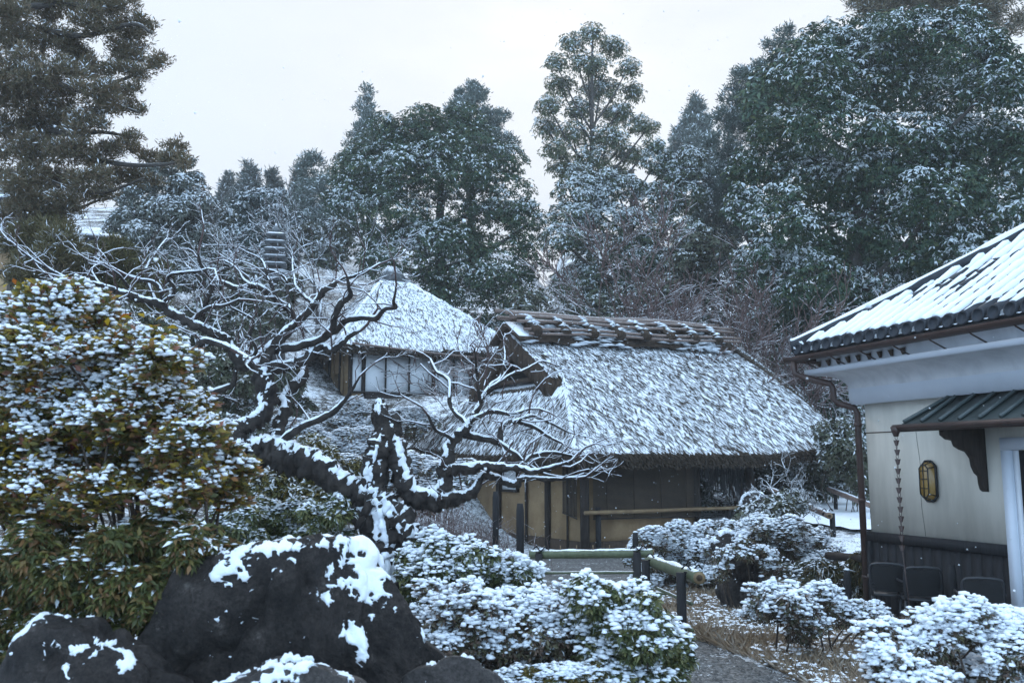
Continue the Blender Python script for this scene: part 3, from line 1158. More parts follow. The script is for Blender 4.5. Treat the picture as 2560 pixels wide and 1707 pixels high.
    # blinds
    def blind(o, axis, w0, w1, ztop, zb0, zb1):
        b = MB()
        nsl = 62
        for k in range(nsl):
            t = k / (nsl - 1)
            za, zb = ztop + (zb0 - ztop) * t, ztop + (zb1 - ztop) * t
            if axis == 'u':
                p = [(w0, o, za), (w1, o, zb)]
            else:
                p = [(o, w0, za), (o, w1, zb)]
            b.tube(HF(np.array(p, float)), 0.0072, 4, False)
        ob = b.build('bamboo_blind', MAT['blind'], root, False, kind='stuff')
        bar = [(w0, o, zb0 - 0.012), (w1, o, zb1 - 0.012)] if axis == 'u' else [(o, w0, zb0 - 0.012), (o, w1, zb1 - 0.012)]
        MB().tube(HF(np.array(bar, float)), 0.014, 6).build('bottom_bar', mat_d, ob, True)
        for f in (0.12, 0.37, 0.63, 0.88):
            ww = w0 + (w1 - w0) * f
            c = (ww, o - 0.01, ztop) if axis == 'u' else (o - 0.01, ww, ztop)
            d = (ww, o - 0.01, zb0 + (zb1 - zb0) * f) if axis == 'u' else (o - 0.01, ww, zb0 + (zb1 - zb0) * f)
            MB().tube(HF(np.array([c, d], float)), 0.006, 4).build('cord', MAT['brown_wood'], ob)
        return ob
    blind(A0 - 0.10, 'u', A0 + 0.12, A0 + FWALL - 0.08, 1.86, 0.63, 0.60)
    blind(A0 - 0.10, 'v', A0 + 0.10, A0 + 0.56, 1.86, 0.63, 0.72)
    # ragged reed screen over the open bay
    n = 150
    sc = MB()
    for k in range(n):
        u = A0 + FWALL + 0.1 + 1.2 * rng.random()
        t = (u - A0 - FWALL) / 1.3
        l = (0.62 + 0.5 * t) * rng.uniform(0.6, 1.1)
        sc.tube(HF(np.array([(u, A0 + 0.02, 1.88), (u + rng.normal() * 0.01, A0 + 0.02, 1.88 - l)])), 0.006, 4, False)
    sc.build('reed_screen', MAT['char_wood'], root, False, kind='stuff')
    # bamboo hand rail along the front
    x = np.linspace(A0 - 0.12, A0 + FWALL + 1.36, 20)
    pts = HF(np.stack([x, np.full(20, A0 - 0.17), np.full(20, 0.735)], -1))
    MB().tube(pts, 0.036 * (1 + 0.12 * (np.arange(20) % 5 == 2)), 8).build('bamboo_rail', MAT['bamboo_tan'], root, True)
    for u in (A0 + 0.22, A0 + FWALL + 0.72):
        MB().tube(HF(np.array([(u, A0 - 0.11, zf - 0.1), (u, A0 - 0.11, 0.82)])), 0.05, 8).build('rail_post', MAT['char_wood'], root, True)
    # small paper window on the left wall
    wv = A0 + 2.32
    fr = MB()
    for lo, hi in (((A0 - 0.02, wv, 1.03), (A0 + 0.03, wv + 0.05, 1.62)), ((A0 - 0.02, wv + 0.62, 1.03), (A0 + 0.03, wv + 0.67, 1.62)), ((A0 - 0.022, wv + 0.05, 1.03), (A0 + 0.028, wv + 0.62, 1.08)), ((A0 - 0.022, wv + 0.05, 1.57), (A0 + 0.028, wv + 0.62, 1.62))):
        fr.box(lo, hi, HF)
    wo_ = fr.build('window', mat_d, root)
    MB().box((A0 + 0.0, wv + 0.05, 1.08), (A0 + 0.02, wv + 0.62, 1.57), HF).build('paper_pane', MAT['paper'], wo_)
    # stone sill under the front
    s = MB()
    s.box((A0 - 0.35, A0 - 0.5, zf - 0.3), (A0 + FWALL + 1.7, A0 - 0.02, zf + 0.05), HF)
    s.build('stone_step', MAT['stone'], root)
    return root


# ------------------------------------------------------------------ hipped thatched hall behind
KPHI = math.radians(28)
KC = np.array((-4.85, 24.65, 0.0))
KF = Frame(KC, KPHI)
KU, KV, KZE, KZA = 5.9, 6.2, 4.93, 7.72


def hall_eave(u):
    return KZE + 0.12 * smooth((u - 3) / 3.0)


def hall_prof(t):
    return t * (0.93 + 0.07 * t) + 0.045 * np.sin(math.pi * t)


def hall_front(a, b):
    v = b * KV / 2
    ru = 2.55
    lo = b * ru
    hi = KU - b * (KU - ru - 0.25)
    u = lo + (hi - lo) * a
    e = hall_eave(u)
    return KF(np.stack([u, v, e + (KZA - e) * hall_prof(b)], -1))


def hall_back(a, b):
    w = hall_front(a, b) - KF.o
    return KF(np.stack([w @ KF.u, KV - w @ KF.v, w[:, 2]], -1))


def hall_left(a, b):
    u = b * 2.55
    v = b * KV / 2 + (KV - b * KV) * a
    e = KZE
    return KF(np.stack([u, v, e + (KZA - e) * hall_prof(b)], -1))


def hall_right(a, b):
    u = KU - b * (KU - 2.8)
    v = b * KV / 2 + (KV - b * KV) * a
    e = hall_eave(u)
    return KF(np.stack([u, v, e + (KZA - e) * hall_prof(b)], -1))


def build_hall():
    zf = gzs(-3.5, 26.5)
    root = empty('thatched_hall', (-3.2, 27.3, zf), 'hipped thatched hall with white paper screens on the slope, behind the low hut', 'hall')
    mb = MB()
    for fn, A in ((hall_front, 46), (hall_left, 40), (hall_back, 20), (hall_right, 24)):
        v, q = grid_panel(fn, A, 20, 0.26); mb.add(v, q)
    roof = mb.build('thatch_roof', MAT['thatch_snowy'], root)

    def smp(n):
        return rng.random(n), 1 - np.sqrt(1 - rng.random(n) * 0.985)
    thatch_cover(hall_front, smp, 15000, 3600, 0.10, roof, 0.68, 21, 0.2, 0.22, 1.6, ns=(0.7, 3.5), zflat=0.08)
    thatch_cover(hall_left, smp, 9000, 1600, 0.10, roof, 0.76, 22, 0.12, 0.22, 1.6, ns=(0.7, 3.5), zflat=0.08)
    thatch_cover(hall_right, smp, 1500, 300, 0.10, roof, 0.7, 23, 0.15, 0.22, 1.6, zflat=0.12)
    n = 2600
    w = np.concatenate([hall_front(rng.random(1500), np.full(1500, 0.004)), hall_left(rng.random(n - 1500), np.full(n - 1500, 0.004))])
    w[:, 2] -= rng.uniform(0, 0.24, n)
    ow = np.concatenate([np.tile(-KF.v, (1500, 1)), np.tile(-KF.u, (n - 1500, 1))])
    d = unit(ow * 0.6 + np.array((0, 0, -1)) * rng.uniform(0.3, 1, n)[:, None] + 0.2 * rng.normal(size=(n, 3)))
    v, t = leafmesh(w, d, ow + 0.4 * rng.normal(size=(n, 3)), 0.12, 0.03, 0.02, 0.2)
    mesh('eave_fringe', v, t, MAT['reed'], None, False, roof, kind='stuff')
    # metal cap at the apex
    c = MB()
    ap = (2.675, KV / 2)
    v = [(ap[0] - 0.42, ap[1] - 0.42, KZA - 0.26), (ap[0] + 0.42, ap[1] - 0.42, KZA - 0.26), (ap[0] + 0.42, ap[1] + 0.42, KZA - 0.26), (ap[0] - 0.42, ap[1] + 0.42, KZA - 0.26),
         (ap[0] - 0.14, ap[1] - 0.04, KZA + 0.24), (ap[0] + 0.14, ap[1] - 0.04, KZA + 0.24), (ap[0] + 0.14, ap[1] + 0.04, KZA + 0.24), (ap[0] - 0.14, ap[1] + 0.04, KZA + 0.24)]
    c.hexa(KF(np.array(v)))
    cap = c.build('ridge_cap', MAT['stone'], root)
    for k in range(5):
        f = -1 + k * 0.5
        MB().tube(KF(np.array([(ap[0] + 0.41 * f, ap[1] - 0.43, KZA - 0.25), (ap[0] + 0.14 * f, ap[1] - 0.05, KZA + 0.25)])), 0.018, 5).build('seam', MAT['stone'], cap)
    # walls
    A0 = 0.60
    UW, VW = 5.0, 5.3
    zb = zf - 0.4
    zt = 5.35
    dm = MAT['dark_wood']
    MB().box((A0, A0 + 0.09, zb), (A0 + 0.08, VW, zt), KF).build('left_wall', MAT['ochre'], root)
    MB().box((A0 + 0.003, A0, zb), (UW, A0 + 0.08, 3.665), KF).build('sill_wall', MAT['ochre'], root)
    MB().box((A0 + 0.003, A0 + 0.003, 4.765), (UW, A0 + 0.083, zt), KF).build('lintel_wall', MAT['brown_wood'], root)
    MB().box((UW - 0.09, A0 + 0.09, zb), (UW - 0.01, VW, zt), KF).build('right_wall', MAT['ochre'], root)
    MB().box((A0 + 0.3, A0 + 0.6, 3.5), (UW - 0.3, A0 + 0.64, 4.9), KF).build('inner_wall', MAT['shade_black'], root)
    for u in (A0 - 0.02, A0 + 0.37, A0 + 2.55, UW - 0.62, UW):
        MB().box((u - 0.045, A0 - 0.045, zb), (u + 0.045, A0 + 0.045, zt), KF).build('post', dm, root)
    for v in (A0 + 1.0, A0 + 2.0, A0 + 3.2, VW):
        MB().box((A0 - 0.04, v - 0.04, zb), (A0 + 0.04, v + 0.04, zt), KF).build('post', dm, root)
    for v in (A0 + 0.55, A0 + 1.5, A0 + 2.6):
        MB().tube(KF(np.array([(A0 - 0.05, v, zb), (A0 - 0.05, v, zt)])), 0.02, 6).build('downpipe', MAT['bamboo_tan'], root, True)
    # sills and head rail
    MB().box((A0 + 0.02, A0 - 0.06, 3.60), (UW, A0 - 0.047, 3.66), KF).build('sill_rail', dm, root)
    MB().box((A0 + 0.02, A0 - 0.06, 4.72), (UW, A0 - 0.047, 4.80), KF).build('head_rail', dm, root)
    # dark boarded panel below the left screens
    MB().box((A0 + 0.42, A0 - 0.03, 3.2), (A0 + 2.50, A0 - 0.002, 3.60), KF).build('dado_panel', dm, root)
    # paper screens
    ed = [A0 + 0.03, A0 + 0.325], [A0 + 0.42, A0 + 1.03], [A0 + 1.055, A0 + 1.76], [A0 + 1.785, A0 + 2.50], [A0 + 2.60, A0 + 3.20], [A0 + 3.225, UW - 0.67]
    for (a, b) in ed:
        o = MB().box((a, A0 - 0.01, 3.665), (b, A0 + 0.01, 4.72), KF).build('paper_screen', MAT['paper'], root)
        MB().box((a - 0.012, A0 - 0.03, 3.663), (a + 0.012, A0 - 0.012, 4.719), KF).build('screen_stile', dm, o)
        MB().box((b - 0.012, A0 - 0.031, 3.663), (b + 0.012, A0 - 0.013, 4.719), KF).build('screen_stile', dm, o)
    # pale dado on the right
    # left wall windows
    for (v0, v1, z0, z1) in ((A0 + 2.1, A0 + 2.5, 4.0, 4.75), (A0 + 1.06, A0 + 1.45, 3.3, 4.25)):
        o = MB().box((A0 - 0.03, v0, z0), (A0 - 0.003, v1, z1), KF).build('window', MAT['char_wood'], root)
        for k in range(4):
            vv = v0 + 0.05 + k * (v1 - v0 - 0.1) / 3
            MB().tube(KF(np.array([(A0 - 0.045, vv, z0), (A0 - 0.045, vv, z1)])), 0.012, 5).build('bar', MAT['bamboo_tan'], o)
    # shingled pent eave over the screens, on bamboo poles
    sl = MB()
    c = [(A0 + 0.2, A0 - 0.38, 4.94), (UW + 0.3, A0 - 0.38, 4.86), (UW + 0.3, A0 + 0.0, 5.02), (A0 + 0.2, A0 + 0.0, 5.1)]
    sl.hexa(KF(np.array(c + [(x, y, z + 0.04) for x, y, z in c])))
    sl.build('pent_eave', MAT['brown_wood'], root)
    MB().tube(KF(np.array([(A0 - 0.2, A0 - 0.72, 4.93), (A0 + 2.2, A0 - 0.74, 4.79), (UW + 0.2, A0 - 0.72, 4.70)])), 0.03, 7).build('eave_pole', MAT['bamboo_grey'], root, True)
    MB().tube(KF(np.array([(A0 + 0.1, A0 - 0.6, 4.83), (UW + 0.2, A0 - 0.6, 4.66)])), 0.028, 7).build('eave_pole', MAT['bamboo_grey'], root, True)
    for k in range(12):
        u = 0.5 + k * 0.46
        MB().tube(KF(np.array([(u, 0.1, 4.72), (u, 0.9, 5.28)])), 0.03, 5).build('rafter', dm, root, True)
    for k in range(11):
        v = 0.6 + k * 0.48
        MB().tube(KF(np.array([(0.1, v, 4.72), (0.9, v, 5.28)])), 0.03, 5).build('rafter', dm, root, True)
    return root


# ------------------------------------------------------------------ white walled storehouse on the right
# local axes: u along the wall towards the camera, v out of the wall (towards camera-left), z up
SO = np.array((3.80, 9.66, 0.0))
SD = np.array((0.336, -0.942, 0.0))
SN = np.array((-0.942, -0.336, 0.0))


def SF(c):
    c = np.asarray(c, float)
    return SO + c[..., 0:1] * SD + c[..., 1:2] * SN + c[..., 2:3] * np.array((0, 0, 1.0))


SLEN = 5.2


def wrap(mb, prof, u1=SLEN):
    """profile [(out, z)] run along the front and mitred round the far end"""
    n = len(prof)
    v = []
    for (p, z) in prof:
        v.append((u1, p, z))
    for (p, z) in prof:
        v.append((-p, p, z))
    for (p, z) in prof:
        v.append((-p, -3.0, z))
    q = []
    for s in (0, n):
        for k in range(n - 1):
            q.append((s + k, s + k + 1, s + n + k + 1, s + n + k))
    mb.add(SF(np.array(v)), q)
    return mb


def build_storehouse():
    root = empty('storehouse', SO + SD * 2 - SN * 1.5, 'white plastered storehouse with snowy tiled roof and dark wooden wainscot, at the right edge', 'building')
    # wall body
    MB().box((0, -3.0, 0.80), (SLEN, 0.0, 2.4), SF).build('plaster_wall', MAT['cream'], root)
    # faint horizontal joint
    MB().box((0.0, 0.002, 1.925), (1.12, 0.006, 1.935), SF).build('wall_joint', MAT['brown_wood'], root)
    # wainscot boards
    MB().box((0.003, -2.99, -0.3), (SLEN, 0.004, 0.80), SF).build('wainscot_back', MAT['char_wood'], root)
    b0 = MB().box((0, 0, 0), (0.112, 0.02, 1.1)).build('wainscot_board', MAT['wainscot'])
    b0.parent = root
    ang = math.atan2(SD[1], SD[0])
    for k in range(15):
        o = b0 if k == 0 else copy_part(b0, root)
        p = SF(np.array((0.02 + k * 0.117, 0.026, -0.25 + 0.001 * (k % 3)))) - np.array(root.location[:])
        o.location = tuple(p + SN * 0.002 * (k % 2))
        o.rotation_euler = (0, 0, ang)
    MB().box((-0.012, -0.01, 0.80), (1.735, 0.05, 0.895), SF).build('wainscot_rail', MAT['wainscot'], root)
    MB().box((-0.03, 0.0, -0.2), (0.025, 0.055, 0.80), SF).build('corner_board', MAT['char_wood'], root)
    # cornice
    wrap(MB(), [(0.0, 2.235), (0.11, 2.235), (0.11, 2.405)]).build('cornice_band', MAT['white_frame'], root)
    t = np.linspace(0, 1, 9)
    prof = [(0.11 + 0.27 * (1 - math.cos(a * math.pi / 2)), 2.405 + 0.17 * math.sin(a * math.pi / 2)) for a in t]
    wrap(MB(), prof).build('cornice_cove', MAT['white_plaster'], root, False)
    wrap(MB(), [(0.37, 2.575), (0.43, 2.576), (0.43, 2.63), (0.30, 2.63)]).build('cornice_ledge', MAT['white_frame'], root)
    wrap(MB(), [(0.32, 2.628), (0.34, 2.78), (0.50, 2.80)]).build('soffit', MAT['white_plaster'], root)
    # small tapered brown marks along the soffit
    for k in range(9):
        u = -0.28 + k * 0.155
        MB().tube(SF(np.array([(u, 0.338, 2.655), (u, 0.35, 2.72)])), [0.012, 0.03], 7).build('soffit_mark', MAT['brown_wood'], root, True)
    # gutter
    def gut(u0, v0, u1, v1):
        pr = [(math.cos(a), math.sin(a)) for a in np.linspace(math.pi, 2 * math.pi, 8)]
        g = MB()
        R, zc = 0.055, 2.775
        along = np.array((u1 - u0, v1 - v0)); along = along / np.linalg.norm(along)
        side = np.array((-along[1], along[0]))
        v = []
        for (uu, vv) in ((u0, v0), (u1, v1)):
            for rad in (R, R * 0.86):
                for (c, s) in pr:
                    v.append((uu + side[0] * c * rad, vv + side[1] * c * rad, zc + s * rad))
        q = []
        n = 8
        for k in range(n - 1):
            q.append((k, k + 1, 2 * n + k + 1, 2 * n + k))
            q.append((n + k + 1, n + k, 3 * n + k, 3 * n + k + 1))
            for e in (0, 2 * n):
                q.append((e + k, e + n + k, e + n + k + 1, e + k + 1))
        q.append((0, 2 * n, 3 * n, n)); q.append((n - 1, 2 * n - 1, 4 * n - 1, 3 * n - 1))
        g.add(SF(np.array(v)), q)
        return g.build('gutter', MAT['brown_metal'], root)
    gut(-0.60, 0.53, SLEN, 0.53)
    gut(-0.545, 0.45, -0.545, -3.0)
    for k in range(8):
        u = -0.3 + 0.45 * k
        MB().tube(SF(np.array([(u, 0.35, 2.64), (u, 0.53, 2.712), (u, 0.585, 2.77)])), 0.008, 5).build('gutter_bracket', MAT['brown_metal'], root)
    dp = [(-0.47, 0.53, 2.74), (-0.47, 0.53, 2.60), (-0.40, 0.47, 2.55), (-0.22, 0.26, 2.47), (-0.20, 0.24, 2.42), (-0.20, 0.24, 2.30), (-0.17, 0.20, 2.25), (-0.07, 0.075, 2.20), (-0.06, 0.05, 2.14), (-0.06, 0.05, -0.2)]
    MB().tube(SF(np.array(dp)), 0.034, 10).build('downpipe', MAT['brown_metal'], root, True)
    for z in (2.0, 1.2, 0.4):
        MB().tube(SF(np.array([(-0.06, 0.05, z), (-0.06, 0.05, z + 0.04)])), 0.042, 10).build('pipe_strap', MAT['brown_metal'], root, True)
    # ---- roof
    EV, EZ = 0.50, 2.855
    TAN = 0.66
    def rz(run):
        return EZ + run * TAN * (0.88 + 0.05 * run)
    LMAX = 2.9
    # pan sheet in steps: front slope and far hip slope
    def slope_sheet(front):
        m = MB()
        L = 13
        for k in range(L):
            r0, r1 = k * LMAX / L, (k + 1) * LMAX / L
            z0, z1 = rz(r0), rz(r1)
            a = -EV - 0.0
            if front:
                c = [(a + r0, EV - r0, z0), (SLEN, EV - r0, z0), (SLEN, EV - r1 - 0.03, z1 - 0.0), (a + r1, EV - r1 - 0.03, z1)]
            else:
                c = [(a + r0, EV - r0, z0), (a + r1 + 0.03, EV - r1, z1), (a + r1 + 0.03, -6.0, z1), (a + r0, -6.0, z0)]
            cc = [(x, y, z - 0.035 if i in ((2, 3) if front else (1, 2)) else z + 0.0) for i, (x, y, z) in enumerate(c)]
            m.hexa(SF(np.array([(x, y, z - 0.05) for x, y, z in cc] + cc)))
        return m.build('pan_tiles', MAT['tile'], root)
    slope_sheet(True)
    slope_sheet(False)
    MB().box((-EV + 0.02, EV - 0.10, EZ - 0.115), (SLEN, EV - 0.03, EZ - 0.052), SF).build('eave_board', MAT['brown_wood'], root)
    # cover tiles : every tile an object, shared mesh
    R = 0.058
    TL = 0.262
    an = np.linspace(0, math.pi, 9)
    tv, tq = [], []
    for (y, r) in ((0, R), (TL, R * 0.9)):
        for a in an:
            tv.append((r * math.cos(a), y, r * math.sin(a)))
    for k in range(8):
        tq.append((k, k + 1, 10 + k, 9 + k))
    base_me = None
    slope0 = math.atan2(rz(0.3) - rz(0), 0.3)
    rot_front = Matrix((tuple(SD), tuple(-SN), (0, 0, 1))).transposed()
    # eave end disc mesh
    dm = MB()
    aa = np.linspace(0, 2 * math.pi, 17)[:-1]
    ring = lambda r, y: [(r * math.cos(a), y, r * math.sin(a)) for a in aa]
    dv = ring(R * 1.12, 0) + ring(R * 1.12, -0.022) + ring(R * 0.86, -0.022) + ring(R * 0.82, -0.012) + [(0, -0.012, 0)]
    dq = []
    for s in range(3):
        for k in range(16):
            dq.append((s * 16 + k, s * 16 + (k + 1) % 16, (s + 1) * 16 + (k + 1) % 16, (s + 1) * 16 + k))
    dt = [(48 + k, 48 + (k + 1) % 16, 64) for k in range(16)]
    rows = [-0.42 + 0.163 * k for k in range(25)]
    snowv, snowf, ns_ = [], [], 0
    first_tile = first_disc = None
    rl = np.array(root.location[:])
    cnt = 0
    for ri, u in enumerate(rows):
        L = min(LMAX, u + EV - 0.02)
        nt = max(1, int(round(L / TL)))
        pts = []
        for k in range(nt):
            r0 = k * TL * 0.86
            if r0 > L:
                break
            p = SF(np.array((u, EV - r0, rz(r0) + 0.012)))
            sl = math.atan2(rz(r0 + TL) - rz(r0), TL)
            mt = rot_front.to_4x4() @ Matrix.Rotation(sl, 4, 'X')
            if first_tile is None:
                first_tile = mesh('cover_tile', np.array(tv), np.array(tq), MAT['tile'], None, True, None)
                first_tile.parent = root
                o = first_tile
            elif cnt < 290:
                o = copy_part(first_tile, root)
            else:
                break
            cnt += 1
            o.matrix_local = Matrix.Translation(tuple(p - rl)) @ mt
        # eave end tile
        if first_disc is None:
            d = MB().add(dv, dq, dt)
            first_disc = d.build('eave_end_tile', MAT['tile'], None, False)
            first_disc.parent = root
            o = first_disc
        else:
            o = copy_part(first_disc, root)
        p = SF(np.array((u, EV + 0.004, EZ + 0.008)))
        o.matrix_local = Matrix.Translation(tuple(p - rl)) @ rot_front.to_4x4() @ Matrix.Rotation(-0.12, 4, 'X')
        # snow along the row
        m = max(6, int(L / 0.02))
        rr = np.linspace(0.02, L, m)
        path = np.stack([np.full(m, u), EV - rr, np.array([rz(x) for x in rr]) + R * 0.62], -1)
        g = fbm(np.stack([rr * 5, np.full(m, ri * 7.3), 0 * rr], -1), 4, 3)
        stepf = 0.5 + 0.5 * np.mod(rr, TL * 0.86) / (TL * 0.86)
        gap = fbm(np.stack([rr * 2.2, np.full(m, ri * 3.1), 0 * rr], -1), 14, 3)
        rad = R * (0.70 + 0.40 * (g - 0.5) + 0.12 * stepf) * np.where(gap < 0.37, 0.62, 1.0)
        rad = np.convolve(np.pad(rad, 1, mode='edge'), [0.25, 0.5, 0.25], 'valid')
        path[:, 2] += 0.014 * stepf
        v, q, t = tube(SF(path), rad, 8)
        MB().add(v, q, t).build('row_snow', MAT['snow_soft'], root, True)
        # snow in the channel beside it
        m = max(4, int(L / 0.04))
        rr = np.linspace(-0.015, L, m)
        uu = u + 0.0815
        w = 0.052
        zz = np.array([rz(x) for x in rr])
        h = 0.012 + 0.02 * fbm(np.stack([rr * 4, np.full(m, ri * 5.7), 0 * rr], -1), 24, 3) + 0.012 * (0.5 + 0.5 * np.mod(rr, 0.223) / 0.223)
        gp = fbm(np.stack([rr * 3, np.full(m, ri * 2.9), 0 * rr], -1), 34, 3)
        h = np.where(gp < 0.47, -0.03, h * 0.7)
        cs = []
        for (f, hh) in ((-1, -0.02), (-0.6, 0.7), (0, 1.0), (0.6, 0.7), (1, -0.02)):
            cs.append(np.stack([uu + f * w + 0 * rr, EV - rr, zz + (h * hh if hh > 0 else hh)], -1))
        cs = np.stack(cs, 1).reshape(-1, 3)
        q = [(i * 5 + j, i * 5 + j + 1, (i + 1) * 5 + j + 1, (i + 1) * 5 + j) for i in range(m - 1) for j in range(4)]
        c0 = [(0, 1, 2), (0, 2, 3), (0, 3, 4)]
        MB().add(SF(cs), q, c0).build('channel_snow', MAT['snow_soft'], root, True)
    # hip ridge: tiles and snow
    rr = np.linspace(-0.02, 2.85, 90)
    path = np.stack([-EV + rr, EV - rr, np.array([rz(max(0, x)) for x in rr]) + 0.05], -1)
    MB().tube(SF(path), 0.07, 10).build('hip_ridge', MAT['tile'], root, True)
    g = fbm(np.stack([rr * 4, 0 * rr, 0 * rr], -1), 44, 3)
    p2 = path.copy(); p2[:, 2] += 0.045
    MB().tube(SF(p2), 0.058 * (0.75 + 0.6 * (g - 0.4)), 8).build('ridge_snow', MAT['snow_soft'], root, True)
    # snowy tips of pan tiles at the eave (white tongues under the discs)
    # ---- canopy over the door
    cu0, cu1 = 1.08, 4.2
    zi, zo = 2.26, 1.975
    pv = 0.52
    c = [(cu0, pv, zo), (cu1, pv, zo), (cu1, 0.01, zi), (cu0 + 0.16, 0.01, zi)]
    m = MB(); m.hexa(SF(np.array([(x, y, z - 0.02) for x, y, z in c] + c)))
    can = m.build('door_canopy', MAT['green_metal'], root)
    for k in range(12):
        u = cu0 + 0.03 + k * 0.215
        a = 0.16 if k == 0 else 0.0
        MB().tube(SF(np.array([(u, pv + 0.005, zo + 0.016), (u + a, 0.012, zi + 0.016)])), 0.02, 6).build('canopy_rib', MAT['green_metal'], can, True)
    MB().box((cu0 - 0.01, pv - 0.03, zo - 0.075), (cu1, pv + 0.02, zo - 0.022), SF).build('canopy_fascia', MAT['brown_metal'], can)
    MB().tube(SF(np.array([(cu0 - 0.06, pv + 0.05, zo - 0.035), (cu1, pv + 0.05, zo - 0.035)])), 0.027, 8).build('canopy_gutter', MAT['brown_metal'], can, True)
    MB().tube(SF(np.array([(cu0 - 0.03, pv + 0.05, zo - 0.03), (cu0 - 0.03, pv + 0.05, zo - 0.07), (cu0 - 0.03, pv + 0.05, zo - 0.12)])), [0.05, 0.042, 0.022], 8).build('gutter_outlet', MAT['brown_metal'], can, True)
    MB().box((cu0 + 0.16, 0.004, zi - 0.03), (cu1, 0.03, zi + 0.012), SF).build('canopy_flashing', MAT['green_metal'], can)
    # scrolled bracket
    prof = [(0.0, 1.93), (0.46, 1.93), (0.46, 1.86), (0.40, 1.82), (0.33, 1.81), (0.31, 1.76), (0.25, 1.73), (0.18, 1.71), (0.13, 1.65), (0.12, 1.58), (0.09, 1.52), (0.05, 1.49), (0.045, 1.42), (0.03, 1.37), (0.0, 1.35)]
    def extr(prof, u0, u1):
        n = len(prof)
        v = [(u0, p, z) for p, z in prof] + [(u1, p, z) for p, z in prof]
        cpt = len(v)
        q = [(k, (k + 1) % n, n + (k + 1) % n, n + k) for k in range(n)]
        t = []
        for k in range(1, n - 1):
            t += [(0, k + 1, k), (n, n + k, n + k + 1)]
        return MB().add(SF(np.array(v)), q, t)
    for u0 in (1.46, 3.2):
        extr(prof, u0, u0 + 0.075).build('canopy_bracket', MAT['dark_wood'], root)
    # door frame and door
    du0, du1 = 1.74, 2.95
    MB().box((du0, -0.02, -0.1), (du0 + 0.10, 0.06, 1.72), SF).build('door_jamb', MAT['white_frame'], root)
    MB().box((du1, -0.02, -0.1), (du1 + 0.10, 0.06, 1.72), SF).build('door_jamb', MAT['white_frame'], root)
    MB().box((du0, -0.02, 1.722), (du1 + 0.1, 0.062, 1.83), SF).build('door_head', MAT['white_frame'], root)
    MB().box((du0 + 0.102, -0.1, -0.1), (du0 + 0.15, 0.03, 1.72), SF).build('inner_jamb', MAT['white_plaster'], root)
    d = MB().box((du0 + 0.152, 0.004, -0.1), (du1 - 0.002, 0.016, 1.718), SF).build('door', MAT['char_wood'], root)
    for k in range(4):
        u = du0 + 0.28 + k * 0.28
        MB().box((u, 0.017, 0.1), (u + 0.04, 0.03, 1.70), SF).build('muntin', MAT['dark_wood'], d)
    # hair crack on the plaster
    zz = np.linspace(0.9, 1.92, 12)
    MB().tube(SF(np.stack([0.72 + 0.012 * np.sin(zz * 9) + 0.02 * (1.9 - zz), np.full(12, 0.001), zz], -1)), 0.0022, 4).build('wall_crack', MAT['brown_wood'], root)
    return root


def build_lamp():
    c = np.array((0.86, 0.0, 1.435))
    root = empty('wall_lantern', SF(c), 'amber glass wall lantern with long octagonal black cage on the cream wall', 'lantern')
    hw, hh, ch = 0.088, 0.195, 0.05
    def octo(w, h, k):
        return [(-w + k, -h), (w - k, -h), (w, -h + k), (w, h - k), (w - k, h), (-w + k, h), (-w, h - k), (-w, -h + k)]
    def place(u, p, z):
        return SF(np.array((c[0] + u, p, c[2] + z)))
    b = MB()
    o1, o2 = octo(hw, hh, ch), octo(hw * 0.98, hh * 0.98, ch)
    v = [place(u, 0.002, z) for u, z in o1] + [place(u, 0.02, z) for u, z in o1]
    b.add(np.array(v), [(k, (k + 1) % 8, 8 + (k + 1) % 8, 8 + k) for k in range(8)], [(8, 8 + k, 8 + k + 1) for k in range(1, 7)])
    b.build('back_plate', MAT['black_metal'], root)
    g = MB()
    i1, i2 = octo(hw * 0.9, hh * 0.94, ch * 0.9), octo(hw * 0.62, hh * 0.80, ch * 0.7)
    v = [place(u, 0.021, z) for u, z in i1] + [place(u, 0.085, z) for u, z in i2]
    g.add(np.array(v), [(k, (k + 1) % 8, 8 + (k + 1) % 8, 8 + k) for k in range(8)], [(8, 8 + k, 8 + k + 1) for k in range(1, 7)])
    g.build('glass', MAT['lamp_glass'], root)
    for ring, p in ((o1, 0.024), (i2, 0.087)):
        r = MB()
        pts = [place(u, p, z) for u, z in ring]
        for k in range(8):
            r.tube(np.array([pts[k], pts[(k + 1) % 8]]), 0.009 if p < 0.05 else 0.006, 6)
        r.build('cage_ring', MAT['black_metal'], root)
    for k in range(8):
        MB().tube(np.array([place(*((i1[k][0], 0.024, i1[k][1]))), place(i2[k][0], 0.088, i2[k][1])]), 0.005, 5).build('cage_bar', MAT['black_metal'], root)
    for uu in (-0.004,):
        MB().tube(np.array([place(uu, 0.09, -hh * 0.8), place(uu, 0.09, hh * 0.8)]), 0.005, 5).build('cage_bar', MAT['black_metal'], root)
    for zz in (-0.07, 0.02, 0.1):
        MB().tube(np.array([place(-hw * 0.62, 0.089, zz), place(hw * 0.62, 0.089, zz)]), 0.004, 5).build('cage_bar', MAT['black_metal'], root)
    return root


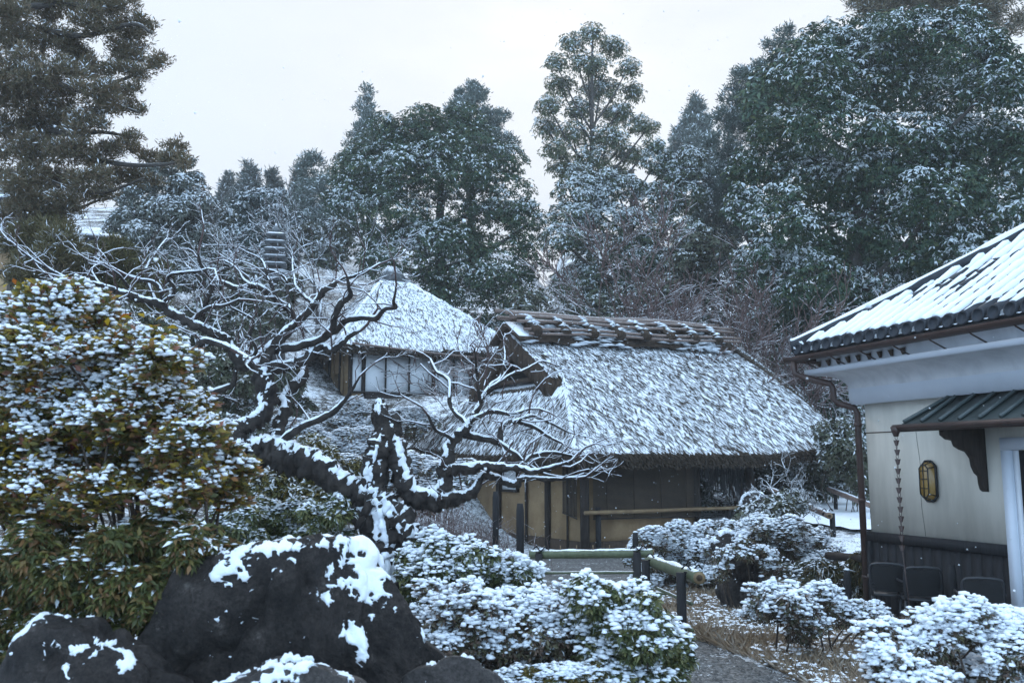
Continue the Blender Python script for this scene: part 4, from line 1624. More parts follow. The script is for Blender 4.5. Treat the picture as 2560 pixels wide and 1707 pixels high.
def build_rain_chain():
    u, p = 1.05, 0.57
    top = SF(np.array((u, p, 1.85)))
    root = empty('rain_chain', top, 'dark copper rain chain of small cups hanging from the canopy gutter', 'rain chain')
    cup = None
    lk = None
    for k in range(12):
        z = 1.80 - k * 0.088
        v, q = [], []
        for (r, dz) in ((0.013, -0.03), (0.028, 0.022), (0.024, 0.022), (0.010, -0.022)):
            for j in range(6):
                a = j * math.pi / 3 + 0.3
                v.append((r * math.cos(a), r * math.sin(a), dz))
        for s in range(3):
            for j in range(6):
                q.append((s * 6 + j, s * 6 + (j + 1) % 6, (s + 1) * 6 + (j + 1) % 6, (s + 1) * 6 + j))
        if cup is None:
            cup = MB().add(np.array(v), q, [(0, 1, 2), (0, 2, 3), (0, 3, 4), (0, 4, 5)]).build('cup', MAT['copper'])
            cup.parent = root
            ring = MB()
            a = np.linspace(0, 2 * math.pi, 9)
            ring.tube(np.stack([0.011 * np.cos(a), 0 * a, 0.02 * np.sin(a)], -1), 0.003, 5, False)
            lk = ring.build('link', MAT['copper'])
            lk.parent = root
            o, o2 = cup, lk
        else:
            o, o2 = copy_part(cup, root), copy_part(lk, root)
        o.location = (0.003 * math.sin(k), 0, z - 1.85)
        o2.location = (0, 0, z - 1.85 + 0.044)
        o2.rotation_euler = (0, 0, k * 1.57)
    zt = 1.80 - 12 * 0.088
    MB().tube(np.array([top + np.array((0, 0, zt - 1.85 + 0.05)), top + np.array((0.02, -0.02, -1.45)), top + np.array((0.02, 0.0, -1.75))]), 0.006, 5).build('lower_chain', MAT['copper'], root, True)
    return root


def build_chair(loc, rz, label):
    root = empty('metal_chair', loc, label, 'chair', 'dark chairs left against the storehouse wall')
    r = Matrix.Rotation(rz, 3, 'Z')
    def T(p):
        return np.array([np.array(loc) + np.array(r @ Vector(tuple(q))) for q in np.array(p, float) * 0.74])
    m = MAT['chair']
    s = MB()
    n = 10
    ang = np.linspace(0, 2 * math.pi, 13)[:-1]
    seat = [(0.22 * np.sign(math.cos(a)) * abs(math.cos(a)) ** 0.5, 0.21 * np.sign(math.sin(a)) * abs(math.sin(a)) ** 0.5) for a in ang]
    v = [(x, y, 0.43) for x, y in seat] + [(x, y, 0.455) for x, y in seat]
    s.add(T(v), [(k, (k + 1) % 12, 12 + (k + 1) % 12, 12 + k) for k in range(12)], [(12, 12 + k, 13 + k) for k in range(1, 11)] + [(0, k + 1, k) for k in range(1, 11)])
    s.build('seat', m, root)
    for (sx, sy) in ((-1, -1), (1, -1), (-1, 1), (1, 1)):
        MB().tube(T([(0.20 * sx, 0.18 * sy, 0.44), (0.225 * sx, 0.215 * sy, -0.02)]), 0.014, 7).build('leg', m, root, True)
    fr = [(-0.20, 0.19, 0.44), (-0.215, 0.25, 0.66), (-0.20, 0.29, 0.82), (-0.10, 0.305, 0.855), (0.10, 0.305, 0.855), (0.20, 0.29, 0.82), (0.215, 0.25, 0.66), (0.20, 0.19, 0.44)]
    MB().tube(T(catmull(fr, 4)), 0.013, 7).build('back_frame', m, root, True)
    pv = []
    for z in (0.50, 0.62, 0.74, 0.83):
        y = 0.205 + (z - 0.44) * 0.245
        for x, dy in ((-0.20, 0), (-0.07, 0.018), (0.07, 0.018), (0.20, 0)):
            pv.append((x * (1 if z < 0.8 else 0.9), y + dy, z))
    MB().add(T(pv), [(r_ * 4 + k, r_ * 4 + k + 1, r_ * 4 + k + 5, r_ * 4 + k + 4) for r_ in range(3) for k in range(3)]).build('back_panel', MAT['black_metal'], root, True)
    for z in (0.52, 0.56, 0.60):
        y = 0.20 + (z - 0.44) * 0.245
        MB().tube(T([(-0.205, y, z), (0, y + 0.012, z), (0.205, y, z)]), 0.007, 5).build('back_slat', m, root, True)
    for sx in (-1, 1):
        MB().tube(T(catmull([(0.215 * sx, 0.25, 0.66), (0.25 * sx, 0.05, 0.665), (0.245 * sx, -0.17, 0.645), (0.21 * sx, -0.19, 0.45)], 4)), 0.012, 6).build('armrest', m, root, True)
    return root
# ------------------------------------------------------------------ setting


def M_ground():
    m, n, l, b = newmat('ground')
    t1 = nnoise(n, l, 0.55, 6, 0.65)
    t2 = nnoise(n, l, 7.0, 6, 0.7)
    t3 = nnoise(n, l, 40.0, 4, 0.7)
    r = ramp(n, [(0.3, (0.022, 0.019, 0.015)), (0.55, (0.06, 0.047, 0.034)), (0.75, (0.10, 0.08, 0.055))])
    l.new(t3.outputs['Fac'], r.inputs['Fac'])
    a = n.new('ShaderNodeMath'); a.operation = 'ADD'
    l.new(t1.outputs['Fac'], a.inputs[0]); l.new(t2.outputs['Fac'], a.inputs[1])
    a2 = n.new('ShaderNodeMath'); a2.operation = 'ADD'
    l.new(a.outputs[0], a2.inputs[0]); l.new(t3.outputs['Fac'], a2.inputs[1])
    mr = n.new('ShaderNodeMapRange')
    mr.inputs['From Min'].default_value = 1.42
    mr.inputs['From Max'].default_value = 1.60
    l.new(a2.outputs[0], mr.inputs['Value'])
    mix = n.new('ShaderNodeMix'); mix.data_type = 'RGBA'
    l.new(mr.outputs['Result'], mix.inputs['Factor'])
    l.new(r.outputs['Color'], mix.inputs['A'])
    mix.inputs['B'].default_value = (*SNOWC, 1)
    l.new(mix.outputs['Result'], b.inputs['Base Color'])
    b.inputs['Roughness'].default_value = 0.85
    bm = n.new('ShaderNodeBump'); bm.inputs['Strength'].default_value = 0.6; bm.inputs['Distance'].default_value = 0.03
    l.new(a2.outputs[0], bm.inputs['Height']); l.new(bm.outputs['Normal'], b.inputs['Normal'])
    return m


def M_gravel():
    m, n, l, b = newmat('gravel')
    c = n.new('ShaderNodeTexCoord')
    v = n.new('ShaderNodeTexVoronoi'); v.inputs['Scale'].default_value = 48
    l.new(c.outputs['Object'], v.inputs['Vector'])
    r = ramp(n, [(0.0, (0.045, 0.044, 0.043)), (0.5, (0.12, 0.115, 0.11)), (1.0, (0.24, 0.23, 0.22))])
    sp = n.new('ShaderNodeSeparateColor'); l.new(v.outputs['Color'], sp.inputs[0])
    l.new(sp.outputs[0], r.inputs['Fac'])
    t = nnoise(n, l, 1.6, 6, 0.75)
    t2 = nnoise(n, l, 30, 4, 0.7)
    a = n.new('ShaderNodeMath'); a.operation = 'ADD'
    l.new(t.outputs['Fac'], a.inputs[0]); l.new(t2.outputs['Fac'], a.inputs[1])
    mr = n.new('ShaderNodeMapRange'); mr.inputs['From Min'].default_value = 1.12; mr.inputs['From Max'].default_value = 1.22
    mr.inputs['To Max'].default_value = 0.85
    l.new(a.outputs[0], mr.inputs['Value'])
    mix = n.new('ShaderNodeMix'); mix.data_type = 'RGBA'
    l.new(mr.outputs['Result'], mix.inputs['Factor']); l.new(r.outputs['Color'], mix.inputs['A'])
    mix.inputs['B'].default_value = (*SNOWC, 1)
    l.new(mix.outputs['Result'], b.inputs['Base Color'])
    b.inputs['Roughness'].default_value = 0.8
    bm = n.new('ShaderNodeBump'); bm.inputs['Strength'].default_value = 1.0; bm.inputs['Distance'].default_value = 0.015
    l.new(v.outputs['Distance'], bm.inputs['Height']); bm.invert = True
    l.new(bm.outputs['Normal'], b.inputs['Normal'])
    return m


def sheet(name, xs, ys, fz, mat, kind='structure', keep=None, sm=True):
    X, Y = np.meshgrid(xs, ys, indexing='ij')
    Z = fz(X.ravel(), Y.ravel())
    v = np.stack([X.ravel(), Y.ravel(), Z], -1)
    B = len(ys)
    i = (np.arange(len(xs) - 1)[:, None] * B + np.arange(B - 1)[None]).ravel()
    q = np.stack([i, i + B, i + B + 1, i + 1], -1)
    if keep is not None:
        c = v[q].mean(1)
        q = q[keep(c[:, 0], c[:, 1])]
    return mesh(name, v, q, mat, None, sm, None, kind)


def path_mask(x, y):
    """gravel: a path from the lower right, opening to a court before the hut"""
    wob = 0.25 * (fbm(np.stack([x * 1.3, y * 1.3, 0 * x], -1), 6, 3) - 0.5)
    hi = np.clip(2.06 - 0.27 * (y - 7), 1.25, 2.6)
    lane = (x > 0.35) & (x < hi + 0.6 * wob) & (y < 11.2)
    court = (y > 11.0) & (y < 15.9) & (x > -0.9 + wob) & (x < 2.7 + wob)
    return lane | court


def build_setting():
    xs = np.concatenate([np.linspace(-70, -14, 40), np.linspace(-13.4, 13.4, 96), np.linspace(14, 70, 40)])
    ys = np.concatenate([np.linspace(-8, 2, 12), np.linspace(2.3, 34, 110), np.linspace(35, 120, 50)])
    sheet('ground', xs, ys, gz, M_ground())
    gx, gy = np.linspace(-1.4, 3.4, 90), np.linspace(3.0, 16.2, 220)
    sheet('gravel_path', gx, gy, lambda x, y: gz(x, y) + 0.012, M_gravel(), keep=path_mask)
    # snowed-over terrace on the right
    zt = lambda x, y: 0.56 + 0.02 * (fbm(np.stack([x, y, 0 * x], -1), 3, 3) - 0.5) + 0.025 * (y - 14.5)
    def tk(x, y):
        return (np.abs(x - 8.2) < 3.0 + 0.2 * np.sin(y * 2)) & (y > 14.8 + 0.15 * np.sin(x * 3))
    sheet('snow_terrace', np.linspace(4.6, 11.5, 50), np.linspace(14.3, 22.6, 50), lambda x, y: np.maximum(zt(x, y), gz(x, y) + 0.02), MAT['snow_soft'], keep=tk)
    # distant wooded hill, fading
    hx = np.linspace(-190, -8, 150)
    hy = np.linspace(115, 230, 40)
    def hz(x, y):
        t = smooth((y - 115) / 55)
        top = 50 + 7 * np.sin(x * 0.045 + 1.0) - 0.10 * (x + 50) - 26 * smooth((x + 34) / 24)
        return 16 + t * (top - 16) + 5.5 * (fbm(np.stack([x * 0.22, y * 0.22, 0 * x], -1), 7, 4) - 0.4) * t
    sheet('distant_hill', hx, hy, hz, M_solid('far_wood', (0.13, 0.15, 0.14), (0.035, 0.045, 0.042), 0.9, 0.35, 1.0, 0.8, bdist=1.0))


# ------------------------------------------------------------------ rocks with lying snow


def rock(name, label, ctr, outline, dep, D, seed, snowamt, sub=4, matn='rock', base=None, rough=0.10, snth=0.02, scale_n=2.0, cat='boulder', group=None, tilt=0.0, nz=0.45, blobs=(), blobamt=1.0):
    """outline: photograph silhouette points round the centre -> polar radii; dep: half depth"""
    c = P(*ctr, D)
    k = mpp(D)
    ang, rad = [], []
    for (x, y) in outline:
        dx, dz = (x - ctr[0]) * k, (ctr[1] - y) * k
        ang.append(math.atan2(dz, dx)); rad.append(math.hypot(dx, dz))
    o = np.argsort(ang)
    ang, rad = np.array(ang)[o], np.array(rad)[o]
    ang = np.concatenate([ang - 2 * math.pi, ang, ang + 2 * math.pi]); rad = np.tile(rad, 3)
    V, Fc = _ico(sub)
    th = np.arctan2(V[:, 2], V[:, 0])
    R = np.interp(th, ang, rad)
    s = np.hypot(V[:, 0], V[:, 2])
    sp = s ** 0.75
    v = np.stack([np.cos(th) * R * sp, V[:, 1] * dep + tilt * np.sin(th) * R * sp, np.sin(th) * R * sp], -1) + c
    nrm = unit(np.stack([V[:, 0] / R, V[:, 1] / dep, V[:, 2] / R], -1))
    # broad facets: planes shave the near and far faces
    fr_ = random.Random(seed)
    for _ in range(16):
        pn = np.array((fr_.gauss(0, 0.45), (1.0 + fr_.random()) * (-1 if fr_.random() < 0.75 else 1), fr_.gauss(0.1, 0.4)))
        pn /= np.linalg.norm(pn)
        h = ((v - c) @ pn)
        cut = h.max() * fr_.uniform(0.5, 0.84)
        ex = np.clip(h - cut, 0, None)
        v = v - pn * (ex * 0.95)[:, None]
    q = v * scale_n
    r1 = 1 - np.abs(2 * fbm(q * 0.8 + seed, seed, 4) - 1)
    disp = (fbm(q + seed, seed + 2, 5) - 0.5) * 1.4 + (r1 - 0.75) * 0.9
    edge = np.abs(V[:, 1]) ** 0.5
    v = v + nrm * (rough * disp * (0.12 + 0.88 * edge) + 0.5 * rough * (fbm(v * np.array((9, 9, 3.5)), seed + 5, 5) - 0.5) - 0.25 * rough * np.clip(0.06 - np.abs(fbm(v * np.array((3.2, 3.2, 1.6)), seed + 15, 3) - 0.5), 0, 0.06) / 0.06)[:, None]
    b = np.array((c[0], c[1], gzs(c[0], c[1])))
    root = empty(name, b, label, cat, group)
    mesh('rock_body', v, Fc, MAT[matn], None, True, root)
    # true vertex normals for the snow
    fn = np.cross(v[Fc[:, 1]] - v[Fc[:, 0]], v[Fc[:, 2]] - v[Fc[:, 0]])
    vn = np.zeros_like(v)
    for j in range(3):
        np.add.at(vn, Fc[:, j], fn)
    vn = unit(vn)
    m = nz * vn[:, 2] + (fbm(v * 3.2, seed + 3, 3) - 0.5) * 1.5 + (fbm(v * 15, seed + 7, 4) - 0.5) * 2.0 + (fbm(v * 46, seed + 8, 3) - 0.5) * 1.5 + snowamt
    for (bx, by, rx, ry, amp) in blobs:
        bc = P(bx, by, D - dep * 0.6)
        m = m + amp * np.exp(-((v[:, 0] - bc[0]) / (rx * k)) ** 2 - ((v[:, 2] - bc[2]) / (ry * k)) ** 2)
    th_ = np.clip(m, -1, 0.35)
    off = np.where(th_ > 0, 0.0015 + snth * np.clip(th_ / 0.3, 0, 1) ** 0.8, -0.015 + 0.1 * np.clip(th_, -0.1, 0))
    vs_ = v + vn * off[:, None] + np.array((0, 0, 0.3)) * np.clip(off, 0, 1)[:, None]
    keep = (m[Fc] > -0.22).any(1)
    mesh('snow', vs_, Fc[keep], MAT['snow'], None, True, root)
    return root


# ------------------------------------------------------------------ the old plum tree


def build_plum():
    TD = 6.6
    base = P(985, 1500, TD)
    root = empty('old_plum_tree', (base[0], base[1], gzs(base[0], base[1])), 'gnarled leaning plum tree with black trunk and snow-lined bare limbs, behind the big boulder', 'plum tree')
    rr = random.Random(4)
    L = {
        'T': [(988, 1530, 56), (985, 1475, 53), (978, 1400, 48), (970, 1330, 46), (955, 1275, 44), (940, 1245, 42)],
        'T2': [(960, 1262, 42), (1000, 1300, 38), (1035, 1350, 34), (1062, 1395, 28), (1080, 1440, 20)],
        'T3': [(965, 1335, 36), (925, 1300, 38), (888, 1272, 36), (872, 1235, 28)],
        'S': [(940, 1250, 42), (936, 1200, 40), (945, 1150, 40), (957, 1110, 41), (962, 1080, 36), (956, 1048, 27), (950, 1018, 22), (947, 1000, 11)],
        'S2': [(962, 1115, 28), (978, 1080, 27), (988, 1050, 20), (994, 1026, 9)],
        'L0': [(945, 1262, 44), (905, 1240, 40), (857, 1212, 36), (805, 1172, 35), (760, 1152, 36), (718, 1146, 42), (680, 1130, 40), (640, 1128, 34), (600, 1140, 24), (571, 1136, 20), (527, 1114, 18), (495, 1082, 17), (482, 1046, 16), (460, 1011, 15), (451, 984, 15), (455, 948, 13), (460, 903, 12)],
        'L1': [(460, 903, 12), (428, 872, 11), (393, 837, 10), (330, 810, 9), (286, 779, 8), (232, 738, 7), (179, 720, 5), (138, 703, 4), (98, 672, 2.5)],
        'L2': [(460, 908, 11), (491, 877, 10), (509, 854, 9), (553, 859, 8), (580, 870, 8)],
        'M': [(618, 1135, 22), (594, 1113, 20), (600, 1072, 19), (634, 1052, 18), (661, 1029, 22), (667, 980, 22), (656, 926, 20)],
        'a': [(656, 930, 18), (643, 912, 15), (603, 908, 13), (576, 872, 12.5), (554, 841, 12), (513, 823, 11), (469, 805, 10), (424, 779, 9.5), (388, 756, 9), (339, 743, 8), (286, 725, 7), (250, 712, 6), (188, 707, 5), (134, 680, 4), (89, 654, 3), (54, 627, 2)],
        'b': [(656, 926, 16), (661, 904, 14), (683, 863, 12), (714, 832, 11), (750, 801, 10), (786, 761, 9), (804, 734, 8), (835, 712, 6), (860, 698, 5), (890, 690, 4), (930, 672, 3)],
        'c': [(676, 875, 12), (737, 868, 11), (795, 850, 10), (826, 832, 10), (835, 810, 8.5), (837, 789, 8), (851, 758, 8), (875, 740, 7), (872, 716, 5), (868, 690, 3)],
        'c2': [(828, 832, 8), (850, 817, 8), (868, 800, 8), (903, 796, 7.5), (938, 796, 7), (960, 775, 6), (987, 768, 6), (984, 751, 4), (991, 716, 2.5)],
        'd': [(661, 922, 14), (750, 908, 12), (803, 868, 11), (830, 875, 8), (868, 845, 6), (903, 825, 4)],
        'e': [(688, 1112, 16), (701, 1064, 15), (710, 1024, 14), (710, 993, 13), (754, 948, 12), (759, 912, 10)],
        'f': [(527, 694, 4), (589, 720, 6), (638, 716, 7), (674, 734, 8), (696, 756, 8.5), (723, 779, 9), (732, 814, 9), (700, 855, 10)],
        'g': [(487, 1024, 12), (496, 1002, 10), (527, 984, 9), (580, 962, 8), (589, 921, 5), (600, 900, 3)],
        'h': [(700, 1110, 11), (759, 1064, 9), (826, 1037, 8), (857, 1006, 6), (880, 975, 4), (900, 940, 2.5)],
        'i1': [(406, 765, 7), (402, 729, 6), (384, 707, 5), (348, 698, 4)],
        'i2': [(509, 825, 7), (509, 787, 7), (518, 747, 6), (531, 716, 6), (518, 685, 5), (500, 658, 4), (495, 635, 3)],
        'i3': [(402, 760, 6), (428, 742, 5.5), (436, 722, 5), (420, 700, 5), (425, 690, 4.5), (440, 684, 4), (490, 680, 3), (520, 672, 2.5)],
        'i4': [(295, 790, 5), (296, 760, 4), (292, 738, 2.5)],
        'i5': [(339, 745, 5), (318, 715, 4), (300, 690, 3), (262, 660, 2)],
        'i6': [(786, 761, 6), (760, 740, 5), (740, 715, 4), (735, 690, 3)],
        'i7': [(728, 790, 6), (718, 740, 5), (715, 700, 4), (690, 680, 3), (650, 672, 2)],
        'i8': [(640, 718, 5), (610, 700, 4), (590, 670, 3), (560, 650, 2)],
        'i9': [(388, 757, 6), (365, 690, 4.5), (372, 660, 3.5), (386, 640, 2.5)],
        'j1': [(475, 806, 6), (520, 770, 5), (560, 765, 4), (600, 748, 3)],
        'j2': [(604, 905, 6), (640, 880, 5), (625, 840, 4), (633, 800, 3), (580, 770, 2)],
        'j3': [(250, 712, 4), (232, 680, 3), (248, 650, 2.2), (262, 634, 1.6)],
        'j4': [(700, 760, 5), (672, 700, 4), (660, 660, 3), (640, 640, 2)],
        'R0': [(968, 1095, 24), (992, 1130, 25), (1005, 1180, 26), (1027, 1232, 27), (1063, 1250, 27), (1099, 1241, 25), (1113, 1198, 19), (1117, 1149, 16), (1122, 1117, 14), (1149, 1086, 13), (1171, 1066, 12)],
        'Ra': [(1168, 1070, 10), (1181, 1042, 8.5), (1202, 1007, 7.5), (1226, 965, 6), (1251, 945, 4.5), (1262, 898, 2.5)],
        'Rb': [(1167, 1064, 7), (1128, 1014, 6), (1121, 951, 5), (1093, 930, 4), (1082, 909, 3)],
        'Rb2': [(1130, 1112, 5), (1124, 1093, 5), (1090, 1075, 4), (1068, 1035, 3)],
        'Rc': [(1180, 1050, 7), (1226, 1028, 6), (1275, 1035, 5), (1324, 1021, 3)],
        'Rd': [(1160, 1085, 10), (1208, 1095, 8.5), (1247, 1105, 8), (1251, 1074, 7), (1279, 1052, 6), (1331, 1066, 5), (1370, 1090, 4), (1410, 1110, 2.5)],
        'Re': [(1247, 1108, 7), (1285, 1131, 5.5), (1310, 1153, 4), (1350, 1180, 3), (1390, 1190, 2)],
        'Rf': [(1115, 1185, 15), (1135, 1176, 13), (1176, 1167, 12), (1239, 1167, 11), (1288, 1171, 9), (1334, 1180, 7), (1379, 1167, 5), (1428, 1153, 3)],
        'Rg': [(1090, 1252, 18), (1153, 1246, 14), (1185, 1226, 11), (1207, 1190, 9), (1239, 1194, 8), (1284, 1212, 8), (1311, 1194, 6), (1379, 1198, 5), (1442, 1194, 3)],
        'Rh': [(1202, 1007, 5), (1195, 960, 4), (1190, 900, 3), (1185, 870, 2)],
        'Ri': [(1226, 970, 5), (1280, 935, 4), (1310, 925, 3), (1345, 905, 2)],
        'Rj': [(1282, 1055, 5), (1330, 1040, 4), (1380, 1060, 3), (1420, 1080, 2)],
        'Rk': [(1290, 1172, 6), (1330, 1140, 5), (1380, 1130, 4), (1430, 1140, 2.5)],
    }
    dep = {'T': (0, 0), 'T2': (0, -0.2), 'T3': (0.02, 0.05), 'S': (0, 0.05), 'S2': (0.06, 0.1), 'L0': (0, 0.35), 'L1': (0.35, 0.0), 'M': (0.1, 0.25), 'R0': (0.05, -0.1)}
    ends = {}
    groups = {'trunk': ['T', 'T2', 'T3', 'S', 'S2', 'L0']}
    tw = []
    sv = MB(); tv_ = MB(); bv = MB()
    for key, pts in L.items():
        d0, d1 = dep.get(key, (0.12 if key[0] in 'abcdefghij' else -0.05, None))
        if d1 is None:
            d1 = d0 + rr.uniform(-0.45, 0.5)
            if key[0] in 'abcdefij' and len(key) <= 2:
                d0 = 0.25
        n = len(pts)
        w, r = [], []
        for k, (x, y, rad) in enumerate(pts):
            D = TD + d0 + (d1 - d0) * k / (n - 1)
            w.append(P(x, y, D)); r.append(rad * mpp(D) * {'T': 0.84, 'T2': 0.9, 'T3': 0.9, 'S': 0.74, 'S2': 0.8, 'L0': 0.88, 'R0': 0.92}.get(key, 1.0))
        per_ = 12 if max(r) > 0.04 else 7
        cp = catmull(np.array(w), per_)
        rad = np.interp(np.arange(len(cp)) / float(per_), np.arange(n), r)
        big = rad.max() > 0.04
        # knobbly bark
        g = fbm(cp * 9, 3, 3) - 0.5
        g2 = fbm(cp * 30, 5, 2) - 0.5
        rad = rad * (1 + (0.42 if key not in ('S', 'S2') else 0.15) * g + 0.2 * g2)
        cp = cp + (np.stack([fbm(cp * 14, 21, 2), fbm(cp * 14, 22, 2), fbm(cp * 14, 23, 2)], -1) - 0.5) * np.minimum(rad, 0.02)[:, None] * 1.3
        mb = MB()
        v, q, t = tube(cp, rad, 20 if big else 9)
        if big:
            cc = np.repeat(cp, 20, 0)
            nn = v[:len(cc)] - cc
            gg = fbm(v[:len(cc)] * np.array((34, 34, 13)), 31, 5) - 0.5
            v[:len(cc)] = cc + nn * (1 + 2.0 * gg)[:, None]
        nm = 'trunk' if key in ('T', 'T2', 'T3', 'S', 'S2') else 'limb'
        o = mb.add(v, q, t).build(nm, MAT['plum_bark'], root, True)
        # snow cap along the top
        tg = unit(np.gradient(cp, axis=0))
        horiz = 1 - np.abs(tg[:, 2]) ** 2.2
        mk = fbm(cp * 7, 41, 3) * 0.9 + 0.42 * horiz + (0.10 if big else 0.02)
        if key in ('S', 'T', 'T2'):
            mk = 0.56 + 0.4 * (fbm(cp * 9, 47, 3) - 0.38)
        if key in ('L0', 'R0', 'M', 'T3'):
            mk = mk + 0.08
        on = smooth((mk - 0.52) / 0.10)
        sr = np.maximum(rad * (0.60 if big else 0.74), 0.0042) * (0.85 + 0.5 * (fbm(cp * 25, 43, 2) - 0.4)) * on
        off = rad * (0.56 if big else 0.42) + 0.004 * on
        up = np.array((0, 0, 1.0)) - tg * tg[:, 2:3]
        up = unit(up + np.array((0, 0, 0.3)) + np.array((-0.12, -0.30, 0)) if key not in ('S', 'T', 'T2') else up * 0.3 + np.array((-0.25, -0.8, 0.2)))
        sp = cp + up * off[:, None]
        v, q, t = tube(sp, np.maximum(sr, 0.0005), 18 if big else 7)
        if big:
            m_ = len(sp) * 18
            cc = np.repeat(sp, 18, 0)
            aa_ = np.tile(np.arange(18) * 0.349, len(sp))
            gr = 0.30 * np.cos(5 * aa_ + 3 * fbm(v[:m_] * 4, 61, 2)) if key in ('S', 'T', 'T2') else 0
            v[:m_] = cc + (v[:m_] - cc) * (1 + 1.2 * (fbm(v[:m_] * 60, 51, 4) - 0.5) + gr)[:, None]
        sv.add(v, q, t)
        if key not in ('T', 'T2', 'T3', 'S', 'S2', 'L0', 'M', 'R0', 'e'):
            tw.append((cp, rad))
    sv.build('snow', MAT['snow'], root, True, kind='stuff')
    # twigs
    segs = []
    for cp, rad in tw:
        ln = np.concatenate([[0], np.cumsum(np.linalg.norm(np.diff(cp, axis=0), axis=1))])
        s = rr.uniform(0.03, 0.1)
        while s < ln[-1]:
            k = min(len(cp) - 2, np.searchsorted(ln, s))
            t = unit(cp[k + 1] - cp[k])
            e = unit(np.array((rr.gauss(0, 0.8), rr.gauss(0, 0.7), rr.gauss(0.45, 0.6))) + 0.35 * t)
            r0 = min(0.007, rad[k] * 0.5)
            grow(cp[k], e, rr.uniform(0.10, 0.32), max(0.0026, r0), 2, segs, 0.62, 0.25, 0.72, 3, 0.30, (1, 2), rr, 0.0014)
            s += rr.uniform(0.09, 0.20)
        grow(cp[-1], unit(cp[-1] - cp[-4]), 0.22, max(0.003, rad[-1]), 2, segs, 0.5, 0.2, 0.75, 3, 0.25, (2, 2), rr, 0.0018)
    v, q = segmesh(segs, 5)
    mesh('twig', v, q, MAT['twig'], None, False, root, kind='stuff')
    # thin lines of snow on the twigs
    ss = []
    for (a, b, ra, rb) in segs:
        dz = abs(b[2] - a[2]) / (np.linalg.norm(b - a) + 1e-9)
        if dz < 0.8 and rr.random() < 0.6:
            u_ = np.array((0, -0.0006, ra * 0.9 + 0.0008))
            ss.append((a + u_, b + u_, max(0.0019, ra * 0.8), max(0.0015, rb * 0.8)))
    v, q = segmesh(ss, 4)
    mesh('twig_snow', v, q, MAT['snow'], None, False, root, kind='stuff')
    print('plum segs', len(segs))
    return root


# ------------------------------------------------------------------ fences, posts


def knot(root, p, r):
    n = 7
    for k in range(3):
        a = np.linspace(0, 2 * math.pi, n + 1)
        pts = p + np.stack([r * np.cos(a), r * np.sin(a) * 0.9, (k - 1) * 0.014 + 0.01 * np.sin(2 * a)], -1)
        MB().tube(pts, 0.008, 5, False).build('rope_turn', MAT['rope'], root, True)
    for s in (-1, 1):
        pts = catmull(np.array([p + np.array((0, -r, 0.03)), p + np.array((s * 0.05, -r * 0.9, 0.085)), p + np.array((s * 0.09, -r * 0.7, 0.05))]), 4)
        MB().tube(pts, 0.007, 5).build('rope_tail', MAT['rope'], root, True)
    v, f = puffs(np.array([p + np.array((0.0, -0.02, 0.05)), p + np.array((0.03, -0.03, 0.06))]), np.array([0.035, 0.03]), 0.6, 1, 0.2)
    mesh('snow', v, f, MAT['snow'], None, True, root)


def bamboo_fence(label, a, b, rad, posts, lower, group='low bamboo fences along the path', knots=True, spikes=0, snow=True, mat='bamboo_green'):
    """a,b: rail ends (px,py,D); posts: list of (fraction, px-independent ground) """
    A, B = P(*a), P(*b)
    root = empty('bamboo_fence', ((A + B) / 2 * np.array((1, 1, 0)) + np.array((0, 0, gzs(*(A + B)[:2] / 2)))), label, 'fence', group)
    n = 30
    t = np.linspace(0, 1, n)[:, None]
    pts = A + (B - A) * t
    node = 1 + 0.07 * (np.arange(n) % 9 == 4)
    rail = MB().tube(pts, rad * node, 14).build('rail', MAT[mat], root, True)
    d = unit(B - A)
    # cut end: pale ring
    e = MB().tube(np.array([B - d * 0.001, B + d * 0.004]), rad * 0.93, 14)
    e.build('cut_end', MAT['bamboo_tan'], rail, True)
    MB().tube(np.array([B + d * 0.0045, B + d * 0.006]), rad * 0.5, 12).build('hollow', MAT['brown_wood'], rail, True)
    if snow:
        m = 60
        tt = np.linspace(0.01, 0.99, m)
        c = A + (B - A) * tt[:, None]
        g = fbm(c * 6, 4, 3)
        c[:, 2] += rad * 0.72
        v, q, tr = tube(c, rad * np.clip(0.40 + 0.7 * (g - 0.45), 0.12, 0.6), 8)
        MB().add(v, q, tr).build('snow', MAT['snow'], rail, True)
    for f in posts:
        p = A + (B - A) * f
        side = unit(np.array((-d[1], d[0], 0)))
        if side[1] < 0:
            side = -side
        q = p + side * (-(rad + 0.035))
        g = gzs(q[0], q[1])
        MB().tube(np.array([(q[0], q[1], g - 0.2), (q[0], q[1], p[2] + rad * 0.4)]), 0.042, 9).build('post', MAT['char_wood'], root, True)
        if knots:
            knot(root, p + np.array((0, 0, 0.005)), rad + 0.012)
    for (fa, fb, dz) in lower:
        pa, pb = A + (B - A) * fa, A + (B - A) * fb
        pa = pa + np.array((0, 0, dz)); pb = pb + np.array((0, 0, dz))
        k = np.linspace(0, 1, 16)[:, None]
        MB().tube(pa + (pb - pa) * k, 0.016 * (1 + 0.2 * (np.arange(16) % 4 == 2)), 7).build('lower_rail', MAT[mat], root, True)
    for k in range(spikes):
        p = A + (B - A) * (0.12 + 0.8 * k / max(1, spikes - 1))
        MB().tube(np.array([p + np.array((0, 0, rad * 0.8)), p + np.array((0, 0, rad + 0.05))]), 0.006, 5).build('peg', MAT['bamboo_tan'], root)
    return root


